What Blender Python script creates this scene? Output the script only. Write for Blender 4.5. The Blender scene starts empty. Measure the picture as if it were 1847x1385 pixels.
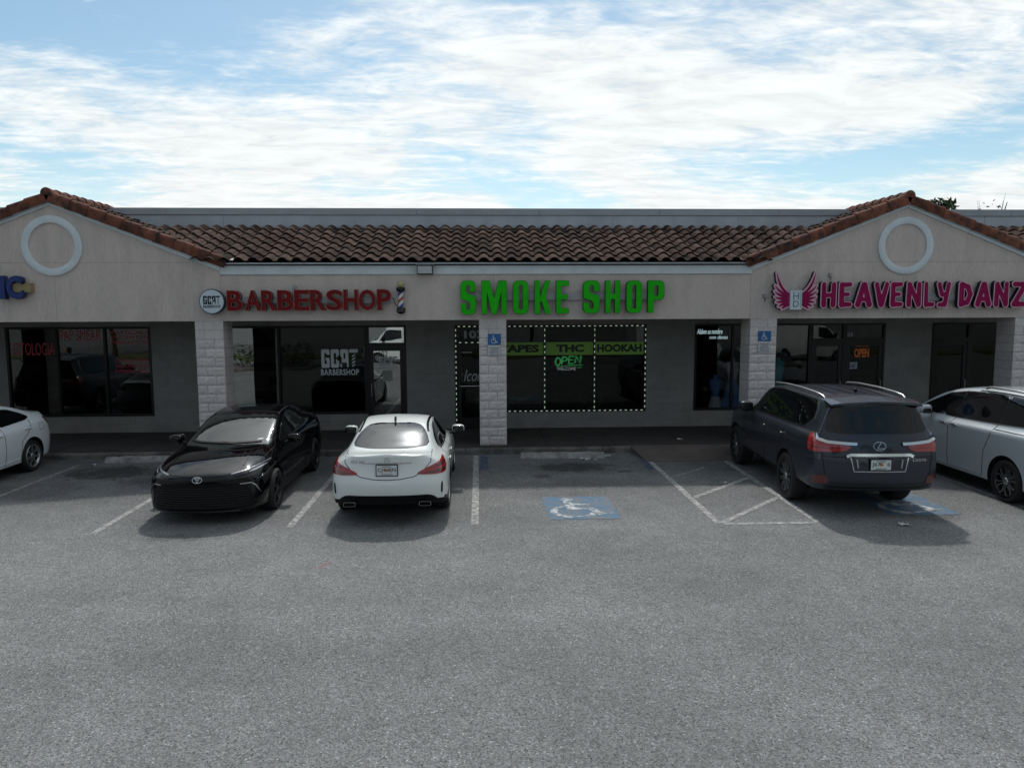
import bpy, bmesh, math, random
import numpy as np
from mathutils import Vector, Matrix
from mathutils.bvhtree import BVHTree
from mathutils.geometry import delaunay_2d_cdt

random.seed(7)
SC = bpy.context.scene
COL = SC.collection
R = math.radians
PI = math.pi

# ------------------------------------------------------------------ camera
FPX, PITCH, YAW, ROLL, CAMZ, CAMD = 1324.17, R(5.9124), R(2.6112), R(-0.2234), 3.2317, 16.4807
cam_d = bpy.data.cameras.new('camera'); cam = bpy.data.objects.new('camera', cam_d); COL.objects.link(cam)
cam_d.sensor_fit = 'HORIZONTAL'; cam_d.sensor_width = 36.0; cam_d.lens = FPX / 1847 * 36.0
cam_d.clip_start = 0.1; cam_d.clip_end = 5000
_fw = Vector((math.sin(YAW) * math.cos(PITCH), math.cos(YAW) * math.cos(PITCH), -math.sin(PITCH)))
_r0 = Vector((math.cos(YAW), -math.sin(YAW), 0)); _u0 = _r0.cross(_fw)
_r = _r0 * math.cos(ROLL) + _u0 * math.sin(ROLL); _u = -_r0 * math.sin(ROLL) + _u0 * math.cos(ROLL)
_m = Matrix((_r, _u, -_fw)).transposed().to_4x4(); _m.translation = (0, -CAMD, CAMZ)
cam.matrix_world = _m
SC.camera = cam

# ------------------------------------------------------------------ sky, sun, exposure
SUN_EL, SUN_AZ = R(52), R(1.0)
SKY_STRENGTH, SUN_STRENGTH, SUN_ANGLE, EXPOSURE = 0.12, 2.1, R(2.2), 0.0
SC.view_settings.view_transform = 'Standard'; SC.view_settings.look = 'None'
SC.view_settings.exposure = EXPOSURE; SC.view_settings.gamma = 1.0; SC.view_settings.use_curve_mapping = False

world = bpy.data.worlds.new('World'); SC.world = world; world.use_nodes = True
def build_world():
    nt = world.node_tree; n = nt.nodes; l = nt.links; n.clear()
    def N(t, **k):
        x = n.new(t)
        for a, b in k.items(): setattr(x, a, b)
        return x
    def math_(op, a, b=None, c=None, clamp=False):
        x = N('ShaderNodeMath', operation=op, use_clamp=clamp)
        for i, v in enumerate((a, b, c)):
            if v is None: continue
            if isinstance(v, (int, float)): x.inputs[i].default_value = v
            else: l.new(v, x.inputs[i])
        return x.outputs[0]
    tc = N('ShaderNodeTexCoord')
    sky = N('ShaderNodeTexSky', sky_type='NISHITA', sun_disc=False)
    sky.sun_elevation = SUN_EL; sky.sun_rotation = SUN_AZ; sky.altitude = 10
    sky.air_density = 1.0; sky.dust_density = 0.6; sky.ozone_density = 2.2
    nrm = N('ShaderNodeVectorMath', operation='NORMALIZE'); l.new(tc.outputs['Generated'], nrm.inputs[0])
    sep = N('ShaderNodeSeparateXYZ'); l.new(nrm.outputs[0], sep.inputs[0])
    z = math_('MAXIMUM', sep.outputs[2], 0.0)
    zz = math_('ADD', z, 0.10)
    px = math_('DIVIDE', sep.outputs[0], zz); py = math_('DIVIDE', sep.outputs[1], zz)
    cb = N('ShaderNodeCombineXYZ'); l.new(px, cb.inputs[0]); l.new(py, cb.inputs[1])
    def fbm(scale, loc, rot, sc, detail, rough, dist):
        mp = N('ShaderNodeMapping'); mp.inputs['Location'].default_value = loc
        mp.inputs['Rotation'].default_value = (0, 0, rot); mp.inputs['Scale'].default_value = sc
        l.new(cb.outputs[0], mp.inputs[0])
        t = N('ShaderNodeTexNoise'); t.inputs['Scale'].default_value = scale; t.inputs['Detail'].default_value = detail
        t.inputs['Roughness'].default_value = rough; t.inputs['Distortion'].default_value = dist
        l.new(mp.outputs[0], t.inputs['Vector']); return t.outputs[0]
    n1 = fbm(0.62, CLOUD_LOC, R(-24), (1.0, 1.0, 1), 6, 0.58, 0.35)
    n2 = fbm(4.2, (0.3, 3.1, 0), R(-24), (0.8, 1.7, 1), 6, 0.66, 0.5)
    n3 = fbm(13.0, (1.3, 0.7, 0), R(-30), (0.8, 1.5, 1), 5, 0.6, 0.3)
    mix = math_('MULTIPLY_ADD', n2, 0.30, n1); mix = math_('MULTIPLY_ADD', math_('SUBTRACT', n3, 0.5), 0.16, mix)
    cl = N('ShaderNodeMapRange', interpolation_type='SMOOTHSTEP'); l.new(mix, cl.inputs[0])
    cl.inputs[1].default_value = 0.53; cl.inputs[2].default_value = 0.72
    cl.inputs[3].default_value = 0.0; cl.inputs[4].default_value = 0.97
    # low cumulus bank towards the horizon
    hz = N('ShaderNodeMapRange', interpolation_type='SMOOTHSTEP'); l.new(sep.outputs[2], hz.inputs[0])
    hz.inputs[1].default_value = 0.20; hz.inputs[2].default_value = 0.03; hz.inputs[3].default_value = 0; hz.inputs[4].default_value = 0.55
    mask = math_('ADD', cl.outputs[0], hz.outputs[0], clamp=True)
    # forward scattering: thin cloud is brighter on the sun's side of the sky
    dt = N('ShaderNodeVectorMath', operation='DOT_PRODUCT'); l.new(nrm.outputs[0], dt.inputs[0])
    dt.inputs[1].default_value = (math.sin(SUN_AZ) * math.cos(SUN_EL), math.cos(SUN_AZ) * math.cos(SUN_EL), math.sin(SUN_EL))
    ph = N('ShaderNodeMapRange', interpolation_type='SMOOTHSTEP'); l.new(dt.outputs['Value'], ph.inputs[0])
    ph.inputs[1].default_value = -0.35; ph.inputs[2].default_value = 0.75; ph.inputs[3].default_value = CLOUD_BACK; ph.inputs[4].default_value = CLOUD_FRONT
    g = math_('MAXIMUM', dt.outputs['Value'], 0.0); g2 = math_('MULTIPLY', math_('POWER', g, 500.0), 14.0); g = math_('MULTIPLY_ADD', math_('POWER', g, 40.0), 2.6, g2)
    br = math_('ADD', ph.outputs[0], g)
    tone = N('ShaderNodeMapRange'); l.new(n2, tone.inputs[0]); tone.inputs[1].default_value = 0.3; tone.inputs[2].default_value = 0.72
    tone.inputs[3].default_value = 0.84; tone.inputs[4].default_value = 1.10
    br = math_('MULTIPLY', br, tone.outputs[0])
    ccol = N('ShaderNodeVectorMath', operation='SCALE'); ccol.inputs[0].default_value = (0.965, 1.0, 1.0); l.new(br, ccol.inputs['Scale'])
    skys = N('ShaderNodeVectorMath', operation='SCALE'); tn = N('ShaderNodeVectorMath', operation='MULTIPLY'); tn.inputs[1].default_value = (0.96, 1.05, 0.94); l.new(sky.outputs[0], tn.inputs[0]); l.new(tn.outputs[0], skys.inputs[0]); skys.inputs['Scale'].default_value = SKY_STRENGTH
    mx = N('ShaderNodeMix', data_type='RGBA'); l.new(mask, mx.inputs[0]); l.new(skys.outputs[0], mx.inputs[6]); l.new(ccol.outputs[0], mx.inputs[7])
    bg = N('ShaderNodeBackground'); l.new(mx.outputs[2], bg.inputs[0]); bg.inputs[1].default_value = 1.0
    out = N('ShaderNodeOutputWorld'); l.new(bg.outputs[0], out.inputs[0])
CLOUD_BACK, CLOUD_FRONT, CLOUD_LOC = 0.36, 1.0, (1.7, 0.4, 0)
build_world()

sun_d = bpy.data.lights.new('sun', 'SUN'); sun = bpy.data.objects.new('sun', sun_d); COL.objects.link(sun)
sun_d.energy = SUN_STRENGTH; sun_d.angle = SUN_ANGLE; sun_d.color = (1.0, 0.96, 0.90)
_sd = Vector((math.sin(SUN_AZ) * math.cos(SUN_EL), math.cos(SUN_AZ) * math.cos(SUN_EL), math.sin(SUN_EL)))
sun.rotation_euler = _sd.to_track_quat('Z', 'Y').to_euler(); sun.location = (0, 40, 60)

SC.cycles.max_bounces = 6; SC.cycles.diffuse_bounces = 3; SC.cycles.glossy_bounces = 4; SC.cycles.transparent_max_bounces = 8
SC.cycles.caustics_reflective = False; SC.cycles.caustics_refractive = False; SC.cycles.use_adaptive_sampling = True; SC.cycles.adaptive_threshold = .02

# ------------------------------------------------------------------ materials
MATS = {}
def M(name, col=(.5, .5, .5), rough=.6, metal=0., spec=.5, coat=0., col2=None, nscale=3., nlo=.35, nhi=.65, detail=5,
      rnd=0., bump=0., bscale=40., emit=None, estr=0., coord='pos', nstretch=(1, 1, 1), ior=1.45, coatr=.03, speck=None, rough2=None, fleck=0.):
    if name in MATS: return MATS[name]
    m = bpy.data.materials.new(name); m.use_nodes = True; MATS[name] = m
    nt = m.node_tree; n = nt.nodes; l = nt.links
    b = n['Principled BSDF']
    b.inputs['Base Color'].default_value = (*col, 1); b.inputs['Roughness'].default_value = rough
    b.inputs['Metallic'].default_value = metal; b.inputs['Specular IOR Level'].default_value = spec
    b.inputs['IOR'].default_value = ior
    b.inputs['Coat Weight'].default_value = coat; b.inputs['Coat Roughness'].default_value = coatr
    if emit: b.inputs['Emission Color'].default_value = (*emit, 1); b.inputs['Emission Strength'].default_value = estr
    def vec():
        if coord == 'pos': g = n.new('ShaderNodeNewGeometry'); o = g.outputs['Position']
        else: g = n.new('ShaderNodeTexCoord'); o = g.outputs['Object']
        mp = n.new('ShaderNodeMapping'); mp.inputs['Scale'].default_value = nstretch; l.new(o, mp.inputs[0]); return mp.outputs[0]
    cur = None
    v = vec() if (col2 or bump or speck or fleck) else None
    if col2:
        t = n.new('ShaderNodeTexNoise'); t.inputs['Scale'].default_value = nscale; t.inputs['Detail'].default_value = detail; t.inputs['Roughness'].default_value = .6
        l.new(v, t.inputs['Vector'])
        mr = n.new('ShaderNodeMapRange'); mr.inputs[1].default_value = nlo; mr.inputs[2].default_value = nhi; l.new(t.outputs[0], mr.inputs[0])
        x = n.new('ShaderNodeMix'); x.data_type = 'RGBA'; l.new(mr.outputs[0], x.inputs[0])
        x.inputs[6].default_value = (*col, 1); x.inputs[7].default_value = (*col2, 1); cur = x.outputs[2]
        if rough2 is not None:
            rr = n.new('ShaderNodeMapRange'); l.new(mr.outputs[0], rr.inputs[0]); rr.inputs[3].default_value = rough; rr.inputs[4].default_value = rough2
            l.new(rr.outputs[0], b.inputs['Roughness'])
    if speck:
        sc, amt = speck
        t = n.new('ShaderNodeTexNoise'); t.inputs['Scale'].default_value = sc; t.inputs['Detail'].default_value = 3; l.new(v, t.inputs['Vector'])
        mr = n.new('ShaderNodeMapRange'); mr.inputs[1].default_value = .3; mr.inputs[2].default_value = .7
        mr.inputs[3].default_value = 1 - amt; mr.inputs[4].default_value = 1 + amt; l.new(t.outputs[0], mr.inputs[0])
        x = n.new('ShaderNodeVectorMath'); x.operation = 'SCALE'
        if cur: l.new(cur, x.inputs[0])
        else: x.inputs[0].default_value = col
        l.new(mr.outputs[0], x.inputs['Scale']); cur = x.outputs[0]
    if rnd:
        oi = n.new('ShaderNodeObjectInfo')
        mr = n.new('ShaderNodeMapRange'); mr.inputs[3].default_value = 1 - rnd; mr.inputs[4].default_value = 1 + rnd; l.new(oi.outputs['Random'], mr.inputs[0])
        x = n.new('ShaderNodeVectorMath'); x.operation = 'SCALE'
        if cur: l.new(cur, x.inputs[0])
        else: x.inputs[0].default_value = col
        l.new(mr.outputs[0], x.inputs['Scale']); cur = x.outputs[0]
    if cur: l.new(cur, b.inputs['Base Color'])
    if bump:
        t = n.new('ShaderNodeTexNoise'); t.inputs['Scale'].default_value = bscale; t.inputs['Detail'].default_value = 4; l.new(v, t.inputs['Vector'])
        bp = n.new('ShaderNodeBump'); bp.inputs['Strength'].default_value = bump; bp.inputs['Distance'].default_value = .02
        l.new(t.outputs[0], bp.inputs['Height']); l.new(bp.outputs[0], b.inputs['Normal'])
    return m

def glass_mat(name, film, tint, tcol=(1, 1, 1), rough=.012, ior=1.46):
    m = bpy.data.materials.new(name); m.use_nodes = True; MATS[name] = m
    nt = m.node_tree; n = nt.nodes; l = nt.links; n.clear()
    fr = n.new('ShaderNodeFresnel'); fr.inputs[0].default_value = ior
    ma = n.new('ShaderNodeMath'); ma.operation = 'MULTIPLY_ADD'; ma.inputs[1].default_value = 1 - film; ma.inputs[2].default_value = film; l.new(fr.outputs[0], ma.inputs[0])
    tr = n.new('ShaderNodeBsdfTransparent'); tr.inputs[0].default_value = (tint * tcol[0], tint * tcol[1], tint * tcol[2], 1)
    gl = n.new('ShaderNodeBsdfGlossy'); gl.inputs['Roughness'].default_value = rough; gl.inputs[0].default_value = (.92, .95, .93, 1)
    # slow waviness of large panes
    g = n.new('ShaderNodeNewGeometry'); t = n.new('ShaderNodeTexNoise'); t.inputs['Scale'].default_value = 1.3; t.inputs['Detail'].default_value = 1
    l.new(g.outputs['Position'], t.inputs['Vector'])
    bp = n.new('ShaderNodeBump'); bp.inputs['Strength'].default_value = .05; bp.inputs['Distance'].default_value = .05; l.new(t.outputs[0], bp.inputs['Height'])
    l.new(bp.outputs[0], gl.inputs['Normal'])
    mx = n.new('ShaderNodeMixShader'); l.new(ma.outputs[0], mx.inputs[0]); l.new(tr.outputs[0], mx.inputs[1]); l.new(gl.outputs[0], mx.inputs[2])
    o = n.new('ShaderNodeOutputMaterial'); l.new(mx.outputs[0], o.inputs[0])
    return m

# ------------------------------------------------------------------ object helpers
def tag(o, label=None, cat=None, group=None, kind=None):
    if label: o['label'] = label
    if cat: o['category'] = cat
    if group: o['group'] = group
    if kind: o['kind'] = kind
    return o
def empty(name, loc=(0, 0, 0), rz=0, parent=None):
    o = bpy.data.objects.new(name, None); COL.objects.link(o); o.location = loc; o.rotation_euler = (0, 0, rz)
    o.empty_display_size = .2; o.parent = parent; return o
def link(name, me, mat=None, parent=None, loc=None, rot=None):
    if mat is not None and len(me.materials) == 0:
        for mm in (mat if isinstance(mat, (list, tuple)) else [mat]): me.materials.append(mm)
    o = bpy.data.objects.new(name, me); COL.objects.link(o); o.parent = parent
    if loc is not None: o.location = loc
    if rot is not None: o.rotation_euler = rot
    return o
def smooth(me, ang=35):
    me.polygons.foreach_set('use_smooth', [True] * len(me.polygons))
    if ang < 180: me.set_sharp_from_angle(angle=R(ang))
    me.update()

class MB:
    def __init__(s): s.v = []; s.f = []; s.mi = []
    def add(s, vs, fs, mi=0):
        o = len(s.v); s.v += [tuple(a) for a in vs]; s.f += [tuple(i + o for i in f) for f in fs]; s.mi += [mi] * len(fs); return s
    def box(s, x0, x1, y0, y1, z0, z1, mi=0):
        return s.add([(x0, y0, z0), (x1, y0, z0), (x1, y1, z0), (x0, y1, z0), (x0, y0, z1), (x1, y0, z1), (x1, y1, z1), (x0, y1, z1)],
                     [(0, 3, 2, 1), (4, 5, 6, 7), (0, 1, 5, 4), (1, 2, 6, 5), (2, 3, 7, 6), (3, 0, 4, 7)], mi)
    def prism(s, poly, y0, y1, mi=0):           # poly in (x,z), extruded along y
        n = len(poly)
        return s.add([(x, y0, z) for x, z in poly] + [(x, y1, z) for x, z in poly],
                     [tuple(range(n)), tuple(range(2 * n - 1, n - 1, -1))] + [(i, i + n, (i + 1) % n + n, (i + 1) % n) for i in range(n)], mi)
    def tube(s, pts, r, n=8, mi=0, closed=False):
        pts = [Vector(p) for p in pts]; rs = r if isinstance(r, (list, tuple)) else [r] * len(pts)
        vs = []; ref = None
        for i, p in enumerate(pts):
            d = (pts[min(i + 1, len(pts) - 1)] - pts[max(i - 1, 0)]).normalized()
            if ref is None: ref = Vector((0, 0, 1)) if abs(d.z) < .9 else Vector((1, 0, 0))
            a = d.cross(ref).normalized(); b = a.cross(d).normalized(); ref = b
            vs += [p + (a * math.cos(t) + b * math.sin(t)) * rs[i] for t in [2 * PI * k / n for k in range(n)]]
        fs = [(i * n + k, i * n + (k + 1) % n, (i + 1) * n + (k + 1) % n, (i + 1) * n + k) for i in range(len(pts) - 1) for k in range(n)]
        fs += [tuple(range(n - 1, -1, -1)), tuple((len(pts) - 1) * n + k for k in range(n))]
        return s.add(vs, fs, mi)
    def lathe(s, prof, n=24, axis='z', c=(0, 0, 0), mi=0, cap=True):   # prof [(r, h)]
        vs = []
        for r, h in prof:
            for k in range(n):
                a = 2 * PI * k / n; x, y = r * math.cos(a), r * math.sin(a)
                p = {'z': (x, y, h), 'y': (x, h, y), 'x': (h, x, y)}[axis]
                vs.append((p[0] + c[0], p[1] + c[1], p[2] + c[2]))
        m = len(prof)
        fs = [(i * n + k, i * n + (k + 1) % n, (i + 1) * n + (k + 1) % n, (i + 1) * n + k) for i in range(m - 1) for k in range(n)]
        if cap: fs += [tuple(range(n)), tuple((m - 1) * n + k for k in range(n))]
        return s.add(vs, fs, mi)
    def mesh(s, name='m', bevel=0., ang=None, segs=2):
        me = bpy.data.meshes.new(name); me.from_pydata(s.v, [], s.f); me.update()
        if any(s.mi): me.polygons.foreach_set('material_index', s.mi)
        bm = bmesh.new(); bm.from_mesh(me)
        bmesh.ops.recalc_face_normals(bm, faces=bm.faces)
        if bevel: bmesh.ops.bevel(bm, geom=bm.edges[:], offset=bevel, segments=segs, affect='EDGES', clamp_overlap=True)
        bm.to_mesh(me); bm.free()
        if ang: smooth(me, ang)
        return me
    def build(s, name, mat, parent=None, bevel=0., ang=None, loc=None, rot=None, segs=2):
        return link(name, s.mesh(name, bevel, ang, segs), mat, parent, loc, rot)

# ------------------------------------------------------------------ 2-D outlines -> extruded plates
def loops_mesh(loops, depth, name='plate', bevel=0.):
    """closed 2-D loops (x, y), holes by even-odd -> plate lying in x-z, front at y=0, back at y=depth"""
    c = bpy.data.curves.new(name, 'CURVE'); c.dimensions = '2D'; c.fill_mode = 'BOTH'; c.extrude = max(depth / 2 - bevel, 1e-4); c.bevel_depth = bevel; c.bevel_resolution = 1
    for L in loops:
        sp = c.splines.new('POLY'); sp.points.add(len(L) - 1); sp.use_cyclic_u = True
        for i, (x, y) in enumerate(L): sp.points[i].co = (x, y, 0, 1)
    return _curve_mesh(c, depth)
def _curve_mesh(c, depth):
    o = bpy.data.objects.new('tmp', c)
    me = bpy.data.meshes.new_from_object(o); bpy.data.objects.remove(o); bpy.data.curves.remove(c)
    me.materials.clear()
    me.transform(Matrix.Rotation(R(90), 4, 'X')); me.transform(Matrix.Translation((0, depth / 2, 0)))
    return me
def bounds(me):
    a = np.empty(len(me.vertices) * 3); me.vertices.foreach_get('co', a); a = a.reshape(-1, 3); return a.min(0), a.max(0)
def fit(me, x0, x1, z0, z1):
    lo, hi = bounds(me); sx = (x1 - x0) / (hi[0] - lo[0]); sz = (z1 - z0) / (hi[2] - lo[2])
    me.transform(Matrix.Diagonal((sx, 1, sz, 1))); me.transform(Matrix.Translation((x0 - lo[0] * sx, 0, z0 - lo[2] * sz))); return me
def text_mesh(s, depth=.004, offset=0., shear=0., spacing=1.):
    c = bpy.data.curves.new('txt', 'FONT'); c.body = s; c.size = 1.; c.extrude = depth / 2; c.offset = offset; c.shear = shear; c.space_character = spacing
    c.align_x = 'LEFT'; c.resolution_u = 3
    return _curve_mesh(c, depth)

# signed-distance glyphs
class G2:
    def __init__(s, x0, x1, y0, y1, cell):
        s.x = np.arange(x0 - 3 * cell, x1 + 3.5 * cell, cell); s.y = np.arange(y0 - 3 * cell, y1 + 3.5 * cell, cell)
        s.X, s.Y = np.meshgrid(s.x, s.y); s.d = np.full(s.X.shape, 9.); s.c = cell
    def rr(s, x0, x1, y0, y1, r=0.):
        cx, cy = (x0 + x1) / 2, (y0 + y1) / 2; qx = abs(s.X - cx) - (x1 - x0) / 2 + r; qy = abs(s.Y - cy) - (y1 - y0) / 2 + r
        return np.hypot(np.maximum(qx, 0), np.maximum(qy, 0)) + np.minimum(np.maximum(qx, qy), 0) - r
    def seg(s, a, b, r0, r1=None):
        r1 = r0 if r1 is None else r1; ax, ay = a; bx, by = b; dx, dy = bx - ax, by - ay
        t = np.clip(((s.X - ax) * dx + (s.Y - ay) * dy) / (dx * dx + dy * dy + 1e-12), 0, 1)
        return np.hypot(s.X - ax - t * dx, s.Y - ay - t * dy) - (r0 + (r1 - r0) * t)
    def ell(s, cx, cy, rx, ry): return (np.hypot((s.X - cx) / rx, (s.Y - cy) / ry) - 1) * min(rx, ry)
    def poly(s, pts):
        d = np.full(s.X.shape, 1e9); sg = np.ones(s.X.shape); n = len(pts)
        for i in range(n):
            ax, ay = pts[i]; bx, by = pts[(i + 1) % n]; ex, ey = bx - ax, by - ay; wx, wy = s.X - ax, s.Y - ay
            t = np.clip((wx * ex + wy * ey) / (ex * ex + ey * ey + 1e-12), 0, 1)
            d = np.minimum(d, (wx - ex * t) ** 2 + (wy - ey * t) ** 2)
            c1 = s.Y >= ay; c2 = s.Y < by; c3 = ex * wy > ey * wx
            sg = np.where((c1 & c2 & c3) | (~c1 & ~c2 & ~c3), -sg, sg)
        return np.sqrt(d) * sg
    def U(s, e): s.d = np.minimum(s.d, e); return s
    def S(s, e): s.d = np.maximum(s.d, -e); return s
    def SU(s, e, k): h = np.clip(.5 + .5 * (s.d - e) / k, 0, 1); s.d = s.d * (1 - h) + e * h - k * h * (1 - h); return s
    def loops(s, level=0.):
        D = s.d - level; ny, nx = D.shape; D = np.where(abs(D) < 1e-9, 1e-9, D)
        nxt = {}
        def pt(e):
            j, i, h = e
            if h: a, b = D[j, i], D[j, i + 1]; t = a / (a - b); return (s.x[i] + t * s.c, s.y[j])
            a, b = D[j, i], D[j + 1, i]; t = a / (a - b); return (s.x[i], s.y[j] + t * s.c)
        neg = D < 0
        code = neg[:-1, :-1] * 1 + neg[:-1, 1:] * 2 + neg[1:, 1:] * 4 + neg[1:, :-1] * 8
        for j, i in zip(*np.nonzero((code > 0) & (code < 15))):
            B, Rr, T, Lf = (j, i, 1), (j, i + 1, 0), (j + 1, i, 1), (j, i, 0)
            k = code[j, i]
            segs = {1: [(Lf, B)], 2: [(B, Rr)], 3: [(Lf, Rr)], 4: [(Rr, T)], 5: [(Lf, T), (Rr, B)], 6: [(B, T)], 7: [(Lf, T)], 8: [(T, Lf)], 9: [(T, B)],
                    10: [(B, Lf), (T, Rr)], 11: [(T, Rr)], 12: [(Rr, Lf)], 13: [(Rr, B)], 14: [(B, Lf)]}[k]
            for a, b in segs: nxt[a] = b
        out = []
        while nxt:
            st = next(iter(nxt)); L = []; e = st
            while e in nxt: L.append(pt(e)); e = nxt.pop(e)
            if len(L) > 3:
                a = np.array(L)
                for _ in range(1): a = (np.roll(a, 1, 0) + 2 * a + np.roll(a, -1, 0)) / 4
                keep = []
                for q in range(len(a)):
                    p0, p1, p2 = a[q - 1], a[q], a[(q + 1) % len(a)]
                    c = abs((p1[0] - p0[0]) * (p2[1] - p0[1]) - (p1[1] - p0[1]) * (p2[0] - p0[0]))
                    if c > .004 * s.c * s.c or q % 12 == 0: keep.append(tuple(p1))
                if len(keep) > 2: out.append(keep)
        return out
    def mesh(s, depth, level=0., bevel=0.): return loops_mesh(s.loops(level), depth, bevel=bevel)
# ------------------------------------------------------------------ surface materials
stucco = M('stucco', (.625, .55, .51), .9, col2=(.51, .45, .42), nscale=2.6, nlo=.42, nhi=.80, nstretch=(1, 1, .16), speck=(55, .09), bump=.55, bscale=90)
trim_white = M('trim_white', (.70, .765, .80), .7, col2=(.61, .67, .70), nscale=2.5, speck=(30, .04), bump=.1, bscale=60)
metal_cap = M('parapet_metal', (.40, .44, .48), .5, metal=.0, col2=(.34, .375, .41), nscale=1.5)
parapet_m = M('parapet_face', (.50, .545, .60), .7, col2=(.42, .46, .51), nscale=2.2, nstretch=(1, 1, .35))
cmu = M('painted_block', (.29, .28, .27), .85, col2=(.235, .228, .222), nscale=2.0, rnd=.05, bump=.35, bscale=120)
cmu_split = M('split_face_block', (.78, .725, .71), .95, col2=(.60, .56, .55), nscale=14, nlo=.3, nhi=.7, rnd=.07, bump=.9, bscale=70)
mortar = M('mortar', (.24, .235, .23), .95)
tile_m = M('field_tile', (.088, .055, .043), .9, spec=.08, col2=(.032, .025, .023), nscale=5, nlo=.35, nhi=.7, rnd=.48, bump=.25, bscale=45)
rake_m = M('rake_tile', (.205, .075, .047), .8, spec=.2, col2=(.045, .031, .028), nscale=5.5, nlo=.40, nhi=.64, rnd=.25, bump=.3, bscale=45)
deck_m = M('roof_deck', (.05, .045, .04), .9)
bronze = M('bronze_frame', (.018, .017, .016), .45, metal=.3)
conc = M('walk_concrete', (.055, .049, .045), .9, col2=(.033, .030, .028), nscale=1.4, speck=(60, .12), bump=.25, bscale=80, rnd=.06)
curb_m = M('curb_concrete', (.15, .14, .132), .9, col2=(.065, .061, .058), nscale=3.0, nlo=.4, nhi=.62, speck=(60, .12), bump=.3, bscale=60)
ramp_m = M('ramp_concrete', (.135, .108, .094), .9, col2=(.095, .078, .07), nscale=1.6, speck=(60, .1), bump=.25, bscale=70)
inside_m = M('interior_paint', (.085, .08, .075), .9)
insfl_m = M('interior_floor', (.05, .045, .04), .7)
black_m = M('black_paint', (.012, .012, .013), .5)
white_m = M('white_sign', (.56, .58, .59), .5)
grey_m = M('grey_metal', (.35, .36, .37), .5, metal=.4)

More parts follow.
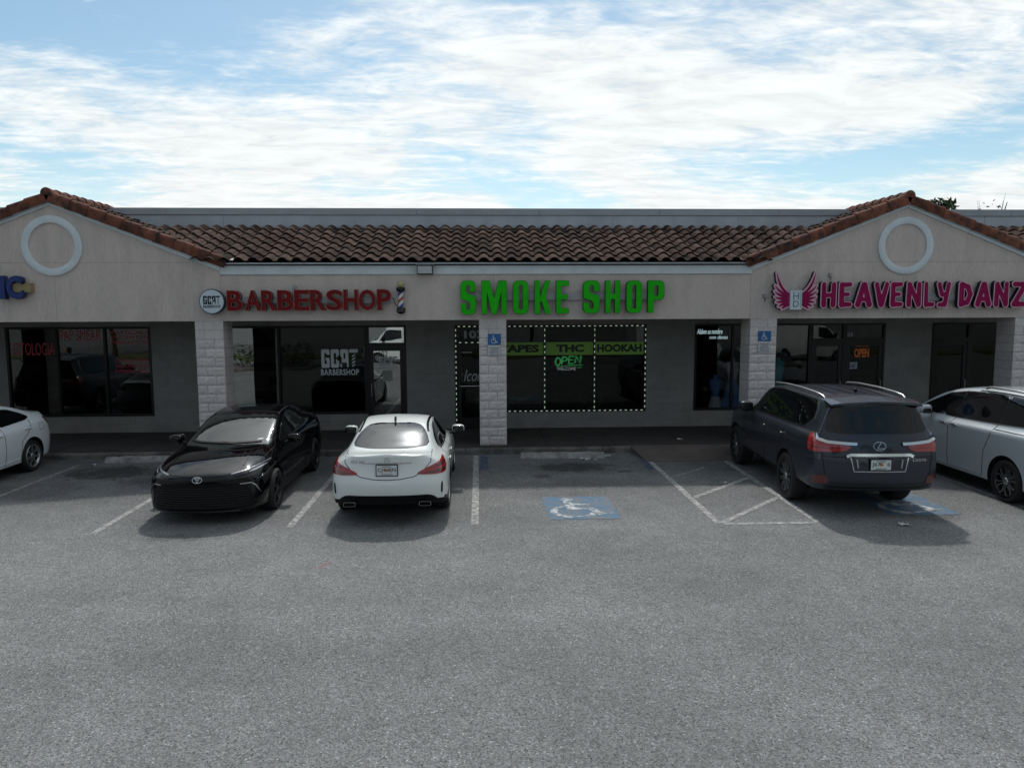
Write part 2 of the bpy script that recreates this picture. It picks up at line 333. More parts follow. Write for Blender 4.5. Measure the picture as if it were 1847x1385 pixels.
def asphalt_mat():
    m = bpy.data.materials.new('asphalt'); m.use_nodes = True; nt = m.node_tree; n = nt.nodes; l = nt.links; b = n['Principled BSDF']
    g = n.new('ShaderNodeNewGeometry'); P = g.outputs['Position']
    cache = {}
    def noise(sc, det=4, rough=.6):
        if (sc, det, rough) in cache: return cache[(sc, det, rough)]
        t = n.new('ShaderNodeTexNoise'); t.inputs['Scale'].default_value = sc; t.inputs['Detail'].default_value = det; t.inputs['Roughness'].default_value = rough
        l.new(P, t.inputs['Vector']); cache[(sc, det, rough)] = t.outputs[0]; return t.outputs[0]
    def mr(x, a, b_, c, d, sm=False):
        t = n.new('ShaderNodeMapRange'); l.new(x, t.inputs[0])
        if sm: t.interpolation_type = 'SMOOTHSTEP'
        for i, v in enumerate((a, b_, c, d)): t.inputs[i + 1].default_value = v
        return t.outputs[0]
    def mul(a, b_, op='MULTIPLY'):
        t = n.new('ShaderNodeMath'); t.operation = op
        for i, v in enumerate((a, b_)):
            if isinstance(v, (int, float)): t.inputs[i].default_value = v
            else: l.new(v, t.inputs[i])
        return t.outputs[0]
    vor = n.new('ShaderNodeTexVoronoi'); vor.inputs['Scale'].default_value = 80; l.new(P, vor.inputs['Vector'])
    sp = n.new('ShaderNodeSeparateColor'); l.new(vor.outputs['Color'], sp.inputs[0])
    f = mr(sp.outputs[0], 0, 1, .58, 1.44)
    f = mul(f, mr(sp.outputs[1], .955, .965, 1, 1.75)); f = mul(f, mr(sp.outputs[2], .03, .045, .45, 1))
    f = mul(f, mr(noise(240, 2), .3, .7, .86, 1.14))
    f = mul(f, mr(noise(16, 4), .3, .7, .90, 1.10))
    f = mul(f, mr(noise(.45, 5), .3, .7, .82, 1.13))
    sv = n.new('ShaderNodeMapping'); sv.inputs['Scale'].default_value = (.10, .75, 1); l.new(P, sv.inputs[0]); sn = n.new('ShaderNodeTexNoise'); sn.inputs['Scale'].default_value = 1.0; sn.inputs['Detail'].default_value = 5; l.new(sv.outputs[0], sn.inputs['Vector'])
    f = mul(f, mr(sn.outputs[0], .3, .7, .90, 1.09))
    f = mul(f, mr(noise(2.6, 5, .7), .35, .75, 1.06, .84))
    # stall surface darker towards the shops and oil marks with shapes of their own
    sx = n.new('ShaderNodeSeparateXYZ'); l.new(P, sx.inputs[0]); wob = mul(noise(1.1, 5), .55)
    yw = mul(sx.outputs[1], wob, 'ADD')
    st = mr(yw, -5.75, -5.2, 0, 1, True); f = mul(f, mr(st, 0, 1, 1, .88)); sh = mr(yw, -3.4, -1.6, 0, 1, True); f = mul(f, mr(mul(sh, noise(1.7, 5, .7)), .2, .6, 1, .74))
    for (cx, cy, rx, ry, k) in [(1.95, -1.85, .95, .55, .62), (-7.3, -1.75, 1.1, .75, .66), (-8.1, -3.2, 1.2, .8, .30), (-9.4, -5.0, .9, .5, .28), (-1.4, -5.6, .5, .4, .3), (2.1, -3.1, 1.3, .5, .18), (-4.3, -6.1, .5, .25, .3), (7.0, -5.6, .6, .5, .3), (11.9, -2.2, 1, .6, .5), (-6.2, -2.6, .7, .5, .4), (-9.6, -3.9, 1.4, .35, .35), (1.2, -2.6, .25, .2, .5), (2.9, -2.3, .22, .15, .45), (4.4, -3.5, .3, .14, .45)]:
        dx = mul(mul(sx.outputs[0], -cx, 'ADD'), 1 / rx); dy = mul(mul(sx.outputs[1], -cy, 'ADD'), 1 / ry)
        d = mul(mul(dx, dx), mul(dy, dy), 'ADD')
        d = mul(d, mul(mul(noise(3.4, 5, .75), -.5, 'ADD'), 3.6), 'ADD')
        f = mul(f, mr(d, .15, 1.0, 1 - k, 1, True))
    # hairline cracks
    vc = n.new('ShaderNodeTexVoronoi'); vc.feature = 'DISTANCE_TO_EDGE'; vc.inputs['Scale'].default_value = .33
    mp = n.new('ShaderNodeVectorMath'); mp.operation = 'ADD'; l.new(P, mp.inputs[0]); nz = n.new('ShaderNodeTexNoise'); nz.inputs['Scale'].default_value = 1.6; nz.inputs['Detail'].default_value = 6
    l.new(P, nz.inputs['Vector']); l.new(nz.outputs['Color'], mp.inputs[1]); l.new(mp.outputs[0], vc.inputs['Vector'])
    ck = mr(vc.outputs[0], .0, .0035, .72, 1)
    ckm = mr(noise(.25, 3), .46, .56, 0, 1); ckf = mul(mul(mul(ck, -1, 'ADD'), ckm), 1, 'ADD'); f = mul(f, ckf)
    c = n.new('ShaderNodeVectorMath'); c.operation = 'SCALE'; c.inputs[0].default_value = ASPHALT; l.new(f, c.inputs['Scale'])
    l.new(c.outputs[0], b.inputs['Base Color']); b.inputs['Roughness'].default_value = .88; b.inputs['Specular IOR Level'].default_value = .35
    bp = n.new('ShaderNodeBump'); bp.inputs['Strength'].default_value = .55; bp.inputs['Distance'].default_value = .012; l.new(vor.outputs['Distance'], bp.inputs['Height']); l.new(bp.outputs[0], b.inputs['Normal'])
    return m
ASPHALT = (.180, .185, .185)
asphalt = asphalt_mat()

def worn_paint(name, col, under, lo=.42, hi=.56, scale=9):
    """road paint worn through to the asphalt in flakes"""
    m = bpy.data.materials.new(name); m.use_nodes = True; nt = m.node_tree; n = nt.nodes; l = nt.links; b = n['Principled BSDF']
    g = n.new('ShaderNodeNewGeometry'); t = n.new('ShaderNodeTexNoise'); t.inputs['Scale'].default_value = scale; t.inputs['Detail'].default_value = 7; t.inputs['Roughness'].default_value = .78; l.new(g.outputs['Position'], t.inputs['Vector'])
    mr = n.new('ShaderNodeMapRange'); mr.inputs[1].default_value = lo; mr.inputs[2].default_value = hi; l.new(t.outputs[0], mr.inputs[0])
    t2 = n.new('ShaderNodeTexNoise'); t2.inputs['Scale'].default_value = 70; t2.inputs['Detail'].default_value = 2; l.new(g.outputs['Position'], t2.inputs['Vector'])
    m2 = n.new('ShaderNodeMapRange'); m2.inputs[1].default_value = .3; m2.inputs[2].default_value = .7; m2.inputs[3].default_value = .72; m2.inputs[4].default_value = 1.22; l.new(t2.outputs[0], m2.inputs[0])
    x = n.new('ShaderNodeMix'); x.data_type = 'RGBA'; l.new(mr.outputs[0], x.inputs[0]); x.inputs[6].default_value = (*under, 1); x.inputs[7].default_value = (*col, 1)
    s = n.new('ShaderNodeVectorMath'); s.operation = 'SCALE'; l.new(x.outputs[2], s.inputs[0]); l.new(m2.outputs[0], s.inputs['Scale']); l.new(s.outputs[0], b.inputs['Base Color'])
    b.inputs['Roughness'].default_value = .85
    return m
line_m = worn_paint('line_paint', (.52, .52, .50), (.185, .187, .187), .44, .64)
line_faint = worn_paint('faded_line_paint', (.36, .36, .35), (.17, .17, .17), .46, .68)
blue_m = worn_paint('blue_access_paint', (.055, .155, .27), (.165, .172, .178), .42, .58, 5)
symb_m = worn_paint('symbol_paint', (.52, .54, .54), (.13, .175, .22), .45, .56, 7)
navy_m = worn_paint('navy_paint', (.035, .055, .12), (.11, .115, .125), .36, .56, 6)

# ------------------------------------------------------------------ ground
ZS = .13
g = MB(); g.add([(-900, -900, 0), (900, -900, 0), (900, 900, 0), (-900, 900, 0)], [(0, 1, 2, 3)])
lot = g.build('parking_lot', asphalt); tag(lot, 'grey weathered asphalt parking lot in front of the shops', 'parking lot', kind='structure')

def line_strip(x0, y0, x1, y1, w, mat=line_m, name='parking_line', z=.004):
    d = Vector((x1 - x0, y1 - y0)).normalized(); p = Vector((-d.y, d.x)) * w / 2; L = math.hypot(x1 - x0, y1 - y0); n = max(4, int(L / .12)); rnd = random.Random(int(x0 * 1000 + y1 * 77))
    vs = []
    for i in range(n + 1):
        c = Vector((x0, y0)) + d * (L * i / n)
        a, b = 1 + rnd.uniform(-.10, .06), 1 + rnd.uniform(-.10, .06)
        vs += [(c.x + p.x * a, c.y + p.y * a, z), (c.x - p.x * b, c.y - p.y * b, z)]
    m = MB(); m.add(vs, [(2 * i, 2 * i + 1, 2 * i + 3, 2 * i + 2) for i in range(n)]); return m.build(name, mat, lot)
line_strip(-8.38, -5.75, -8.36, -.95, .09, line_faint)
line_strip(-5.61, -5.84, -5.62, -.75, .105)
line_strip(-2.83, -5.69, -2.82, -.75, .105)
line_strip(-.072, -5.70, -.074, -.55, .115)
line_strip(3.585, -5.86, 3.60, -1.36, .105)
line_strip(5.10, -5.92, 5.19, -1.45, .105)
line_strip(3.65, -5.90, 5.05, -5.93, .10)
line_strip(3.66, -4.36, 5.11, -2.98, .10, line_m)
line_strip(3.66, -5.84, 5.08, -4.44, .10)
line_strip(3.68, -2.85, 4.55, -2.05, .08, line_faint)
line_strip(8.80, -5.9, 8.78, -.9, .10)
line_strip(11.55, -5.9, 11.55, -.9, .10)
line_strip(-11.1, -5.8, -11.1, -.9, .10, line_faint)
line_strip(-2.03, -7.50, -1.93, -7.24, .014, worn_paint('red_chalk', (.40, .09, .10), (.2, .15, .15), .3, .5), 'red_mark')
line_strip(-4.80, -6.62, -4.61, -6.58, .05, line_faint, 'paint_smear')
line_strip(.10, -2.0, .11, -.62, .17, navy_m, 'navy_patch', .0045)
line_strip(3.44, -2.2, 3.49, -1.1, .13, navy_m, 'navy_patch', .0045)

def access_mark(cx, cy, rot=0.):
    w, h = 1.12, 1.34
    e = MB(); n = 14; rnd = random.Random(3)
    pts = []
    for (ax, ay, bx, by) in ((0, 0, 1, 0), (1, 0, 1, 1), (1, 1, 0, 1), (0, 1, 0, 0)):
        for i in range(n):
            t = i / n; pts.append(((ax + (bx - ax) * t - .5) * w + rnd.uniform(-.02, .02), (ay + (by - ay) * t - .5) * h + rnd.uniform(-.02, .02)))
    e.add([(x, y, .005) for x, y in pts], [tuple(range(len(pts)))])
    o = e.build('blue_access_field', blue_m, lot, loc=(cx, cy, 0)); o.rotation_euler = (0, 0, rot)
    q = wheelchair(); q.d -= .01
    me = q.mesh(.002)
    me.transform(Matrix.Rotation(R(-90), 4, 'X')); fitxy(me, -.50, .50, -.60, .58); me.transform(Matrix.Translation((0, 0, .009)))
    c = link('wheelchair_symbol', me, symb_m, o); return o
def fitxy(me, x0, x1, y0, y1):
    lo, hi = bounds(me); sx = (x1 - x0) / (hi[0] - lo[0]); sy = (y1 - y0) / (hi[1] - lo[1])
    me.transform(Matrix.Diagonal((sx, sy, 1, 1))); me.transform(Matrix.Translation((x0 - lo[0] * sx, y0 - lo[1] * sy, 0)))
def wheelchair():
    q = G2(0, 1, 0, 1.2, .022)
    q.U(q.ell(.38, 1.10, .10, .10)).U(q.seg((.38, .95), (.40, .52), .06)).U(q.seg((.40, .78), (.68, .76), .045)).U(q.seg((.40, .52), (.70, .52), .055))
    q.U(q.seg((.70, .52), (.84, .14), .055)).U(q.seg((.84, .14), (1.0, .18), .05))
    ring = abs(np.hypot(q.X - .42, q.Y - .34) - .32) - .045
    cut = (q.X - .42) * .75 + (q.Y - .34) * .66 - .22
    q.U(np.maximum(ring, np.where((q.X > .42) & (q.Y > .36), .1, -1))); return q
access_mark(1.62, -4.87)
access_mark(6.95, -4.95)

# ------------------------------------------------------------------ walk, kerb, ramp
CY0 = -.42
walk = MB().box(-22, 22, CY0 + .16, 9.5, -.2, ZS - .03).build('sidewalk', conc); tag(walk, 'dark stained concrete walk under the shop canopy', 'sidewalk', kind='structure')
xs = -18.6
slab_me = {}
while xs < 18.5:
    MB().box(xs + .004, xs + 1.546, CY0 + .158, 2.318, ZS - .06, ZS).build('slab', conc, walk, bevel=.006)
    xs += 1.55
kerb = MB().box(-22, -21, CY0, CY0 + .15, -.2, ZS).build('kerb', curb_m); tag(kerb, 'worn concrete kerb along the walk', 'kerb', kind='structure')
def kerb_run(x0, x1, step=3.05):
    x = x0
    while x < x1 - .01:
        xe = min(x + step, x1); n = 8; m = MB(); ring = []
        pr = [(CY0 - .02, -.1), (CY0, ZS - .03), (CY0 + .03, ZS), (CY0 + .152, ZS), (CY0 + .152, -.1)]
        for i in range(n + 1):
            xx = x + .005 + (xe - x - .01) * i / n
            ring += [(xx, a + random.uniform(-.006, .006), b + (random.uniform(-.006, .002) if b > 0 else 0)) for a, b in pr]
        k = len(pr); fs = [(i * k + j, i * k + (j + 1) % k, (i + 1) * k + (j + 1) % k, (i + 1) * k + j) for i in range(n) for j in range(k)] + [tuple(range(k)), tuple(n * k + j for j in range(k))]
        m.add(ring, fs); m.build('kerb_stone', curb_m, kerb); x = xe
kerb_run(-18.6, 3.45); kerb_run(5.75, 18.6)
rp = MB()
rp.add([(3.40, CY0 + .16, ZS + .004), (5.80, CY0 + .16, ZS + .004), (5.80, CY0, ZS + .002), (5.30, -1.38, .012), (3.62, -1.38, .012), (3.40, CY0, ZS + .002),
        (3.40, CY0 + .16, -.1), (5.80, CY0 + .16, -.1), (5.80, CY0, -.1), (5.45, -1.42, -.1), (3.52, -1.42, -.1), (3.40, CY0, -.1), (3.52, -1.42, .008), (5.45, -1.42, .008)],
       [(0, 1, 2, 5), (5, 2, 3, 4), (4, 3, 13, 12), (12, 13, 9, 10), (5, 4, 12), (5, 12, 10, 11), (3, 2, 13), (13, 2, 8, 9), (1, 0, 6, 7), (0, 5, 11, 6), (2, 1, 7, 8)])
tag(rp.build('kerb_ramp', ramp_m), 'brown stained concrete ramp down to the hatched aisle', 'ramp', kind='structure')

# ------------------------------------------------------------------ the building
bld = empty('strip_mall', (0, 2, 0)); tag(bld, 'long beige single storey strip mall with brown tile roof and two gables', 'building')
B0 = Vector((0, 2, 0))
class BP:
    pass
def bpart(mb, name, mat, parent=None, bevel=0., ang=None):
    """mesh given in world coordinates, parented to the building or one of its parts"""
    me = mb if isinstance(mb, bpy.types.Mesh) else mb.mesh(name, bevel, ang)
    p = parent or bld
    if p == bld: me.transform(Matrix.Translation(-B0))
    else: me.transform(Matrix.Translation(-B0))
    return link(name, me, mat, p)

FB, WY = 2.968, 2.32
GL, GR, GH = -9.15, 9.70, 3.53
GS = .384
TRT = 5.565                       # top of the gable trim at the apex
def fascia(x0, x1):
    bpart(MB().box(x0, x1, 0., .22, FB, 4.14), 'fascia', stucco)
    bpart(MB().box(x0, x1, -.035, .0, 3.978, 4.192), 'fascia_trim', trim_white, bevel=.004)
    bpart(MB().box(x0, x1, -.065, .0, 4.195, 4.232), 'fascia_trim', trim_white, bevel=.004)
fascia(GL + GH, GR - GH); fascia(-20, GL - GH); fascia(GR + GH, 20)
def gable(cx):
    xl, xr = cx - GH, cx + GH
    zt = TRT - GS * GH
    bpart(MB().prism([(xl, FB), (xr, FB), (xr, zt), (cx, TRT), (xl, zt)], -.012, .22), 'gable_wall', stucco)
    for s in (-1, 1):
        a = [(cx, TRT + .006), (cx + s * GH, zt + .006), (cx + s * (GH), zt - .155), (cx + s * .30, TRT - .115 - GS * .30), (cx, TRT - .112)]
        bpart(MB().prism(a, -.052, -.012), 'gable_trim', trim_white, bevel=.004)
    ring = [(.485, -.012), (.485, -.045), (.497, -.052), (.628, -.052), (.640, -.045), (.640, -.012)]
    m = MB(); m.lathe(ring, 72, 'y', (cx, 0, 4.598), cap=False); bpart(m, 'round_medallion', trim_white, ang=40)
gable(GL); gable(GR)
# hairline stucco control joints (thin dark strips, groove shadow put in their colour)
jm = M('joint_shadow', (.20, .18, .17), .95)
for cx in (GL, GR):
    bpart(MB().box(cx - 2.9, cx + 2.9, -.0135, -.0115, 4.236, 4.241), 'control_joint', jm)
    bpart(MB().box(cx - .002, cx + .002, -.0135, -.0115, FB + .02, 3.93), 'control_joint', jm)
for x in (-2.6, .35, 3.3): bpart(MB().box(x - .002, x + .002, -.0015, .0005, FB + .02, 3.975), 'control_joint', jm)
bpart(MB().box(-20, 20, .22, 9.0, 2.985, 3.06), 'soffit', M('soffit_paint', (.22, .21, .20), .9))

# columns of split-face block, two smooth courses on top
def split_block(w, h, d, rough, seed):
    rnd = random.Random(seed); nx, nz = (7 if w > .3 else 4), 4
    vs = []; fs = []
    for j in range(nz + 1):
        for i in range(nx + 1):
            e = i in (0, nx) or j in (0, nz)
            vs.append((w * i / nx, (0.006 if e else -rnd.uniform(0, rough)) if rough else 0., h * j / nz))
    fs += [(j * (nx + 1) + i, j * (nx + 1) + i + 1, (j + 1) * (nx + 1) + i + 1, (j + 1) * (nx + 1) + i) for j in range(nz) for i in range(nx)]
    o = len(vs); vs += [(0, d, 0), (w, d, 0), (w, d, h), (0, d, h)]
    bl, br, tl, tr = 0, nx, nz * (nx + 1), nz * (nx + 1) + nx
    fs += [(bl, o, o + 3, tl), (o + 1, br, tr, o + 2), (o, o + 1, o + 2, o + 3), tuple([o] + list(range(0, nx + 1)) + [o + 1])[::-1], tuple([o + 3] + list(range(tl, tr + 1)) + [o + 2])]
    m = MB(); m.add(vs, fs); return m.mesh('block')
CH = .2032
blk = {(k, s): split_block((.400, .200)[k], CH - .008, .600, .014, 10 * k + s) for k in (0, 1) for s in range(3)}
blk_s = [split_block((.400, .200)[k], CH - .006, .600, 0, k) for k in (0, 1)]
for me in list(blk.values()) + blk_s: me.materials.append(cmu_split)
for ci, cx in enumerate((-12.42, -6.222, .017, 6.184, 12.407, 18.6)):
    col = bpart(MB().box(cx + .012, cx + .603, .012, .60, ZS, FB + .02), 'column', mortar)
    for r in range(14):
        seq = (0, 1) if r % 2 else (1, 0); x = cx
        if r >= 12: seq = seq
        for k in seq:
            me = blk_s[k] if r >= 12 else blk[(k, random.randrange(3))]
            o = link('block', me, None, col, (x + .0035 - B0.x, random.uniform(-.004, .004) - B0.y, ZS + r * CH + .002)); x += (.407, .207)[k]

# walls of painted block between the shopfronts
wb = {k: MB().box(0, (.397, .195)[k], 0, .05, 0, .195).mesh('block', .004) for k in (0, 1)}
for me in wb.values(): me.materials.append(cmu)
_cut = {}
def wall(x0, x1, z0, z1):
    core = bpart(MB().box(x0, x1, WY + .005, WY + .25, z0, z1), 'wall', cmu)
    r = 0; z = z0
    while z < z1 - .02:
        h = min(.2032, z1 - z) - .006; x = x0 - (.2 if (round((z - ZS) / .2032) % 2) else 0)
        while x < x1 - .01:
            a, b = max(x, x0), min(x + .406, x1)
            if b - a > .03:
                key = (round(b - a, 2), round(h, 2))
                if key not in _cut:
                    _cut[key] = MB().box(0, b - a - .004, 0, .06, 0, h + .002).mesh('block', .003, segs=1); _cut[key].materials.append(cmu)
                link('block', _cut[key], None, core, (a + .003 - B0.x, WY + random.uniform(-.0015, .0015) - B0.y, z + .003))
            x += .406
        z += .2032
ZW0, ZW1 = .55, 2.80
for x0, x1 in ((-13.2, -11.73), (-8.2, -6.45), (-1.84, -.60), (4.34, 5.60), (10.66, 11.92), (13.9, 15.2)): wall(x0, x1, ZS, 2.985)
for x0, x1 in ((-11.73, -8.2), (-6.45, -2.84), (.42, 4.34), (5.60, 8.68), (12.95, 13.9)): wall(x0, x1, ZS, ZW0)
for x0, x1 in ((-11.73, -8.2), (-6.45, -1.84), (-.60, 4.34), (5.60, 10.66), (11.92, 13.9)): wall(x0, x1, ZW1, 2.985)
bpart(MB().box(-20, -13.2, WY, WY + .25, ZS, 2.985), 'wall', cmu); bpart(MB().box(15.2, 20, WY, WY + .25, ZS, 2.985), 'wall', cmu)
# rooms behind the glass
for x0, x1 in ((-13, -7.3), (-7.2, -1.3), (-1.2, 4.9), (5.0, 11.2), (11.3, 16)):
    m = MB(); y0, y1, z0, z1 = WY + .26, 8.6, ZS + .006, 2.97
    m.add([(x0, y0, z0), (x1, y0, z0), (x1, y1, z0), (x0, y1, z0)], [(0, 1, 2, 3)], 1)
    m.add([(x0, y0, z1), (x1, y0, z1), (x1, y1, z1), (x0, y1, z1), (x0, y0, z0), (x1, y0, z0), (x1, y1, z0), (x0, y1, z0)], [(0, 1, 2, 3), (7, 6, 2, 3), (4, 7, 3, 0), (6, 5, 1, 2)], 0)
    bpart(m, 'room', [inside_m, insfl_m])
bpart(MB().box(-20, 20, 8.9, 9.1, 0, 5.3), 'rear_wall', cmu)
bpart(MB().box(-20, 20, 2.62, 9.0, 5.15, 5.25), 'flat_roof', deck_m)
bpart(MB().box(-20, -19.8, WY, 9, 0, 5.2), 'side_wall', cmu); bpart(MB().box(19.8, 20, WY, 9, 0, 5.2), 'side_wall', cmu)

# parapet with a metal cap in sections
par = bpart(MB().box(-20, 20, 2.40, 2.62, 4.9, 5.556), 'parapet', parapet_m)
x = -20.
for i in range(13):
    x1 = x + 3.08
    bpart(MB().box(x + .003, x1 - .003, 2.362, 2.66, 5.556, 5.722), 'cap_section', metal_cap, par, bevel=.004); x = x1
x = -19.3
for i in range(12):
    bpart(MB().box(x + .004, x + 3.24, 2.388, 2.40, 5.27, 5.545), 'face_panel', parapet_m, par, bevel=.002); x += 3.25
bpart(MB().box(-20, 20, 2.376, 2.40, 5.20, 5.268), 'flashing', metal_cap, par)

# ------------------------------------------------------------------ roof tiles
MS = .414; MA = math.atan(MS); GA = math.atan(GS)
def s_tile():
    n = 14; W = .335; L = .44; T = .017; P = .312
    def z(u): return .072 * math.sin(PI * u / .222) ** .72 if u < .222 else -.012 * math.sin(PI * (u - .222) / .113)
    us = [W * i / n for i in range(n + 1)]; vs = []
    for (y, dz) in ((0, .046), (L, 0.0)):
        vs += [(u, y, z(u) + dz + T) for u in us]
    vs += [(u, 0, z(u) + .046) for u in us]
    k = n + 1
    fs = [(i, i + 1, k + i + 1, k + i) for i in range(n)] + [(2 * k + i, 2 * k + i + 1, i + 1, i) for i in range(n)]
    m = MB(); m.add(vs, fs); me = m.mesh('roof_tile'); smooth(me, 50); me.materials.append(tile_m); return me
tile_me = s_tile()
def put_tile(parent, mat4):
    o = bpy.data.objects.new('roof_tile', tile_me); COL.objects.link(o); o.parent = parent
    o.matrix_local = Matrix.Translation(-B0) @ mat4; return o
def join_tiles(parent, mats, name='far_tiles'):
    if not mats: return
    bmv = []; bf = []; tv = np.array([v.co[:] for v in tile_me.vertices]); tf = [tuple(p.vertices) for p in tile_me.polygons]
    for M4 in mats:
        A = np.array(Matrix.Translation(-B0) @ M4); o = len(bmv); bmv += [tuple(p) for p in tv @ A[:3, :3].T + A[:3, 3]]; bf += [tuple(i + o for i in f) for f in tf]
    me = bpy.data.meshes.new(name); me.from_pydata(bmv, [], bf); smooth(me, 50); tag(link(name, me, tile_m, parent), kind='stuff')
def main_z(y): return 4.215 + (y + .15) * MS
def gable_z(x, cx): return 5.60 - GS * abs(x - cx)
def roof_deck(m, x0, x1, ya):
    za = 4.185 + (ya + .1) * MS
    m.add([(x0, ya, za), (x1, ya, za), (x1, 2.40, 5.220), (x0, 2.40, 5.220), (x0, .2, 4.1), (x1, .2, 4.1), (x1, 2.4, 4.1), (x0, 2.4, 4.1)], [(0, 1, 2, 3), (4, 5, 6, 7), (0, 1, 5, 4), (2, 3, 7, 6), (0, 3, 7, 4), (1, 2, 6, 5)])
rdm = MB(); roof_deck(rdm, GL + GH + .02, GR - GH - .02, -.10); roof_deck(rdm, -20, GL - GH - .02, -.10); roof_deck(rdm, GR + GH + .02, 20, -.10); roof_deck(rdm, GL - GH, GL + GH, .23); roof_deck(rdm, GR - GH, GR + GH, .23)
roof = bpart(rdm, 'roof', deck_m)
Rx = Matrix.Rotation
cand = []
for r in range(7):
    s = r * .362; y = -.15 + s * math.cos(MA)
    for c in range(-64, 64):
        x = c * .312 + .02
        z = main_z(y)
        ok = True
        for cx in (GL, GR):
            if gable_z(x + .16, cx) > main_z(y + .2) + .14: ok = False
        if not ok: continue
        slip = random.random() < .06
        M4 = Matrix.Translation((x + random.uniform(-.004, .004), y + random.uniform(-.008, .008) - (random.uniform(.015, .04) if slip else 0), z + .004)) @ Rx(MA + random.uniform(-.010, .010), 4, 'X') @ Rx(random.uniform(-.02, .02), 4, 'Y') @ Rx(random.uniform(-.035, .035) if slip else 0, 4, 'Z')
        cand.append((abs(x - .3) + r * .06, M4, -8.3 < x < 8.9))
vis = sorted([c for c in cand if c[2]], key=lambda c: c[0])
for d, M4, v in vis[:300]: put_tile(roof, M4)
join_tiles(roof, [c[1] for c in vis[300:]] + [c[1] for c in cand if not c[2]])
# gable roofs
def barrel(L, r0, r1, flange, cap=False):
    n = 9; T = .016; vs = []; prof = lambda r: [(-r - .002, -flange)] + [(-r * math.cos(PI * i / n), r * math.sin(PI * i / n)) for i in range(n + 1)] + [(r, -.05)]
    for r, yy in ((r0, 0), (r1, L)): vs += [(a, yy, b) for a, b in prof(r)]
    vs += [(a, 0, b) for a, b in [(-r0 + T, -flange)] + [(-(r0 - T) * math.cos(PI * i / n), (r0 - T) * math.sin(PI * i / n)) for i in range(n + 1)] + [(r0 - T, -.05)]]
    k = n + 3; m = MB(); m.add(vs, [(i, i + 1, k + i + 1, k + i) for i in range(k - 1)] + [(2 * k + i, 2 * k + i + 1, i + 1, i) for i in range(k - 1)])
    if cap: m.f.append(tuple(2 * k + i for i in range(k))); m.mi.append(0)
    me = m.mesh('barrel'); smooth(me, 50); me.materials.append(rake_m); return me
rake_me = barrel(.45, .112, .098, .135); ridge_me = barrel(.45, .118, .100, .03, True)
for cx in (GL, GR):
    for s in (-1, 1):
        d = MB(); y1 = 2.75
        d.add([(cx, -.03, 5.578), (cx + s * 3.62, -.03, 5.578 - GS * 3.62), (cx + s * 3.62, y1, 5.578 - GS * 3.62), (cx, y1, 5.578), (cx, -.03, 5.52), (cx + s * 3.62, -.03, 5.52 - GS * 3.62), (cx + s * 3.62, y1, 5.52 - GS * 3.62), (cx, y1, 5.52)],
              [(0, 1, 2, 3), (4, 5, 6, 7), (0, 1, 5, 4), (2, 3, 7, 6), (0, 3, 7, 4), (1, 2, 6, 5)])
        gr = bpart(d, 'gable_roof', deck_m)
        inner = (s > 0) == (cx < 0)
        mats = []
        Rz = Rx(R(90) if s > 0 else R(-90), 4, 'Z')
        for r in range(10):
            q = r * .385; xx = cx + s * (3.66 - q * math.cos(GA)); zz = 5.60 - GS * abs(xx - cx)
            for c in range(9):
                yy = .08 + c * .312 if s > 0 else .08 + (c + 1) * .312
                if zz + .20 < main_z(yy + .1) and yy < 2.4: continue
                if zz + .1 < 5.2 and yy > 2.2: continue
                mats.append(Matrix.Translation((xx, yy + random.uniform(-.005, .005), zz + .004)) @ Rz @ Rx(GA + random.uniform(-.008, .008), 4, 'X'))
        if inner:
            for M4 in mats: put_tile(gr, M4)
        else: join_tiles(gr, mats)
        for r in range(10):
            q = r * .385; xx = cx + s * (3.70 - q * math.cos(GA)); zz = 5.615 - GS * abs(xx - cx)
            # local +y is up the slope; the flange must hang on the street side (-Y world)
            Mx = Matrix.Translation((xx, -.015, zz + .05)) @ (Rz if s < 0 else Rz @ Matrix.Identity(4)) @ Rx(GA - .03 + random.uniform(-.01, .01), 4, 'X')
            if s < 0: Mx = Mx @ Matrix.Diagonal((-1, 1, 1, 1))
            o = bpy.data.objects.new('rake_tile', rake_me); COL.objects.link(o); o.parent = gr; o.matrix_local = Matrix.Translation(-B0) @ Mx
    for c in range(8):
        o = bpy.data.objects.new('ridge_tile', ridge_me); COL.objects.link(o); o.parent = gr
        o.matrix_local = Matrix.Translation(-B0) @ Matrix.Translation((cx, -.12 + c * .36, 5.70)) @ Rx(R(-2.5) , 4, 'X')
    # crumpled valley flashing at the eave ends
    s = 1 if cx < 0 else -1
    fx = cx + s * (GH + .05); m = MB()
    m.add([(fx, -.16, 4.27), (fx + s * .16, -.13, 4.285), (fx + s * .34, -.12, 4.29), (fx, .1, 4.36), (fx + s * .15, .1, 4.33), (fx + s * .34, .1, 4.37)], [(0, 1, 4, 3), (1, 2, 5, 4)])
    bpart(m, 'valley_flashing', M('flashing_metal', (.6, .62, .64), .35, metal=.9), roof)

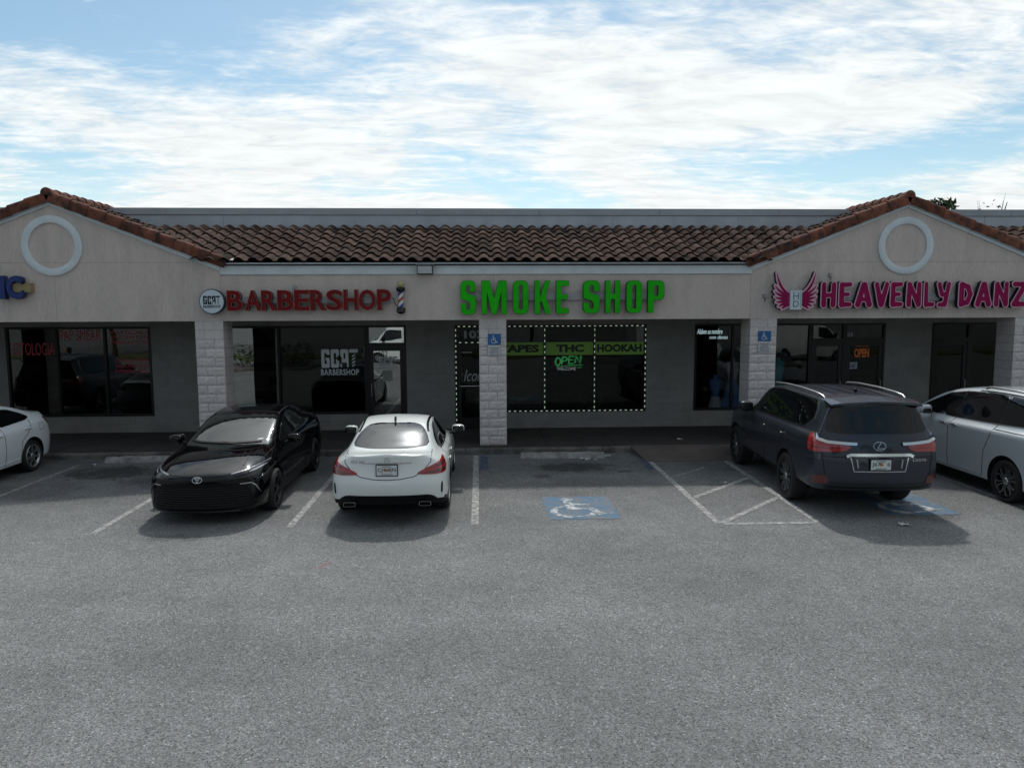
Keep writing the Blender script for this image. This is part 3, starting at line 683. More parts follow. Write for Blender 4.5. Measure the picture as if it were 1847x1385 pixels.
# ------------------------------------------------------------------ shopfronts
gl_film = glass_mat('film_glass', .30, .10)
gl_soft = glass_mat('soft_film_glass', .05, .25)
gl_mid = glass_mat('tinted_glass', .012, .28, ior=1.36)
gl_dark = glass_mat('dark_glass', .0, .40, ior=1.33)
gl_clear = glass_mat('clear_glass', .0, .75, ior=1.36)
def shopfront(x0, x1, z0, z1, mull, mats, name='window', trans=None):
    """frame with mullions; children are the panes between them"""
    m = MB(); t = .055; y0, y1 = WY - .015, WY + .09
    m.box(x0, x1, y0, y1, z0, z0 + t); m.box(x0, x1, y0, y1, z1 - t, z1)
    ed = [x0] + list(mull) + [x1]
    for e in ed:
        a = x0 if e == x0 else (x1 - t if e == x1 else e - t / 2)
        m.box(a, a + t, y0 + .002, y1 - .002, z0 + t, z1 - t)
    if trans: 
        for (ta, tb, tz) in trans: m.box(ta + .03, tb - .03, y0 + .004, y1 - .004, tz, tz + .06)
    f = bpart(m, name, bronze)
    for i in range(len(ed) - 1):
        g = MB().box(ed[i] + .02, ed[i + 1] - .02, WY + .035, WY + .043, z0 + .03, z1 - .03); bpart(g, 'pane', mats[i], f)
    return f
def door(x0, x1, mat, hinge='l', ztop=2.25, z1=2.80, tmat=None, lite=(.10, .09, .28)):
    m = MB(); t = .05; y0, y1 = WY - .015, WY + .09
    m.box(x0, x0 + t, y0, y1, ZS, z1); m.box(x1 - t, x1, y0, y1, ZS, z1); m.box(x0 + t, x1 - t, y0 + .002, y1 - .002, z1 - t, z1); m.box(x0 + t, x1 - t, y0 + .002, y1 - .002, ztop, ztop + .11)
    fr = bpart(m, 'door_frame', bronze)
    bpart(MB().box(x0 + .03, x1 - .03, WY + .035, WY + .043, ztop + .09, z1 - .03), 'transom_pane', tmat or mat, fr)
    m = MB(); a, b = x0 + t + .006, x1 - t - .006; st, tp, bt = lite; yy0, yy1 = WY + .0, WY + .05
    m.box(a, a + st, yy0, yy1, ZS + .012, ztop - .006); m.box(b - st, b, yy0, yy1, ZS + .012, ztop - .006); m.box(a + st, b - st, yy0 + .002, yy1 - .002, ztop - .006 - tp, ztop - .006); m.box(a + st, b - st, yy0 + .002, yy1 - .002, ZS + .012, ZS + .012 + bt)
    d = bpart(m, 'door', bronze)
    bpart(MB().box(a + st - .01, b - st + .01, WY + .02, WY + .028, ZS + bt, ztop - tp), 'pane', mat, d)
    hx = a + st / 2 if hinge == 'r' else b - st / 2
    m = MB().tube([(hx, WY - .005, 1.0), (hx, WY - .06, 1.02), (hx, WY - .06, 1.30), (hx, WY - .005, 1.32)], .012, 8); bpart(m, 'door_handle', grey_m, d, ang=60)
    return d, fr
win_left = shopfront(-11.73, -8.2, ZW0, ZW1, (-10.5, -9.33), (gl_soft, gl_soft, gl_soft))
win_barber = shopfront(-6.45, -2.84, ZW0, ZW1, (-5.05, ), (gl_film, gl_mid))
door_barber, tr_barber = door(-2.83, -1.845, gl_film, 'r', 2.25, 2.80, gl_film)
door_smoke, tr_smoke = door(-.60, .415, gl_dark, 'l', 2.30, 2.80)
win_smoke = shopfront(.42, 4.34, ZW0, ZW1, (1.70, 2.99), (gl_mid, gl_dark, gl_dark))
win_dance = shopfront(5.60, 8.675, ZW0, ZW1, (6.61, 7.64), (gl_clear, gl_clear, gl_clear))
door_dance, tr_dance = door(8.68, 9.575, gl_dark, 'l', 2.30, 2.80, gl_mid)
door_dance2, tr_dance2 = door(9.58, 10.655, gl_dark, 'l', 2.30, 2.80, gl_mid)
door_right, tr_right = door(11.925, 12.945, gl_dark, 'l', 2.30, 2.80)
win_right = shopfront(12.95, 13.9, ZW0, ZW1, (), (gl_dark,))
# ------------------------------------------------------------------ vehicles
def paint(name, col, metal=0., rough=.32, coat=1., spec=.25):
    return M(name, col, rough, metal=metal, coat=coat, coatr=.02, spec=spec, coord='obj')
p_black = paint('black_car_paint', (.002, .002, .003), 0, .3, .85, 0.)
p_white = paint('white_car_paint', (.77, .81, .79), 0, .35)
p_grey = paint('grey_car_paint', (.034, .040, .056), .5, .36, .7)
p_silver = paint('silver_car_paint', (.48, .53, .56), .15, .34)
p_white2 = paint('cool_white_car_paint', (.66, .72, .75), 0, .35)
car_glass = M('car_glass', (.004, .005, .006), .012, spec=.5, ior=1.5)
wind_glass = M('windscreen_glass', (.008, .011, .011), .012, spec=.5, ior=1.62)
rear_glass = M('rear_glass', (.004, .005, .007), .012, spec=.5, ior=1.62)
rubber = M('tyre_rubber', (.014, .014, .015), .75, bump=.15, bscale=160, coord='obj')
well_m = M('wheel_well', (.006, .006, .006), .95)
trim_blk = M('black_trim', (.006, .006, .007), .5, spec=.2)
gloss_blk = M('gloss_black', (.006, .006, .007), .12, spec=.6)
chrome = M('chrome', (.62, .64, .66), .14, metal=1.)
alloy = M('alloy', (.46, .47, .48), .3, metal=.9)
dark_alloy = M('dark_alloy', (.03, .031, .033), .35, metal=.6)
seam_m = M('panel_gap', (.004, .004, .005), .9)
red_lens = M('red_lens', (.34, .010, .014), .12, spec=.7, coat=1.)
dred_lens = M('dark_red_lens', (.10, .006, .008), .12, spec=.7, coat=1.)
clear_lens = M('clear_lens', (.35, .37, .40), .08, spec=.9, coat=1.)
drl_m = M('daytime_lamp', (.16, .17, .20), .2, coat=1.)
plate_m = M('plate_white', (.66, .70, .70), .45)
plate_ink = M('plate_ink', (.03, .09, .07), .5)
orange_m = M('plate_orange', (.55, .16, .03), .5)

def std(x, zt, wr, zr, wg, zg, ws, zs, wm, zm, wl, zl, zb, d=(0, 0, 0), c7=.8):
    return [(x, 0, zb), (x, wl * .86, zb), (x, wl, zl), (x, wm, zm), (x, ws, zs), (x, wg, zg), (x + d[0], wr, zr), (x + d[1], wr * .56, zr + (zt - zr) * c7), (x + d[2], 0, zt)]
def row(*p): return list(p)

class Car:
    def __init__(s, name, label, rows, body_mat, wheel_x, wheel_r, arch_r, loc, heading, crease=None, group='cars parked in front of the shops', cat='car', wy=.80, levels=3, low=(0, 0), zmap=None):
        s.zm = zmap or (lambda z: z); rows = [[(x, y, s.zm(z)) for x, y, z in r] for r in rows]
        s.root = empty(name, (loc[0], loc[1], 0), heading); tag(s.root, label, cat, group)
        s.mat = body_mat; K = len(rows[0]); N = len(rows)
        vid = {}; vs = []; fs = []
        def V(i, k, sg):
            x, y, z = rows[i][k]
            key = (i, k, sg if y > 1e-6 else 1)
            if key not in vid: vid[key] = len(vs); vs.append((x, y * sg, z))
            return vid[key]
        for i in range(N - 1):
            for k in range(K - 1):
                for sg in (1, -1):
                    q = [V(i, k, sg), V(i, k + 1, sg), V(i + 1, k + 1, sg), V(i + 1, k, sg)]
                    u = []
                    for a in q:
                        if a not in u: u.append(a)
                    if len(u) >= 3: fs.append(tuple(u if sg > 0 else u[::-1]))
        me = bpy.data.meshes.new(name); me.from_pydata(vs, [], fs)
        bm = bmesh.new(); bm.from_mesh(me); bmesh.ops.recalc_face_normals(bm, faces=bm.faces)
        cl = bm.edges.layers.float.new('crease_edge'); bm.verts.ensure_lookup_table()
        def setc(a, b, v):
            if a == b: return
            e = bm.edges.get((bm.verts[a], bm.verts[b]))
            if e: e[cl] = v
        for (kind, idx, v, lo, hi) in (crease or []):
            for sg in (1, -1):
                if kind == 'l':
                    for i in range(max(lo, 0), min(hi, N - 1)): setc(V(i, idx, sg), V(i + 1, idx, sg), v)
                else:
                    for k in range(max(lo, 0), min(hi, K - 1)): setc(V(idx, k, sg), V(idx, k + 1, sg), v)
        bm.to_mesh(me); bm.free()
        o = bpy.data.objects.new('tmp', me); COL.objects.link(o)
        md = o.modifiers.new('s', 'SUBSURF'); md.levels = md.render_levels = levels; md.boundary_smooth = 'PRESERVE_CORNERS'
        dg = bpy.context.evaluated_depsgraph_get(); sm = bpy.data.meshes.new_from_object(o.evaluated_get(dg))
        s.sv = [v.co.copy() for v in sm.vertices]; s.sn = [n.vector.copy() for n in sm.vertex_normals]; s.sf = [tuple(p.vertices) for p in sm.polygons]
        s.bvh = BVHTree.FromPolygons(s.sv, s.sf)
        # wheel openings
        cut = MB()
        for wx in wheel_x:
            for sg in (1, -1):
                cut.lathe([(arch_r, sg * (wy - .26)), (arch_r, sg * 1.4)], 48, 'y', (wx, 0, wheel_r * 1.02))
        cm = cut.mesh('cut'); co = bpy.data.objects.new('cut', cm); COL.objects.link(co)
        cm.materials.append(well_m); me.materials.append(body_mat); me.materials.append(well_m)
        b = o.modifiers.new('b', 'BOOLEAN'); b.object = co; b.operation = 'DIFFERENCE'; b.solver = 'EXACT'; b.material_mode = 'TRANSFER'
        dg = bpy.context.evaluated_depsgraph_get(); fm = bpy.data.meshes.new_from_object(o.evaluated_get(dg))
        bpy.data.objects.remove(o); bpy.data.objects.remove(co)
        # well faces: inside the cutters
        mi = []
        wi = [i for i, mm in enumerate(fm.materials) if mm == well_m]; wi = wi[-1] if wi else 0
        bi = [i for i, mm in enumerate(fm.materials) if mm == body_mat][0]
        for p in fm.polygons:
            c = p.center; inw = any(math.hypot(c.x - wx, c.z - wheel_r * 1.02) < arch_r * 1.004 and abs(p.normal.y) < .5 or (math.hypot(c.x - wx, c.z - wheel_r * 1.02) < arch_r * .999) for wx in wheel_x) and abs(c.y) > .3
            mi.append(wi if inw or (p.normal.z < -.55 and c.z < .5) or (c.z < low[0] and c.x < low[1]) else bi)
        fm.polygons.foreach_set('material_index', mi); smooth(fm, 38)
        s.body = link('body', fm, None, s.root)
        s.wr = wheel_r
    # --- projection of outlines on the skin
    def _ray(s, view, u, v):
        if view != 'T': v = s.zm(v)
        if view == 'L': o, d = Vector((u, 3, v)), Vector((0, -1, 0))
        elif view == 'R': o, d = Vector((u, -3, v)), Vector((0, 1, 0))
        elif view == 'F': o, d = Vector((6, u, v)), Vector((-1, 0, 0))
        elif view == 'B': o, d = Vector((-6, u, v)), Vector((1, 0, 0))
        elif view == 'T': o, d = Vector((u, v, 4)), Vector((0, 0, -1))
        else:  # ('A', deg): looking in from azimuth deg; u runs along the perpendicular
            a = R(view[1]); out = Vector((math.cos(a), math.sin(a), 0)); pr = Vector((-math.sin(a), math.cos(a), 0))
            o, d = out * 6 + pr * u + Vector((0, 0, v)), -out
        h, n, i, t = s.bvh.ray_cast(o, d)
        if h is None: return None
        f = s.sf[i]; pts = [s.sv[q] for q in f]
        from mathutils.interpolate import poly_3d_calc
        w = poly_3d_calc(pts, h); nn = Vector((0, 0, 0))
        for q, ww in zip(f, w): nn += s.sn[q] * ww
        if nn.dot(d) > 0: nn = -nn
        return h, nn.normalized()
    def patch(s, name, outline, view, mat, off=.004, sp=.06, parent=None, chaikin=2, skirt=True, maxang=None):
        P = [tuple(p) for p in outline]
        for _ in range(chaikin):
            Q = []
            for i in range(len(P)):
                a, b = P[i], P[(i + 1) % len(P)]
                t = min(.22, .045 / (1e-6 + math.hypot(b[0] - a[0], b[1] - a[1])))
                Q += [(a[0] + (b[0] - a[0]) * t, a[1] + (b[1] - a[1]) * t), (b[0] + (a[0] - b[0]) * t, b[1] + (a[1] - b[1]) * t)]
            P = Q
        D = []
        for i in range(len(P)):
            a, b = P[i], P[(i + 1) % len(P)]; L = math.hypot(b[0] - a[0], b[1] - a[1]); n = max(1, int(L / sp))
            D += [(a[0] + (b[0] - a[0]) * t / n, a[1] + (b[1] - a[1]) * t / n) for t in range(n)]
        arr = np.array(D); lo, hi = arr.min(0), arr.max(0); pts = [Vector(p) for p in D]; nb = len(pts)
        for u in np.arange(lo[0] + sp / 2, hi[0], sp):
            for v in np.arange(lo[1] + sp / 2, hi[1], sp):
                ins = False; j = nb - 1
                for i in range(nb):
                    xi, yi = D[i]; xj, yj = D[j]
                    if (yi > v) != (yj > v) and u < (xj - xi) * (v - yi) / (yj - yi) + xi: ins = not ins
                    j = i
                if ins and np.min(np.hypot(arr[:, 0] - u, arr[:, 1] - v)) > sp * .35: pts.append(Vector((u, v)))
        r = delaunay_2d_cdt(pts, [], [list(range(nb))], 1, 1e-5)
        vc, ed, fc = r[0], r[1], r[2]
        H = [s._ray(view, p.x, p.y) for p in vc]
        idx = {}; vs = []; ns = []
        for i, h in enumerate(H):
            if h: idx[i] = len(vs); vs.append(h[0] + h[1] * off); ns.append(h[1])
        fs = [tuple(idx[q] for q in f) for f in fc if all(q in idx for q in f)]
        if not fs: return None
        # orient
        me = bpy.data.meshes.new(name)
        out = []
        for f in fs:
            a, b, c = (vs[q] for q in f[:3])
            out.append(f if (b - a).cross(c - a).dot(ns[f[0]]) > 0 else f[::-1])
        if skirt:
            cnt = {}
            for f in out:
                for i in range(len(f)):
                    e = (f[i], f[(i + 1) % len(f)]); k = (min(e), max(e)); cnt.setdefault(k, []).append(e)
            for k, es in cnt.items():
                if len(es) == 1:
                    a, b = es[0]; o = len(vs)
                    t = (vs[b] - vs[a]); sn = t.cross(ns[a]).normalized()
                    vs += [vs[a].copy(), vs[b].copy(), vs[b] - ns[b] * (off + .004), vs[a] - ns[a] * (off + .004)]; ns += [sn] * 4
                    out.append((o + 1, o, o + 3, o + 2))
        me.from_pydata([tuple(v) for v in vs], [], out); me.update()
        me.polygons.foreach_set('use_smooth', [True] * len(me.polygons))
        try: me.normals_split_custom_set_from_vertices([tuple(n) for n in ns])
        except Exception: pass
        return link(name, me, mat, parent or s.root)
    def patch2(s, name, outline, mat, **k):
        """same outline on the left and right flank"""
        return s.patch(name, outline, 'L', mat, **k), s.patch(name, outline, 'R', mat, **k)
    def mir(s, name, outline, view, mat, **k):
        """outline and its mirror image in a front or rear view"""
        return s.patch(name, outline, view, mat, **k), s.patch(name, [(-u, v) for u, v in outline], view, mat, **k)
    def strip(s, name, pts, w, view, mat, off=.003, parent=None, closed=False, sp=.04, height=None):
        P = [Vector(p) for p in pts]
        if closed: P.append(P[0])
        D = []
        for a, b in zip(P[:-1], P[1:]):
            n = max(1, int((b - a).length / sp)); D += [a.lerp(b, t / n) for t in range(n)]
        D.append(P[-1]); vs = []; fs = []; prev = None
        for i, p in enumerate(D):
            d = (D[min(i + 1, len(D) - 1)] - D[max(i - 1, 0)]).normalized(); q = Vector((-d.y, d.x)) * w / 2
            A, Bq = s._ray(view, p.x + q.x, p.y + q.y), s._ray(view, p.x - q.x, p.y - q.y)
            if A and Bq and (A[0] - Bq[0]).length < w * 6:
                o = len(vs); h = height or .002
                vs += [A[0] - A[1] * .002, A[0] + A[1] * off, Bq[0] + Bq[1] * off, Bq[0] - Bq[1] * .002]
                if prev is not None: fs += [(prev + k, prev + k + 1, o + k + 1, o + k) for k in range(3)]
                prev = o
            else: prev = None
        if not fs: return None
        m = MB(); m.add(vs, fs); return m.build(name, mat, parent or s.root)
    def strip2(s, name, pts, w, mat, **k): return s.strip(name, pts, w, 'L', mat, **k), s.strip(name, pts, w, 'R', mat, **k)
    def wheels(s, xs, y, R_, rr, w, spokes, rim_mat, hub=chrome, backing=None, ring=True):
        tyre = MB(); pr = [(rr, -w / 2), (rr + .02, -w / 2), (R_ - .035, -w / 2 - .006), (R_ - .008, -w / 2 + .02), (R_, -w / 2 + .05), (R_, w / 2 - .05), (R_ - .008, w / 2 - .02), (R_ - .035, w / 2 + .006), (rr + .02, w / 2), (rr - .004, w / 2 - .006), (rr - .02, w / 2 - .05)]
        tyre.lathe(pr, 48, 'y', cap=False); tme = tyre.mesh('tyre', ang=40); tme.materials.append(rubber)
        bk = MB(); bk.lathe([(.0, -w / 2 + .02), (rr - .005, -w / 2 + .02), (rr - .005, w / 2 - .05), (rr - .03, w / 2 - .055), (rr - .035, w / 2 - .085), (.0, w / 2 - .085)], 40, 'y', cap=False)
        for k in range(24):
            pass
        bk2 = bk
        if not ring: bk.lathe([(rr - .02, w / 2 - .05), (rr + .008, w / 2 - .004), (rr + .004, w / 2 + .004), (rr - .016, w / 2 - .002), (rr - .03, w / 2 - .03)], 48, 'y', cap=False)
        bme = bk.mesh('wheel', ang=40); bme.materials.append(backing or dark_alloy)
        rm = MB()
        (rm if ring else bk2).lathe([(rr - .02, w / 2 - .05), (rr + .008, w / 2 - .004), (rr + .004, w / 2 + .004), (rr - .016, w / 2 - .002), (rr - .03, w / 2 - .03)], 48, 'y', cap=False)
        rm.lathe([(.0, w / 2 - .004), (.05, w / 2 - .006), (.062, w / 2 - .02), (.062, w / 2 - .08)], 20, 'y', cap=False)
        for poly in spokes: rm.prism([(r * math.cos(a), r * math.sin(a)) for r, a in poly], w / 2 - .045, w / 2 - .012)
        rme = rm.mesh('rim', ang=30); rme.materials.append(rim_mat)
        for wx in xs:
            for sg in (1, -1):
                o = link('wheel', bme, None, s.root, (wx, sg * y, R_ * .985), (0, random.uniform(0, 6.28), 0 if sg > 0 else PI))
                link('tyre', tme, None, o); link('rim', rme, None, o)
    def blob(s, name, c, h, mat, parent=None, power=2.6, seg=(16, 10), taper=0.):
        """superellipsoid, for mirror caps, handles and fins"""
        vs = []; fs = []; nu, nv = seg; sp = lambda a, e: math.copysign(abs(a) ** e, a)
        e = 2 / power
        for j in range(nv + 1):
            t = -PI / 2 + PI * j / nv
            for i in range(nu):
                p = 2 * PI * i / nu; x = sp(math.cos(t), e) * sp(math.cos(p), e); y = sp(math.cos(t), e) * sp(math.sin(p), e); z = sp(math.sin(t), e)
                x *= 1 - taper * y; vs.append((c[0] + h[0] * x, c[1] + h[1] * y, c[2] + h[2] * z))
        fs = [(j * nu + i, j * nu + (i + 1) % nu, (j + 1) * nu + (i + 1) % nu, (j + 1) * nu + i) for j in range(nv) for i in range(nu)]
        m = MB(); m.add(vs, fs); me = m.mesh(name); bm = bmesh.new(); bm.from_mesh(me); bmesh.ops.remove_doubles(bm, verts=bm.verts, dist=1e-5); bmesh.ops.recalc_face_normals(bm, faces=bm.faces); bm.to_mesh(me); bm.free(); smooth(me, 180)
        return link(name, me, mat, parent or s.root)
    def mirrors(s, x, y, z, cap, base=trim_blk, size=(.10, .115, .075), gl=.92):
        for sg in (1, -1):
            o = s.blob('wing_mirror', (x, sg * (y + .10), z + .02), size, cap, power=3.2)
            s.blob('mirror_glass', (x - size[0] * .84, sg * (y + .10), z + .02 - (.92 - gl) * .1), (.03, size[1] * gl, size[2] * (gl - .04)), car_glass, o, power=4)
            m = MB(); m.box(x - .03, x + .05, sg * (y - .06) if sg > 0 else -(y + .06), sg * (y + .06) if sg > 0 else -(y - .06), z - .075, z - .035); m.build('mirror_arm', base, o, bevel=.012)
    def handles(s, pts, mat, w=.10):
        for (x, z) in pts:
            for v in ('L', 'R'):
                h = s._ray(v, x, z)
                if h:
                    p = h[0] + h[1] * .018; o = s.blob('door_handle', p, (w, .014, .016), mat, power=3)
    def plate(s, text, sub, x, z, face, ink=plate_ink, w=.305, h=.155):
        root = MB().box(x - .012 if face < 0 else x, x if face < 0 else x + .012, -w / 2 - .012, w / 2 + .012, z - h / 2 - .012, z + h / 2 + .012).build('plate_frame', gloss_blk if face < 0 else gloss_blk, s.root, bevel=.003)
        xx = x - .014 if face < 0 else x + .014
        MB().box(min(xx, xx + .004), max(xx, xx + .004), -w / 2, w / 2, z - h / 2, z + h / 2).build('licence_plate', plate_m, root, bevel=.002)
        def put(t, y0, y1, z0, z1, mat):
            me = text_mesh(t, .002, .004); fit(me, y0, y1, z0, z1)
            me.transform(Matrix.Rotation(R(-90 if face < 0 else 90), 4, 'Z')); me.transform(Matrix.Translation((xx - .0035 if face < 0 else xx + .0055, 0, 0)))
            link('plate_lettering', me, mat, root)
        put(text, -w * .44, w * .44, z - h * .22, z + h * .24, ink)
        put(sub[0], -w * .22, w * .22, z + h * .31, z + h * .43, ink); put(sub[1], -w * .26, w * .26, z - h * .43, z - h * .31, ink)
        o = MB(); o.lathe([(.0, 0), (.022, 0), (.022, .003), (0, .003)], 14, 'x', (xx - (.005 if face < 0 else -.003), 0, z + .005)); o.build('plate_orange', orange_m, root)
        return root
    def badge(s, me, view, u, v, mat, name='emblem', off=.004, parent=None):
        """flat plate mesh (x-z plane, front at y=0 facing -y) laid on the skin"""
        h = s._ray(view, u, v)
        n = h[1]; zax = Vector((0, 0, 1)); xax = zax.cross(-n).normalized() * -1
        xax = n.cross(zax).normalized() * -1
        up = xax.cross(n).normalized() * -1
        if up.z < 0: up = -up
        xax = up.cross(n).normalized()
        A = Matrix((xax, -n, up)).transposed().to_4x4(); A.translation = h[0] + n * off
        me.transform(A); return link(name, me, mat, parent or s.root)

def pol(*p): return [(r, R(a)) for r, a in p]
def spokes_simple(n, r0, r1, a0, a1, off=0):
    out = []
    for k in range(n):
        c = 360 * k / n + off; out.append(pol((r0, c - a0), (r1, c - a1), (r1, c + a1), (r0, c + a0)))
    return out
def spokes_double(n, r0, r1, gap, wd):
    out = []
    for k in range(n):
        c = 360 * k / n
        for sg in (-1, 1): out.append(pol((r0, c + sg * 5 - 5), (r1, c + sg * gap - wd), (r1, c + sg * gap + wd), (r0, c + sg * 5 + 5)))
    return out

# ---- white four-door coupe seen from behind (parked nose in)
def rear_coupe():
    W = .905
    T = lambda x, zt, wr, zr, wg, zg, ws, zs, wm=W, zm=.52, wl=.86, zl=.24, zb=.19, d=(0, 0, 0): std(x, zt, wr, zr, wg, zg, ws, zs, wm, zm, wl, zl, zb, d)
    rows = [
        row((2.10, 0, .2), (2.16, 0, .19), (2.22, 0, .28), (2.27, 0, .48), (2.26, 0, .58), (2.23, 0, .66), (2.20, 0, .70), (2.16, 0, .72), (2.10, 0, .735)),
        row((2.02, 0, .2), (2.08, .48, .19), (2.13, .50, .28), (2.17, .50, .48), (2.16, .50, .58), (2.12, .48, .67), (2.09, .42, .71), (2.06, .24, .73), (2.04, 0, .745)),
        T(1.88, .79, .46, .775, .68, .73, .78, .66, .85, .48, .80, .26),
        T(1.62, .83, .50, .82, .73, .79, .84, .72, .895),
        T(1.35, .87, .53, .86, .75, .83, .86, .77, .91),
        T(.78, .95, .60, .935, .77, .90, .865, .83, .90, d=(.02, .12, .20)),
        T(.30, 1.18, .62, 1.14, .775, .93, .865, .86, .90, d=(.02, .08, .10)),
        T(-.15, 1.385, .585, 1.345, .77, .95, .865, .875),
        T(-.60, 1.432, .575, 1.395, .765, .965, .87, .885),
        T(-1.02, 1.405, .565, 1.365, .755, .98, .885, .895),
        T(-1.42, 1.29, .575, 1.245, .745, .985, .90, .895, .915, d=(0, -.03, -.05)),
        T(-1.80, 1.115, .62, 1.085, .73, .995, .885, .90, .91, d=(0, -.05, -.08)),
        T(-2.02, 1.062, .62, 1.045, .70, 1.00, .85, .90, .895, .54, .85, .28, .22, d=(0, -.02, -.03)),
        row((-2.10, 0, .28), (-2.12, .66, .27), (-2.16, .78, .30), (-2.22, .835, .58), (-2.16, .80, .84), (-2.14, .72, .97), (-2.18, .58, 1.045), (-2.22, .32, 1.068), (-2.23, 0, 1.072)),
        row((-2.20, 0, .30), (-2.24, .46, .28), (-2.32, .52, .32), (-2.385, .54, .60), (-2.335, .53, .72), (-2.300, .50, .90), (-2.315, .47, 1.035), (-2.30, .26, 1.066), (-2.30, 0, 1.074)),
        row((-2.22, 0, .30), (-2.27, 0, .28), (-2.345, 0, .32), (-2.41, 0, .60), (-2.36, 0, .72), (-2.325, 0, .90), (-2.345, 0, 1.04), (-2.335, 0, 1.068), (-2.32, 0, 1.076))]
    cr = [('l', 5, .35, 4, 12), ('l', 6, .35, 4, 11), ('l', 4, .15, 2, 12), ('l', 6, .95, 12, 15), ('l', 2, .5, 0, 16), ('r', 5, .4, 6, 8)]
    c = Car('white_coupe', 'white coupe parked nose in, seen from behind, sun glinting in its rear window', rows, p_white, (1.35, -1.35), .325, .372, (-1.375, -3.33), R(90), cr, low=(.37, -1.9))
    c.wheels((1.35, -1.35), .765, .325, .235, .225, spokes_double(5, .05, .225, 13, 4), alloy)
    rw = c.patch('rear_window', [(-.60, 1.105), (-.54, 1.24), (-.44, 1.335), (-.28, 1.365), (.28, 1.365), (.44, 1.335), (.54, 1.24), (.60, 1.105), (.3, 1.088), (-.3, 1.088)], 'B', rear_glass, off=.003, chaikin=1, sp=.05)
    c.patch('windscreen', [(-.66, .99), (-.52, 1.33), (.52, 1.33), (.66, .99), (.3, .97), (-.3, .97)], 'F', wind_glass, chaikin=1)
    c.patch2('side_window', [(.55, .965), (.10, 1.18), (-.25, 1.315), (-.62, 1.345), (-.62, .985)], car_glass, chaikin=1)
    c.patch2('side_window', [(-.66, .985), (-.66, 1.343), (-1.0, 1.305), (-1.33, 1.16), (-1.48, 1.04), (-1.36, 1.0)], car_glass, chaikin=1)
    c.strip2('window_trim', [(.60, .955), (-.62, .972), (-1.40, .99)], .018, chrome, off=.005)
    for sg in (1, -1):   # black roof joints
        c.strip('roof_strip', [(-.10, sg * .555), (-.6, sg * .535), (-1.0, sg * .525), (-1.22, sg * .535), (-1.36, sg * .552)], .035, 'T', gloss_blk, off=.004)
    # tail lamps: swept teardrops wrapping the corner
    for sg in (1, -1):
        v = ('A', 180 - sg * 32)
        a = R(180 - sg * 32); pr = (-math.sin(a), math.cos(a))
        def pj(x, y, z): return (x * pr[0] + y * pr[1], z)
        out = [pj(-1.93, sg * .90, .965), pj(-1.97, sg * .89, .86), pj(-2.06, sg * .88, .755), pj(-2.20, sg * .70, .745), pj(-2.33, sg * .45, .765), pj(-2.32, sg * .47, .80), pj(-2.26, sg * .62, .865), pj(-2.10, sg * .80, .93)]
        tl = c.patch('tail_light', out, v, red_lens, off=.010, chaikin=1, sp=.04)
        out2 = [pj(-2.02, sg * .88, .80), pj(-2.10, sg * .84, .775), pj(-2.24, sg * .62, .765), pj(-2.31, sg * .48, .775), pj(-2.24, sg * .64, .80), pj(-2.08, sg * .84, .825)]
        if tl: c.patch('lens_stripe', out2, v, dred_lens, off=.013, chaikin=1, sp=.04, parent=tl)
        out3 = [pj(-1.99, sg * .89, .905), pj(-2.04, sg * .87, .87), pj(-2.20, sg * .68, .845), pj(-2.28, sg * .56, .825), pj(-2.19, sg * .70, .865), pj(-2.06, sg * .85, .915)]
        if tl: c.patch('lens_stripe', out3, v, dred_lens, off=.013, chaikin=1, sp=.04, parent=tl)
    c.strip('boot_gap', [(-.645, 1.05), (-.64, .93), (-.52, .80), (-.40, .735), (-.2, .70), (0, .692), (.2, .70), (.40, .735), (.52, .80), (.64, .93), (.645, 1.05)], .010, 'B', seam_m)
    c.strip('boot_crease', [(-.36, .935), (0, .938), (.36, .935)], .014, 'B', chrome, off=.006)
    c.strip('bumper_crease', [(-.70, .60), (-.3, .625), (.3, .625), (.70, .60)], .006, 'B', p_white, off=.002)
    c.patch('rear_diffuser', [(-.78, .29), (-.72, .40), (-.62, .455), (.62, .455), (.72, .40), (.78, .29), (.5, .27), (-.5, .27)], 'B', trim_blk, off=.006, chaikin=1)
    c.mir('bumper_vent', [(.795, .62), (.815, .62), (.81, .46), (.785, .45)], 'B', gloss_blk, off=.008, chaikin=1, sp=.03)
    for sg in (1, -1):
        e = MB(); y = sg * .56; prof = [(.085, .035), (-.085, .035), (-.095, .0), (-.07, -.03), (.07, -.03), (.095, 0)]
        q = G2(-.11, .11, -.05, .05, .006); q.U(q.rr(-.09, .09, -.034, .034, .02)).S(q.rr(-.082, .082, -.027, .027, .016)); me = q.mesh(.06)
        me.transform(Matrix.Rotation(R(-90), 4, 'Z')); me.transform(Matrix.Translation((-2.385, y, .335))); link('exhaust_tip', me, M('dark_chrome', (.26, .27, .28), .25, metal=1.), c.root)
    c.blob('shark_fin', (-1.08, 0, 1.415), (.085, .02, .05), gloss_blk, power=2.)
    c.mirrors(.42, .885, .985, p_white); c.handles([(-.45, .80), (-1.30, .82)], p_white)
    c.strip2('door_gap', [(.72, .90), (.74, .55), (.70, .28)], .008, seam_m); c.strip2('door_gap', [(-.62, .97), (-.60, .6), (-.52, .27)], .008, seam_m)
    c.strip2('door_gap', [(-1.45, .97), (-1.30, .80), (-1.02, .62), (-.95, .45), (-.92, .27)], .008, seam_m)
    pl = c.plate('CJ4 4JN', ('FLORIDA', 'Sunshine State'), -2.352, .838, -1, plate_ink)
    star = G2(-1, 1, -1, 1, .05); star.U(abs(np.hypot(star.X, star.Y) - .9) - .08)
    for k in range(3):
        a = R(90 + 120 * k); star.U(star.seg((0, 0), (.86 * math.cos(a), .86 * math.sin(a)), .15, .04))
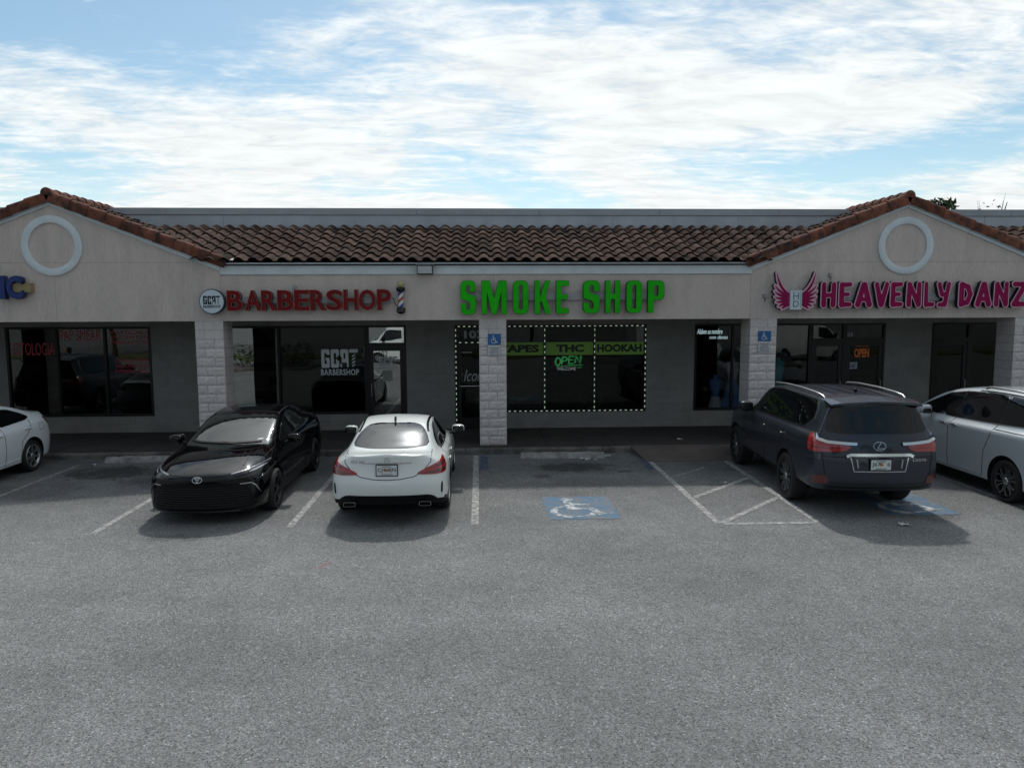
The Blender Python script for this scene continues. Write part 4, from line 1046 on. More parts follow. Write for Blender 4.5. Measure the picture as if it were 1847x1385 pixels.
    me = star.mesh(.006); fit(me, -.043, .043, -.043, .043); c.badge(me, 'B', 0, .985, chrome)
    me = text_mesh('CLA 250', .004, .012); fit(me, -.105, .105, -.017, .017); c.badge(me, 'B', .44, .955, chrome, 'lettering')
    c.patch('head_light', [(.45, .60), (.80, .64), (.84, .72), (.6, .70)], 'F', clear_lens, chaikin=1); c.patch('head_light', [(-.45, .60), (-.80, .64), (-.84, .72), (-.6, .70)], 'F', clear_lens, chaikin=1)
    c.patch('grille', [(-.42, .42), (-.40, .60), (.40, .60), (.42, .42)], 'F', trim_blk, chaikin=1)
    c.patch2('sill', [(-.92, .235), (-.92, .29), (.92, .29), (.92, .235)], trim_blk, chaikin=0)
    return c

# ---- black saloon facing the camera
def black_saloon():
    W = .925
    T = lambda x, zt, wr, zr, wg, zg, ws, zs, wm=W, zm=.54, wl=.885, zl=.22, zb=.17, d=(0, 0, 0): std(x, zt, wr, zr, wg, zg, ws, zs, wm, zm, wl, zl, zb, d)
    rows = [
        row((2.20, 0, .18), (2.28, 0, .17), (2.375, 0, .24), (2.385, 0, .46), (2.375, 0, .60), (2.41, 0, .68), (2.40, 0, .725), (2.36, 0, .755), (2.28, 0, .785)),
        row((2.12, 0, .18), (2.22, .48, .17), (2.31, .52, .23), (2.32, .52, .46), (2.30, .52, .60), (2.335, .52, .69), (2.32, .50, .735), (2.27, .30, .785), (2.18, 0, .822)),
        row((2.00, 0, .18), (2.05, .72, .17), (2.16, .80, .22), (2.13, .83, .46), (2.10, .83, .62), (2.11, .80, .72), (2.07, .68, .79), (2.06, .38, .842), (2.05, 0, .868)),
        T(1.82, .925, .56, .905, .74, .835, .865, .75, .905, .5, .87),
        T(1.41, .985, .58, .965, .775, .905, .885, .815, .93),
        T(.98, 1.0, .66, .985, .79, .935, .885, .85, .92, d=(.06, .13, .16)),
        T(.46, 1.215, .665, 1.195, .79, .955, .885, .88, .92, d=(.04, .08, .10)),
        T(-.04, 1.405, .61, 1.378, .785, .975, .885, .895, d=(0, .03, .04)),
        T(-.62, 1.448, .585, 1.408, .78, .99, .885, .905),
        T(-1.12, 1.42, .575, 1.38, .77, 1.005, .89, .915),
        T(-1.58, 1.30, .58, 1.26, .76, 1.02, .90, .93, .93, d=(0, -.03, -.05)),
        T(-2.00, 1.13, .63, 1.115, .755, 1.055, .885, .95, .93, d=(0, -.03, -.05)),
        row((-2.28, 0, .26), (-2.28, .70, .25), (-2.30, .80, .28), (-2.34, .84, .58), (-2.30, .82, .90), (-2.28, .76, 1.03), (-2.30, .62, 1.085), (-2.34, .34, 1.10), (-2.36, 0, 1.105)),
        row((-2.36, 0, .28), (-2.38, .46, .27), (-2.45, .52, .3), (-2.50, .54, .58), (-2.48, .53, .85), (-2.44, .50, 1.0), (-2.44, .47, 1.085), (-2.43, .26, 1.10), (-2.43, 0, 1.105)),
        row((-2.38, 0, .28), (-2.40, 0, .27), (-2.48, 0, .3), (-2.53, 0, .58), (-2.51, 0, .85), (-2.47, 0, 1.0), (-2.47, 0, 1.085), (-2.46, 0, 1.10), (-2.45, 0, 1.105))]
    cr = [('l', 5, .45, 3, 11), ('l', 6, .4, 4, 11), ('l', 4, .15, 2, 11), ('l', 5, .55, 0, 2), ('l', 2, .6, 0, 14), ('l', 6, .3, 0, 3), ('r', 5, .45, 6, 8), ('l', 6, .7, 11, 14)]
    c = Car('black_saloon', 'glossy black saloon backed in, its front facing out beside the barbershop column', rows, p_black, (1.4125, -1.4125), .335, .385, (-4.19, -3.20), R(-90), cr)
    sp = []
    for k in range(5):
        a = 72 * k; sp += [pol((.05, a - 22), (.14, a - 12), (.235, a - 20), (.235, a - 9), (.15, a - 3), (.05, a + 6)), pol((.05, a - 2), (.15, a + 4), (.235, a + 10), (.235, a + 18), (.14, a + 11), (.05, a + 20))]
    c.wheels((1.4125, -1.4125), .80, .335, .245, .235, sp, dark_alloy, backing=trim_blk)
    c.patch('windscreen', [(-.745, 1.0), (-.575, 1.345), (-.3, 1.368), (.3, 1.368), (.575, 1.345), (.745, 1.0), (.35, .985), (-.35, .985)], 'F', wind_glass, off=.003, chaikin=1, sp=.05)
    c.patch('rear_window', [(-.60, 1.14), (-.50, 1.34), (.50, 1.34), (.60, 1.14)], 'B', car_glass, chaikin=1)
    c.patch2('side_window', [(.66, .985), (.20, 1.20), (-.22, 1.335), (-.55, 1.36), (-.55, 1.005)], car_glass, chaikin=1)
    c.patch2('side_window', [(-.60, 1.005), (-.60, 1.358), (-1.08, 1.325), (-1.42, 1.20), (-1.66, 1.075), (-1.5, 1.04)], car_glass, chaikin=1)
    # two-piece front: dark lower mouth with bars, lamp slits and brackets
    mouth = c.patch('grille', [(-.80, .255), (-.74, .50), (-.62, .615), (-.3, .645), (.3, .645), (.62, .615), (.74, .50), (.80, .255), (.4, .235), (-.4, .235)], 'F', trim_blk, off=.004, chaikin=1)
    for i in range(9):
        z = .285 + i * .036; w = .70 - .03 * max(0, i - 5)
        c.strip('grille_bar', [(-w, z + .012), (-w * .5, z), (0, z - .003), (w * .5, z), (w, z + .012)], .010, 'F', gloss_blk, off=.016, parent=mouth)
    c.strip('nose_gap', [(-.66, .80), (-.5, .768), (-.3, .752), (0, .747), (.3, .752), (.5, .768), (.66, .80)], .008, 'F', seam_m)
    for sg in (1, -1):
        hl = c.patch('head_light', [(sg * .40, .715), (sg * .62, .735), (sg * .79, .765), (sg * .87, .815), (sg * .83, .835), (sg * .72, .81), (sg * .55, .775), (sg * .42, .752)], 'F', gloss_blk, off=.007, chaikin=1, sp=.04)
        if hl:
            c.strip('lamp_slit', [(sg * .46, .758), (sg * .62, .786), (sg * .76, .818), (sg * .83, .838)], .013, 'F', drl_m, off=.010, parent=hl)
            c.patch('lamp_lens', [(sg * .66, .755), (sg * .78, .775), (sg * .84, .812), (sg * .74, .79)], 'F', clear_lens, off=.009, chaikin=1, sp=.03, parent=hl)
        c.strip('bumper_bracket', [(sg * .58, .615), (sg * .72, .612), (sg * .775, .56), (sg * .825, .44)], .013, 'F', chrome, off=.010)
        c.patch('bumper_intake', [(sg * .70, .60), (sg * .75, .58), (sg * .82, .40), (sg * .80, .30), (sg * .74, .33)], 'F', gloss_blk, off=.007, chaikin=1, sp=.03)
        c.strip('bonnet_crease', [(1.98, sg * .56), (1.7, sg * .545), (1.3, sg * .55)], .020, 'T', p_black, off=.008)
        c.strip('bonnet_gap', [(2.16, sg * .62), (1.9, sg * .725), (1.5, sg * .755), (1.02, sg * .765)], .008, 'T', seam_m)
    c.strip('front_lip', [(-.80, .215), (-.4, .205), (.4, .205), (.80, .215)], .03, 'F', gloss_blk, off=.02)
    em = G2(-1.1, 1.1, -.8, .8, .04); ring = lambda cx, cy, rx, ry, t: em.U(np.maximum(em.ell(cx, cy, rx, ry), -em.ell(cx, cy, rx - t, ry - t)))
    ring(0, 0, 1., .68, .13); ring(0, .30, .60, .26, .11); ring(0, .06, .27, .60, .11)
    me = em.mesh(.010); fit(me, -.075, .075, -.05, .05); c.badge(me, 'F', 0, .705, chrome, off=.006)
    c.mirrors(.58, .90, 1.005, p_black); c.handles([(-.42, .86), (-1.38, .88)], p_black)
    c.strip2('door_gap', [(.80, .93), (.82, .55), (.78, .26)], .008, seam_m); c.strip2('door_gap', [(-.58, 1.0), (-.56, .6), (-.52, .26)], .008, seam_m); c.strip2('door_gap', [(-1.50, 1.0), (-1.35, .82), (-1.05, .64), (-.98, .26)], .008, seam_m)
    c.strip2('window_trim', [(.66, .975), (-.55, .995), (-1.62, 1.06)], .014, gloss_blk, off=.005)
    c.patch('roof_panel', [(-.10, -.42), (-.10, .42), (-.95, .42), (-.95, -.42)], 'T', gloss_blk, off=.003, chaikin=1, sp=.1)
    for sg in (1, -1):
        c.patch('tail_light', [(sg * .50, .92), (sg * .78, .90), (sg * .82, .98), (sg * .55, .99)], 'B', red_lens, chaikin=1)
        c.strip('roof_joint', [(.0, sg * .575), (-.6, sg * .555), (-1.1, sg * .545), (-1.35, sg * .55)], .012, 'T', seam_m)
    c.strip('wiper', [(.55, 1.03), (.1, 1.018), (-.08, 1.03)], .016, 'F', trim_blk, off=.016); c.strip('wiper', [(-.02, 1.022), (-.45, 1.03), (-.60, 1.05)], .016, 'F', trim_blk, off=.016)
    c.patch('windscreen_sticker', [(.47, 1.048), (.47, 1.062), (.555, 1.066), (.555, 1.052)], 'F', white_m, off=.005, chaikin=0, sp=.03)
    return c

# ---- dark grey luxury off-roader seen from its rear left corner
def grey_suv():
    W = 1.0
    T = lambda x, zt, wr, zr, wg, zg, ws, zs, wm=W, zm=.80, wl=.955, zl=.46, zb=.36, d=(0, 0, 0): std(x, zt, wr, zr, wg, zg, ws, zs, wm, zm, wl, zl, zb, d)
    rows = [
        row((2.15, 0, .40), (2.22, 0, .38), (2.32, 0, .46), (2.38, 0, .75), (2.37, 0, .95), (2.34, 0, 1.08), (2.30, 0, 1.13), (2.22, 0, 1.16), (2.12, 0, 1.175)),
        row((2.08, 0, .40), (2.15, .5, .38), (2.25, .55, .46), (2.30, .56, .75), (2.29, .56, .95), (2.26, .54, 1.08), (2.22, .5, 1.13), (2.15, .3, 1.165), (2.05, 0, 1.185)),
        T(2.02, 1.19, .56, 1.175, .80, 1.11, .89, 1.0, .93, .75, .88, .47),
        T(1.75, 1.215, .62, 1.20, .86, 1.15, .95, 1.05, .995),
        T(1.42, 1.235, .64, 1.22, .875, 1.175, .965, 1.09),
        T(.95, 1.27, .70, 1.25, .885, 1.21, .965, 1.13, d=(.03, .12, .18)),
        T(.58, 1.53, .735, 1.50, .885, 1.235, .97, 1.15, d=(.02, .06, .10)),
        T(.20, 1.795, .70, 1.765, .885, 1.25, .97, 1.165),
        T(-.5, 1.85, .69, 1.815, .885, 1.265, .975, 1.18),
        T(-1.4, 1.855, .685, 1.82, .885, 1.285, .985, 1.20, 1.005),
        T(-2.10, 1.83, .67, 1.795, .88, 1.30, .98, 1.21, 1.0, d=(0, -.02, -.03)),
        T(-2.32, 1.805, .655, 1.77, .865, 1.30, .965, 1.21, .985, d=(0, -.06, -.08)),
        row((-2.42, 0, .42), (-2.42, .80, .41), (-2.50, .90, .44), (-2.56, .945, .74), (-2.50, .925, 1.16), (-2.46, .85, 1.30), (-2.38, .645, 1.75), (-2.45, .36, 1.785), (-2.47, 0, 1.79)),
        row((-2.52, 0, .42), (-2.54, .50, .41), (-2.64, .56, .44), (-2.68, .58, .74), (-2.62, .57, 1.16), (-2.57, .55, 1.29), (-2.43, .50, 1.735), (-2.46, .30, 1.775), (-2.49, 0, 1.78)),
        row((-2.54, 0, .42), (-2.56, 0, .41), (-2.66, 0, .44), (-2.70, 0, .74), (-2.64, 0, 1.16), (-2.59, 0, 1.29), (-2.45, 0, 1.74), (-2.48, 0, 1.775), (-2.50, 0, 1.78))]
    cr = [('l', 5, .45, 4, 12), ('l', 6, .5, 5, 12), ('l', 4, .25, 2, 13), ('l', 6, .8, 11, 14), ('l', 2, .6, 0, 14), ('r', 12, .45, 2, 7), ('l', 5, .3, 12, 14), ('r', 5, .4, 6, 8)]
    hd = R(90 - 3.2)
    c = Car('grey_suv', 'dark grey off-roader with silver roof rails, parked beside the hatched aisle', rows, p_grey, (1.425, -1.425), .40, .455, (6.22, -3.13), hd, cr, wy=.84)
    sp = []
    for k in range(10):
        a = 36 * k
        for sg in (-1, 1): sp.append(pol((.06, a + sg * 7 - 5), (.255, a + sg * 5 - 1.7), (.255, a + sg * 5 + 1.7), (.06, a + sg * 7 + 5)))
    c.wheels((1.425, -1.425), .845, .40, .275, .275, sp, alloy, backing=trim_blk, ring=False)
    c.patch('windscreen', [(-.76, 1.31), (-.63, 1.72), (.63, 1.72), (.76, 1.31)], 'F', wind_glass, chaikin=1)
    c.patch2('side_window', [(.66, 1.275), (.50, 1.44), (.16, 1.70), (-.34, 1.745), (-.34, 1.295)], car_glass, chaikin=1)
    c.patch2('side_window', [(-.39, 1.297), (-.39, 1.748), (-1.26, 1.758), (-1.26, 1.315)], car_glass, chaikin=1)
    c.patch2('side_window', [(-1.31, 1.317), (-1.31, 1.757), (-1.98, 1.735), (-2.08, 1.50), (-1.88, 1.345)], car_glass, chaikin=1)
    c.patch2('window_surround', [(.70, 1.262), (.50, 1.45), (.15, 1.72), (-.35, 1.762), (-1.3, 1.774), (-2.0, 1.75), (-2.11, 1.50), (-1.90, 1.33)], gloss_blk, off=.002, chaikin=1)
    c.strip2('window_bar', [(-2.02, 1.735), (-2.11, 1.60), (-2.13, 1.46)], .026, chrome, off=.012)
    c.strip2('window_trim', [(.68, 1.262), (-.4, 1.283), (-1.3, 1.304), (-1.90, 1.328)], .016, trim_blk, off=.006)
    c.patch('rear_window', [(-.66, 1.735), (.66, 1.735), (.79, 1.33), (.55, 1.30), (-.55, 1.30), (-.79, 1.33)], 'B', car_glass, off=.004, chaikin=1, sp=.06)
    # spoiler
    m = MB(); n = 10; vs = []
    for i in range(n + 1):
        y = -.70 + 1.40 * i / n; b = (y / .70) ** 2; x0, x1 = -2.20, -2.545 + .07 * b; zt = 1.835 - .05 * b
        vs += [(x0, y, zt + .004), (x1, y, zt - .045), (x1 - .005, y, zt - .075), (x0 - .12, y, zt - .10)]
    m.add(vs, [(i * 4 + k, i * 4 + (k + 1) % 4, (i + 1) * 4 + (k + 1) % 4, (i + 1) * 4 + k) for i in range(n) for k in range(4)] + [(0, 1, 2, 3), (n * 4, n * 4 + 1, n * 4 + 2, n * 4 + 3)]); m.build('rear_spoiler', p_grey, c.root, ang=40)
    # tail lamps: red block low, white blade over it, wrapping the corner
    for sg in (1, -1):
        v = ('A', 180 - sg * 35); a = R(v[1]); pr = (-math.sin(a), math.cos(a)); pj = lambda x, y, z: (x * pr[0] + y * pr[1], z)
        tl = c.patch('tail_light', [pj(-2.36, sg * .965, 1.28), pj(-2.33, sg * .98, 1.10), pj(-2.36, sg * .975, 1.025), pj(-2.55, sg * .80, 1.025), pj(-2.64, sg * .52, 1.04), pj(-2.64, sg * .42, 1.125), pj(-2.62, sg * .60, 1.14), pj(-2.52, sg * .86, 1.165), pj(-2.42, sg * .95, 1.29)], v, red_lens, off=.012, chaikin=1, sp=.04)
        c.strip('lamp_blade', [pj(-2.45, sg * .90, 1.285), pj(-2.49, sg * .885, 1.215), pj(-2.56, sg * .78, 1.175), pj(-2.63, sg * .50, 1.155), pj(-2.64, sg * .36, 1.15)], .042, v, chrome, off=.030, parent=tl)
        c.strip('lens_gap', [pj(-2.34, sg * .975, 1.10), pj(-2.55, sg * .80, 1.085), pj(-2.63, sg * .50, 1.085)], .010, v, dred_lens, off=.0135, parent=tl)
        c.patch('rear_reflector', [pj(-2.48, sg * .925, .66), pj(-2.46, sg * .93, .57), pj(-2.50, sg * .92, .535), pj(-2.62, sg * .77, .535), pj(-2.62, sg * .77, .66), pj(-2.56, sg * .87, .675)], v, dred_lens, off=.010, chaikin=1, sp=.04)
        c.strip('bumper_corner', [pj(-2.30, sg * .98, .88), pj(-2.5, sg * .94, .90), pj(-2.62, sg * .80, .90)], .006, v, seam_m)
    bar = c.strip('tailgate_bar', [(-.50, .965), (-.44, .99), (.44, .99), (.50, .965)], .044, 'B', chrome, off=.035)
    pn = c.patch('plate_recess', [(-.44, .96), (.44, .96), (.38, .735), (-.38, .735)], 'B', p_grey, off=.003, chaikin=0)
    c.strip('recess_trim', [(-.435, .95), (-.385, .738), (.385, .738), (.435, .95)], .014, 'B', chrome, off=.010)
    for sg in (1, -1): c.strip('recess_lamp', [(sg * .345, .92), (sg * .325, .79)], .016, 'B', alloy, off=.010)
    c.plate('J675  6', ('FLORIDA', 'Sunshine State'), -2.692, .848, -1, plate_ink)
    c.strip('tailgate_gap', [(-.835, 1.25), (-.83, .93), (-.79, .66), (-.74, .55)], .010, 'B', seam_m); c.strip('tailgate_gap', [(.835, 1.25), (.83, .93), (.79, .66), (.74, .55)], .010, 'B', seam_m); c.strip('tailgate_gap', [(-.83, .955), (-.5, .955)], .008, 'B', seam_m); c.strip('tailgate_gap', [(.83, .955), (.5, .955)], .008, 'B', seam_m)
    c.strip('bumper_gap', [(-.74, .55), (-.3, .535), (.3, .535), (.74, .55)], .010, 'B', seam_m)
    c.strip('bumper_step', [(-.80, .50), (-.3, .49), (.3, .49), (.80, .50)], .022, 'B', gloss_blk, off=.012)
    c.patch('rear_valance', [(-.76, .475), (.76, .475), (.82, .42), (.6, .395), (-.6, .395), (-.82, .42)], 'B', trim_blk, off=.008, chaikin=0)
    lx = G2(-1.1, 1.1, -.85, .85, .04); lx.U(np.maximum(lx.ell(0, 0, 1.05, .8), -lx.ell(0, 0, .92, .67))).U(lx.seg((.25, .60), (-.35, -.38), .07)).U(lx.seg((-.35, -.38), (.75, -.38), .07)); me = lx.mesh(.010); fit(me, -.098, .098, -.072, .072); c.badge(me, 'B', 0, 1.12, chrome, off=.006)
    me = text_mesh('LX570', .004, .02); fit(me, -.115, .115, -.02, .02); c.badge(me, 'B', -.62, .905, alloy, 'lettering')
    # roof rails and ribs
    for sg in (1, -1):
        pts = [(.10, sg * .66, 1.80), (.02, sg * .66, 1.825), (-.5, sg * .655, 1.856), (-1.2, sg * .65, 1.862), (-1.8, sg * .64, 1.845), (-2.02, sg * .635, 1.825), (-2.10, sg * .63, 1.79)]
        m = MB().tube(pts, [.012, .018, .02, .02, .02, .018, .012], 8); m.build('roof_rail', alloy, c.root, ang=60)
        for y in (.13, .36): c.strip('roof_rib', [(-.25, sg * y), (-1.0, sg * y), (-1.85, sg * (y - .01))], .03, 'T', p_grey, off=.010)
    c.blob('roof_antenna', (-1.75, .0, 1.88), (.05, .025, .035), trim_blk, power=2.)
    c.mirrors(.55, .965, 1.30, p_grey, size=(.12, .13, .10)); c.handles([(-.26, 1.09), (-1.16, 1.10)], chrome, .11)
    c.strip2('door_gap', [(.82, 1.20), (.86, .8), (.80, .50)], .009, seam_m); c.strip2('door_gap', [(-.37, 1.29), (-.36, .8), (-.34, .50)], .009, seam_m); c.strip2('door_gap', [(-1.28, 1.31), (-1.26, 1.0), (-1.02, .78), (-.98, .50)], .009, seam_m)
    c.strip2('side_step', [(.92, .43), (-.92, .43)], .05, trim_blk, off=.03)
    c.patch('head_light', [(.5, .93), (.82, .98), (.86, 1.06), (.55, 1.03)], 'F', clear_lens, chaikin=1); c.patch('head_light', [(-.5, .93), (-.82, .98), (-.86, 1.06), (-.55, 1.03)], 'F', clear_lens, chaikin=1)
    c.patch('grille', [(-.42, .5), (-.34, .80), (-.45, 1.08), (.45, 1.08), (.34, .80), (.42, .5)], 'F', trim_blk, chaikin=1)
    for sg in (1, -1):
        m = MB().box(-2.66, -2.56, sg * .60 - .09, sg * .60 + .09, .385, .415); 
    return c

# ---- silver minivan cut by the right edge of the picture
def silver_van():
    W = 1.0
    zm = lambda z: z + .088 * min(1., max(0., (z - .45) / .55))
    T = lambda x, zt, wr, zr, wg, zg, ws, zs, wm=.982, zm=.66, wl=.965, zl=.27, zb=.2, d=(0, 0, 0): std(x, zt, wr, zr, wg, zg, ws, zs, wm, zm, wl, zl, zb, d)
    rows = [
        row((2.25, 0, .24), (2.34, 0, .22), (2.45, 0, .32), (2.49, 0, .58), (2.47, 0, .72), (2.44, 0, .84), (2.40, 0, .90), (2.33, 0, .95), (2.25, 0, .975)),
        row((2.18, 0, .24), (2.27, .5, .22), (2.38, .54, .32), (2.41, .55, .58), (2.39, .55, .72), (2.35, .53, .84), (2.31, .48, .91), (2.25, .28, .955), (2.18, 0, .985)),
        T(2.05, 1.02, .54, 1.0, .78, .92, .89, .82, .93, .58, .88, .27),
        T(1.80, 1.06, .60, 1.045, .84, .98, .945, .88, .985),
        T(1.66, 1.09, .62, 1.075, .86, 1.03, .96, .92),
        T(1.36, 1.15, .70, 1.125, .88, 1.07, .965, .98, d=(.04, .16, .24)),
        T(.86, 1.42, .735, 1.385, .885, 1.09, .985, 1.0, d=(.02, .12, .18)),
        T(.32, 1.655, .71, 1.61, .885, 1.105, .99, 1.015, d=(0, .05, .08)),
        T(-.6, 1.735, .69, 1.69, .885, 1.12, .995, 1.03),
        T(-1.4, 1.725, .675, 1.68, .88, 1.135, 1.0, 1.045, 1.0),
        T(-2.05, 1.68, .655, 1.64, .87, 1.15, .99, 1.055, 1.0),
        T(-2.32, 1.62, .64, 1.58, .85, 1.15, .955, 1.05, .98, d=(0, -.05, -.07)),
        row((-2.42, 0, .3), (-2.44, .80, .29), (-2.50, .88, .33), (-2.56, .92, .62), (-2.50, .89, 1.0), (-2.46, .81, 1.15), (-2.40, .63, 1.56), (-2.46, .35, 1.595), (-2.48, 0, 1.6)),
        row((-2.52, 0, .3), (-2.54, .50, .29), (-2.61, .55, .33), (-2.65, .56, .62), (-2.60, .55, 1.0), (-2.55, .53, 1.15), (-2.44, .48, 1.55), (-2.48, .28, 1.59), (-2.50, 0, 1.595)),
        row((-2.53, 0, .3), (-2.56, 0, .29), (-2.63, 0, .33), (-2.67, 0, .62), (-2.62, 0, 1.0), (-2.57, 0, 1.15), (-2.46, 0, 1.55), (-2.49, 0, 1.59), (-2.51, 0, 1.595))]
    cr = [('l', 5, .35, 4, 12), ('l', 6, .3, 5, 12), ('l', 4, .6, 2, 13), ('l', 6, .7, 11, 14), ('l', 2, .5, 0, 14), ('r', 12, .35, 2, 7)]
    c = Car('silver_minivan', 'pale silver minivan with dark windows at the right edge of the row', rows, p_silver, (1.53, -1.53), .355, .415, (9.645, -3.42), R(90), cr, wy=.84, zmap=zm)
    sp = []
    for k in range(6):
        a = 60 * k
        for sg in (-1, 1):
            sp.append(pol((.055, a + sg * 7 - 5), (.165, a + sg * 22 - 2.2), (.165, a + sg * 22 + 2.2), (.055, a + sg * 7 + 5)))
            sp.append(pol((.165, a + sg * 22 - 2.2), (.245, a + sg * 13 - 1.6), (.245, a + sg * 13 + 1.6), (.165, a + sg * 22 + 2.2)))
        sp.append(pol((.238, a - 13), (.252, a - 13), (.254, a), (.252, a + 13), (.238, a + 13), (.240, a)))
    c.wheels((1.53, -1.53), .85, .355, .262, .24, sp, alloy, backing=gloss_blk, ring=False)
    c.patch2('side_window', [(1.20, 1.135), (.86, 1.285), (.32, 1.515), (-.10, 1.58), (-.10, 1.135)], car_glass, chaikin=1)
    c.patch2('side_window', [(-.13, 1.135), (-.13, 1.583), (-.6, 1.62), (-1.16, 1.628), (-1.16, 1.165)], car_glass, chaikin=1)
    c.patch2('side_window', [(-1.21, 1.167), (-1.21, 1.626), (-1.8, 1.60), (-2.22, 1.535), (-2.30, 1.30), (-2.10, 1.21)], car_glass, chaikin=1)
    c.patch2('window_surround', [(1.25, 1.122), (.86, 1.30), (.32, 1.53), (-.12, 1.598), (-.6, 1.635), (-1.2, 1.64), (-1.8, 1.61), (-2.24, 1.548), (-2.33, 1.30), (-2.12, 1.195), (-1.2, 1.152), (-.1, 1.12)], gloss_blk, off=.002, chaikin=0)
    c.strip2('window_pillar', [(-.115, 1.14), (-.115, 1.60)], .05, trim_blk, off=.005)
    c.strip2('window_trim', [(1.27, 1.122), (-.1, 1.125), (-1.2, 1.155), (-2.1, 1.20)], .014, chrome, off=.006)
    c.strip2('door_gap', [(-.115, 1.11), (-.02, .95), (-.02, .5), (-.05, .32)], .010, seam_m)
    c.strip2('door_gap', [(-1.19, 1.66), (-1.19, 1.15), (-1.15, .98), (-1.08, .86), (-.99, .70), (-.97, .33)], .010, seam_m)
    c.strip2('slide_track', [(-1.20, 1.075), (-1.7, 1.08), (-2.28, 1.085)], .012, seam_m)
    c.strip2('door_gap', [(1.08, 1.10), (1.08, .8), (1.0, .33)], .010, seam_m)
    c.strip2('sill_edge', [(1.0, .35), (0, .34), (-.98, .36)], .010, p_silver, off=.010)
    c.handles([(.12, .995), (-.20, 1.0)], chrome, .10)
    for sg in (1, -1):
        pts = [(-.55, sg * .665, 1.775), (-.65, sg * .665, 1.815), (-1.3, sg * .655, 1.815), (-1.9, sg * .64, 1.785), (-2.05, sg * .635, 1.745)]
        MB().tube(pts, .018, 8).build('roof_rail', alloy, c.root, ang=60)
        c.strip('roof_channel', [(-.40, sg * .66), (-1.2, sg * .645), (-2.1, sg * .62)], .02, 'T', trim_blk, off=.003)
    c.mirrors(.56, .985, 1.26, p_silver, size=(.10, .125, .085), gl=.62)
    c.patch('windscreen', [(-.74, 1.21), (-.64, 1.60), (.64, 1.60), (.74, 1.21)], 'F', wind_glass, chaikin=1)
    c.patch('rear_window', [(-.66, 1.22), (-.58, 1.53), (.58, 1.53), (.66, 1.22)], 'B', car_glass, chaikin=1)
    for sg in (1, -1):
        c.patch('tail_light', [(sg * .45, 1.02), (sg * .86, 1.0), (sg * .87, 1.14), (sg * .55, 1.10)], 'B', red_lens, chaikin=1)
        c.patch('head_light', [(sg * .5, .80), (sg * .82, .84), (sg * .86, .92), (sg * .55, .90)], 'F', clear_lens, chaikin=1)
    return c

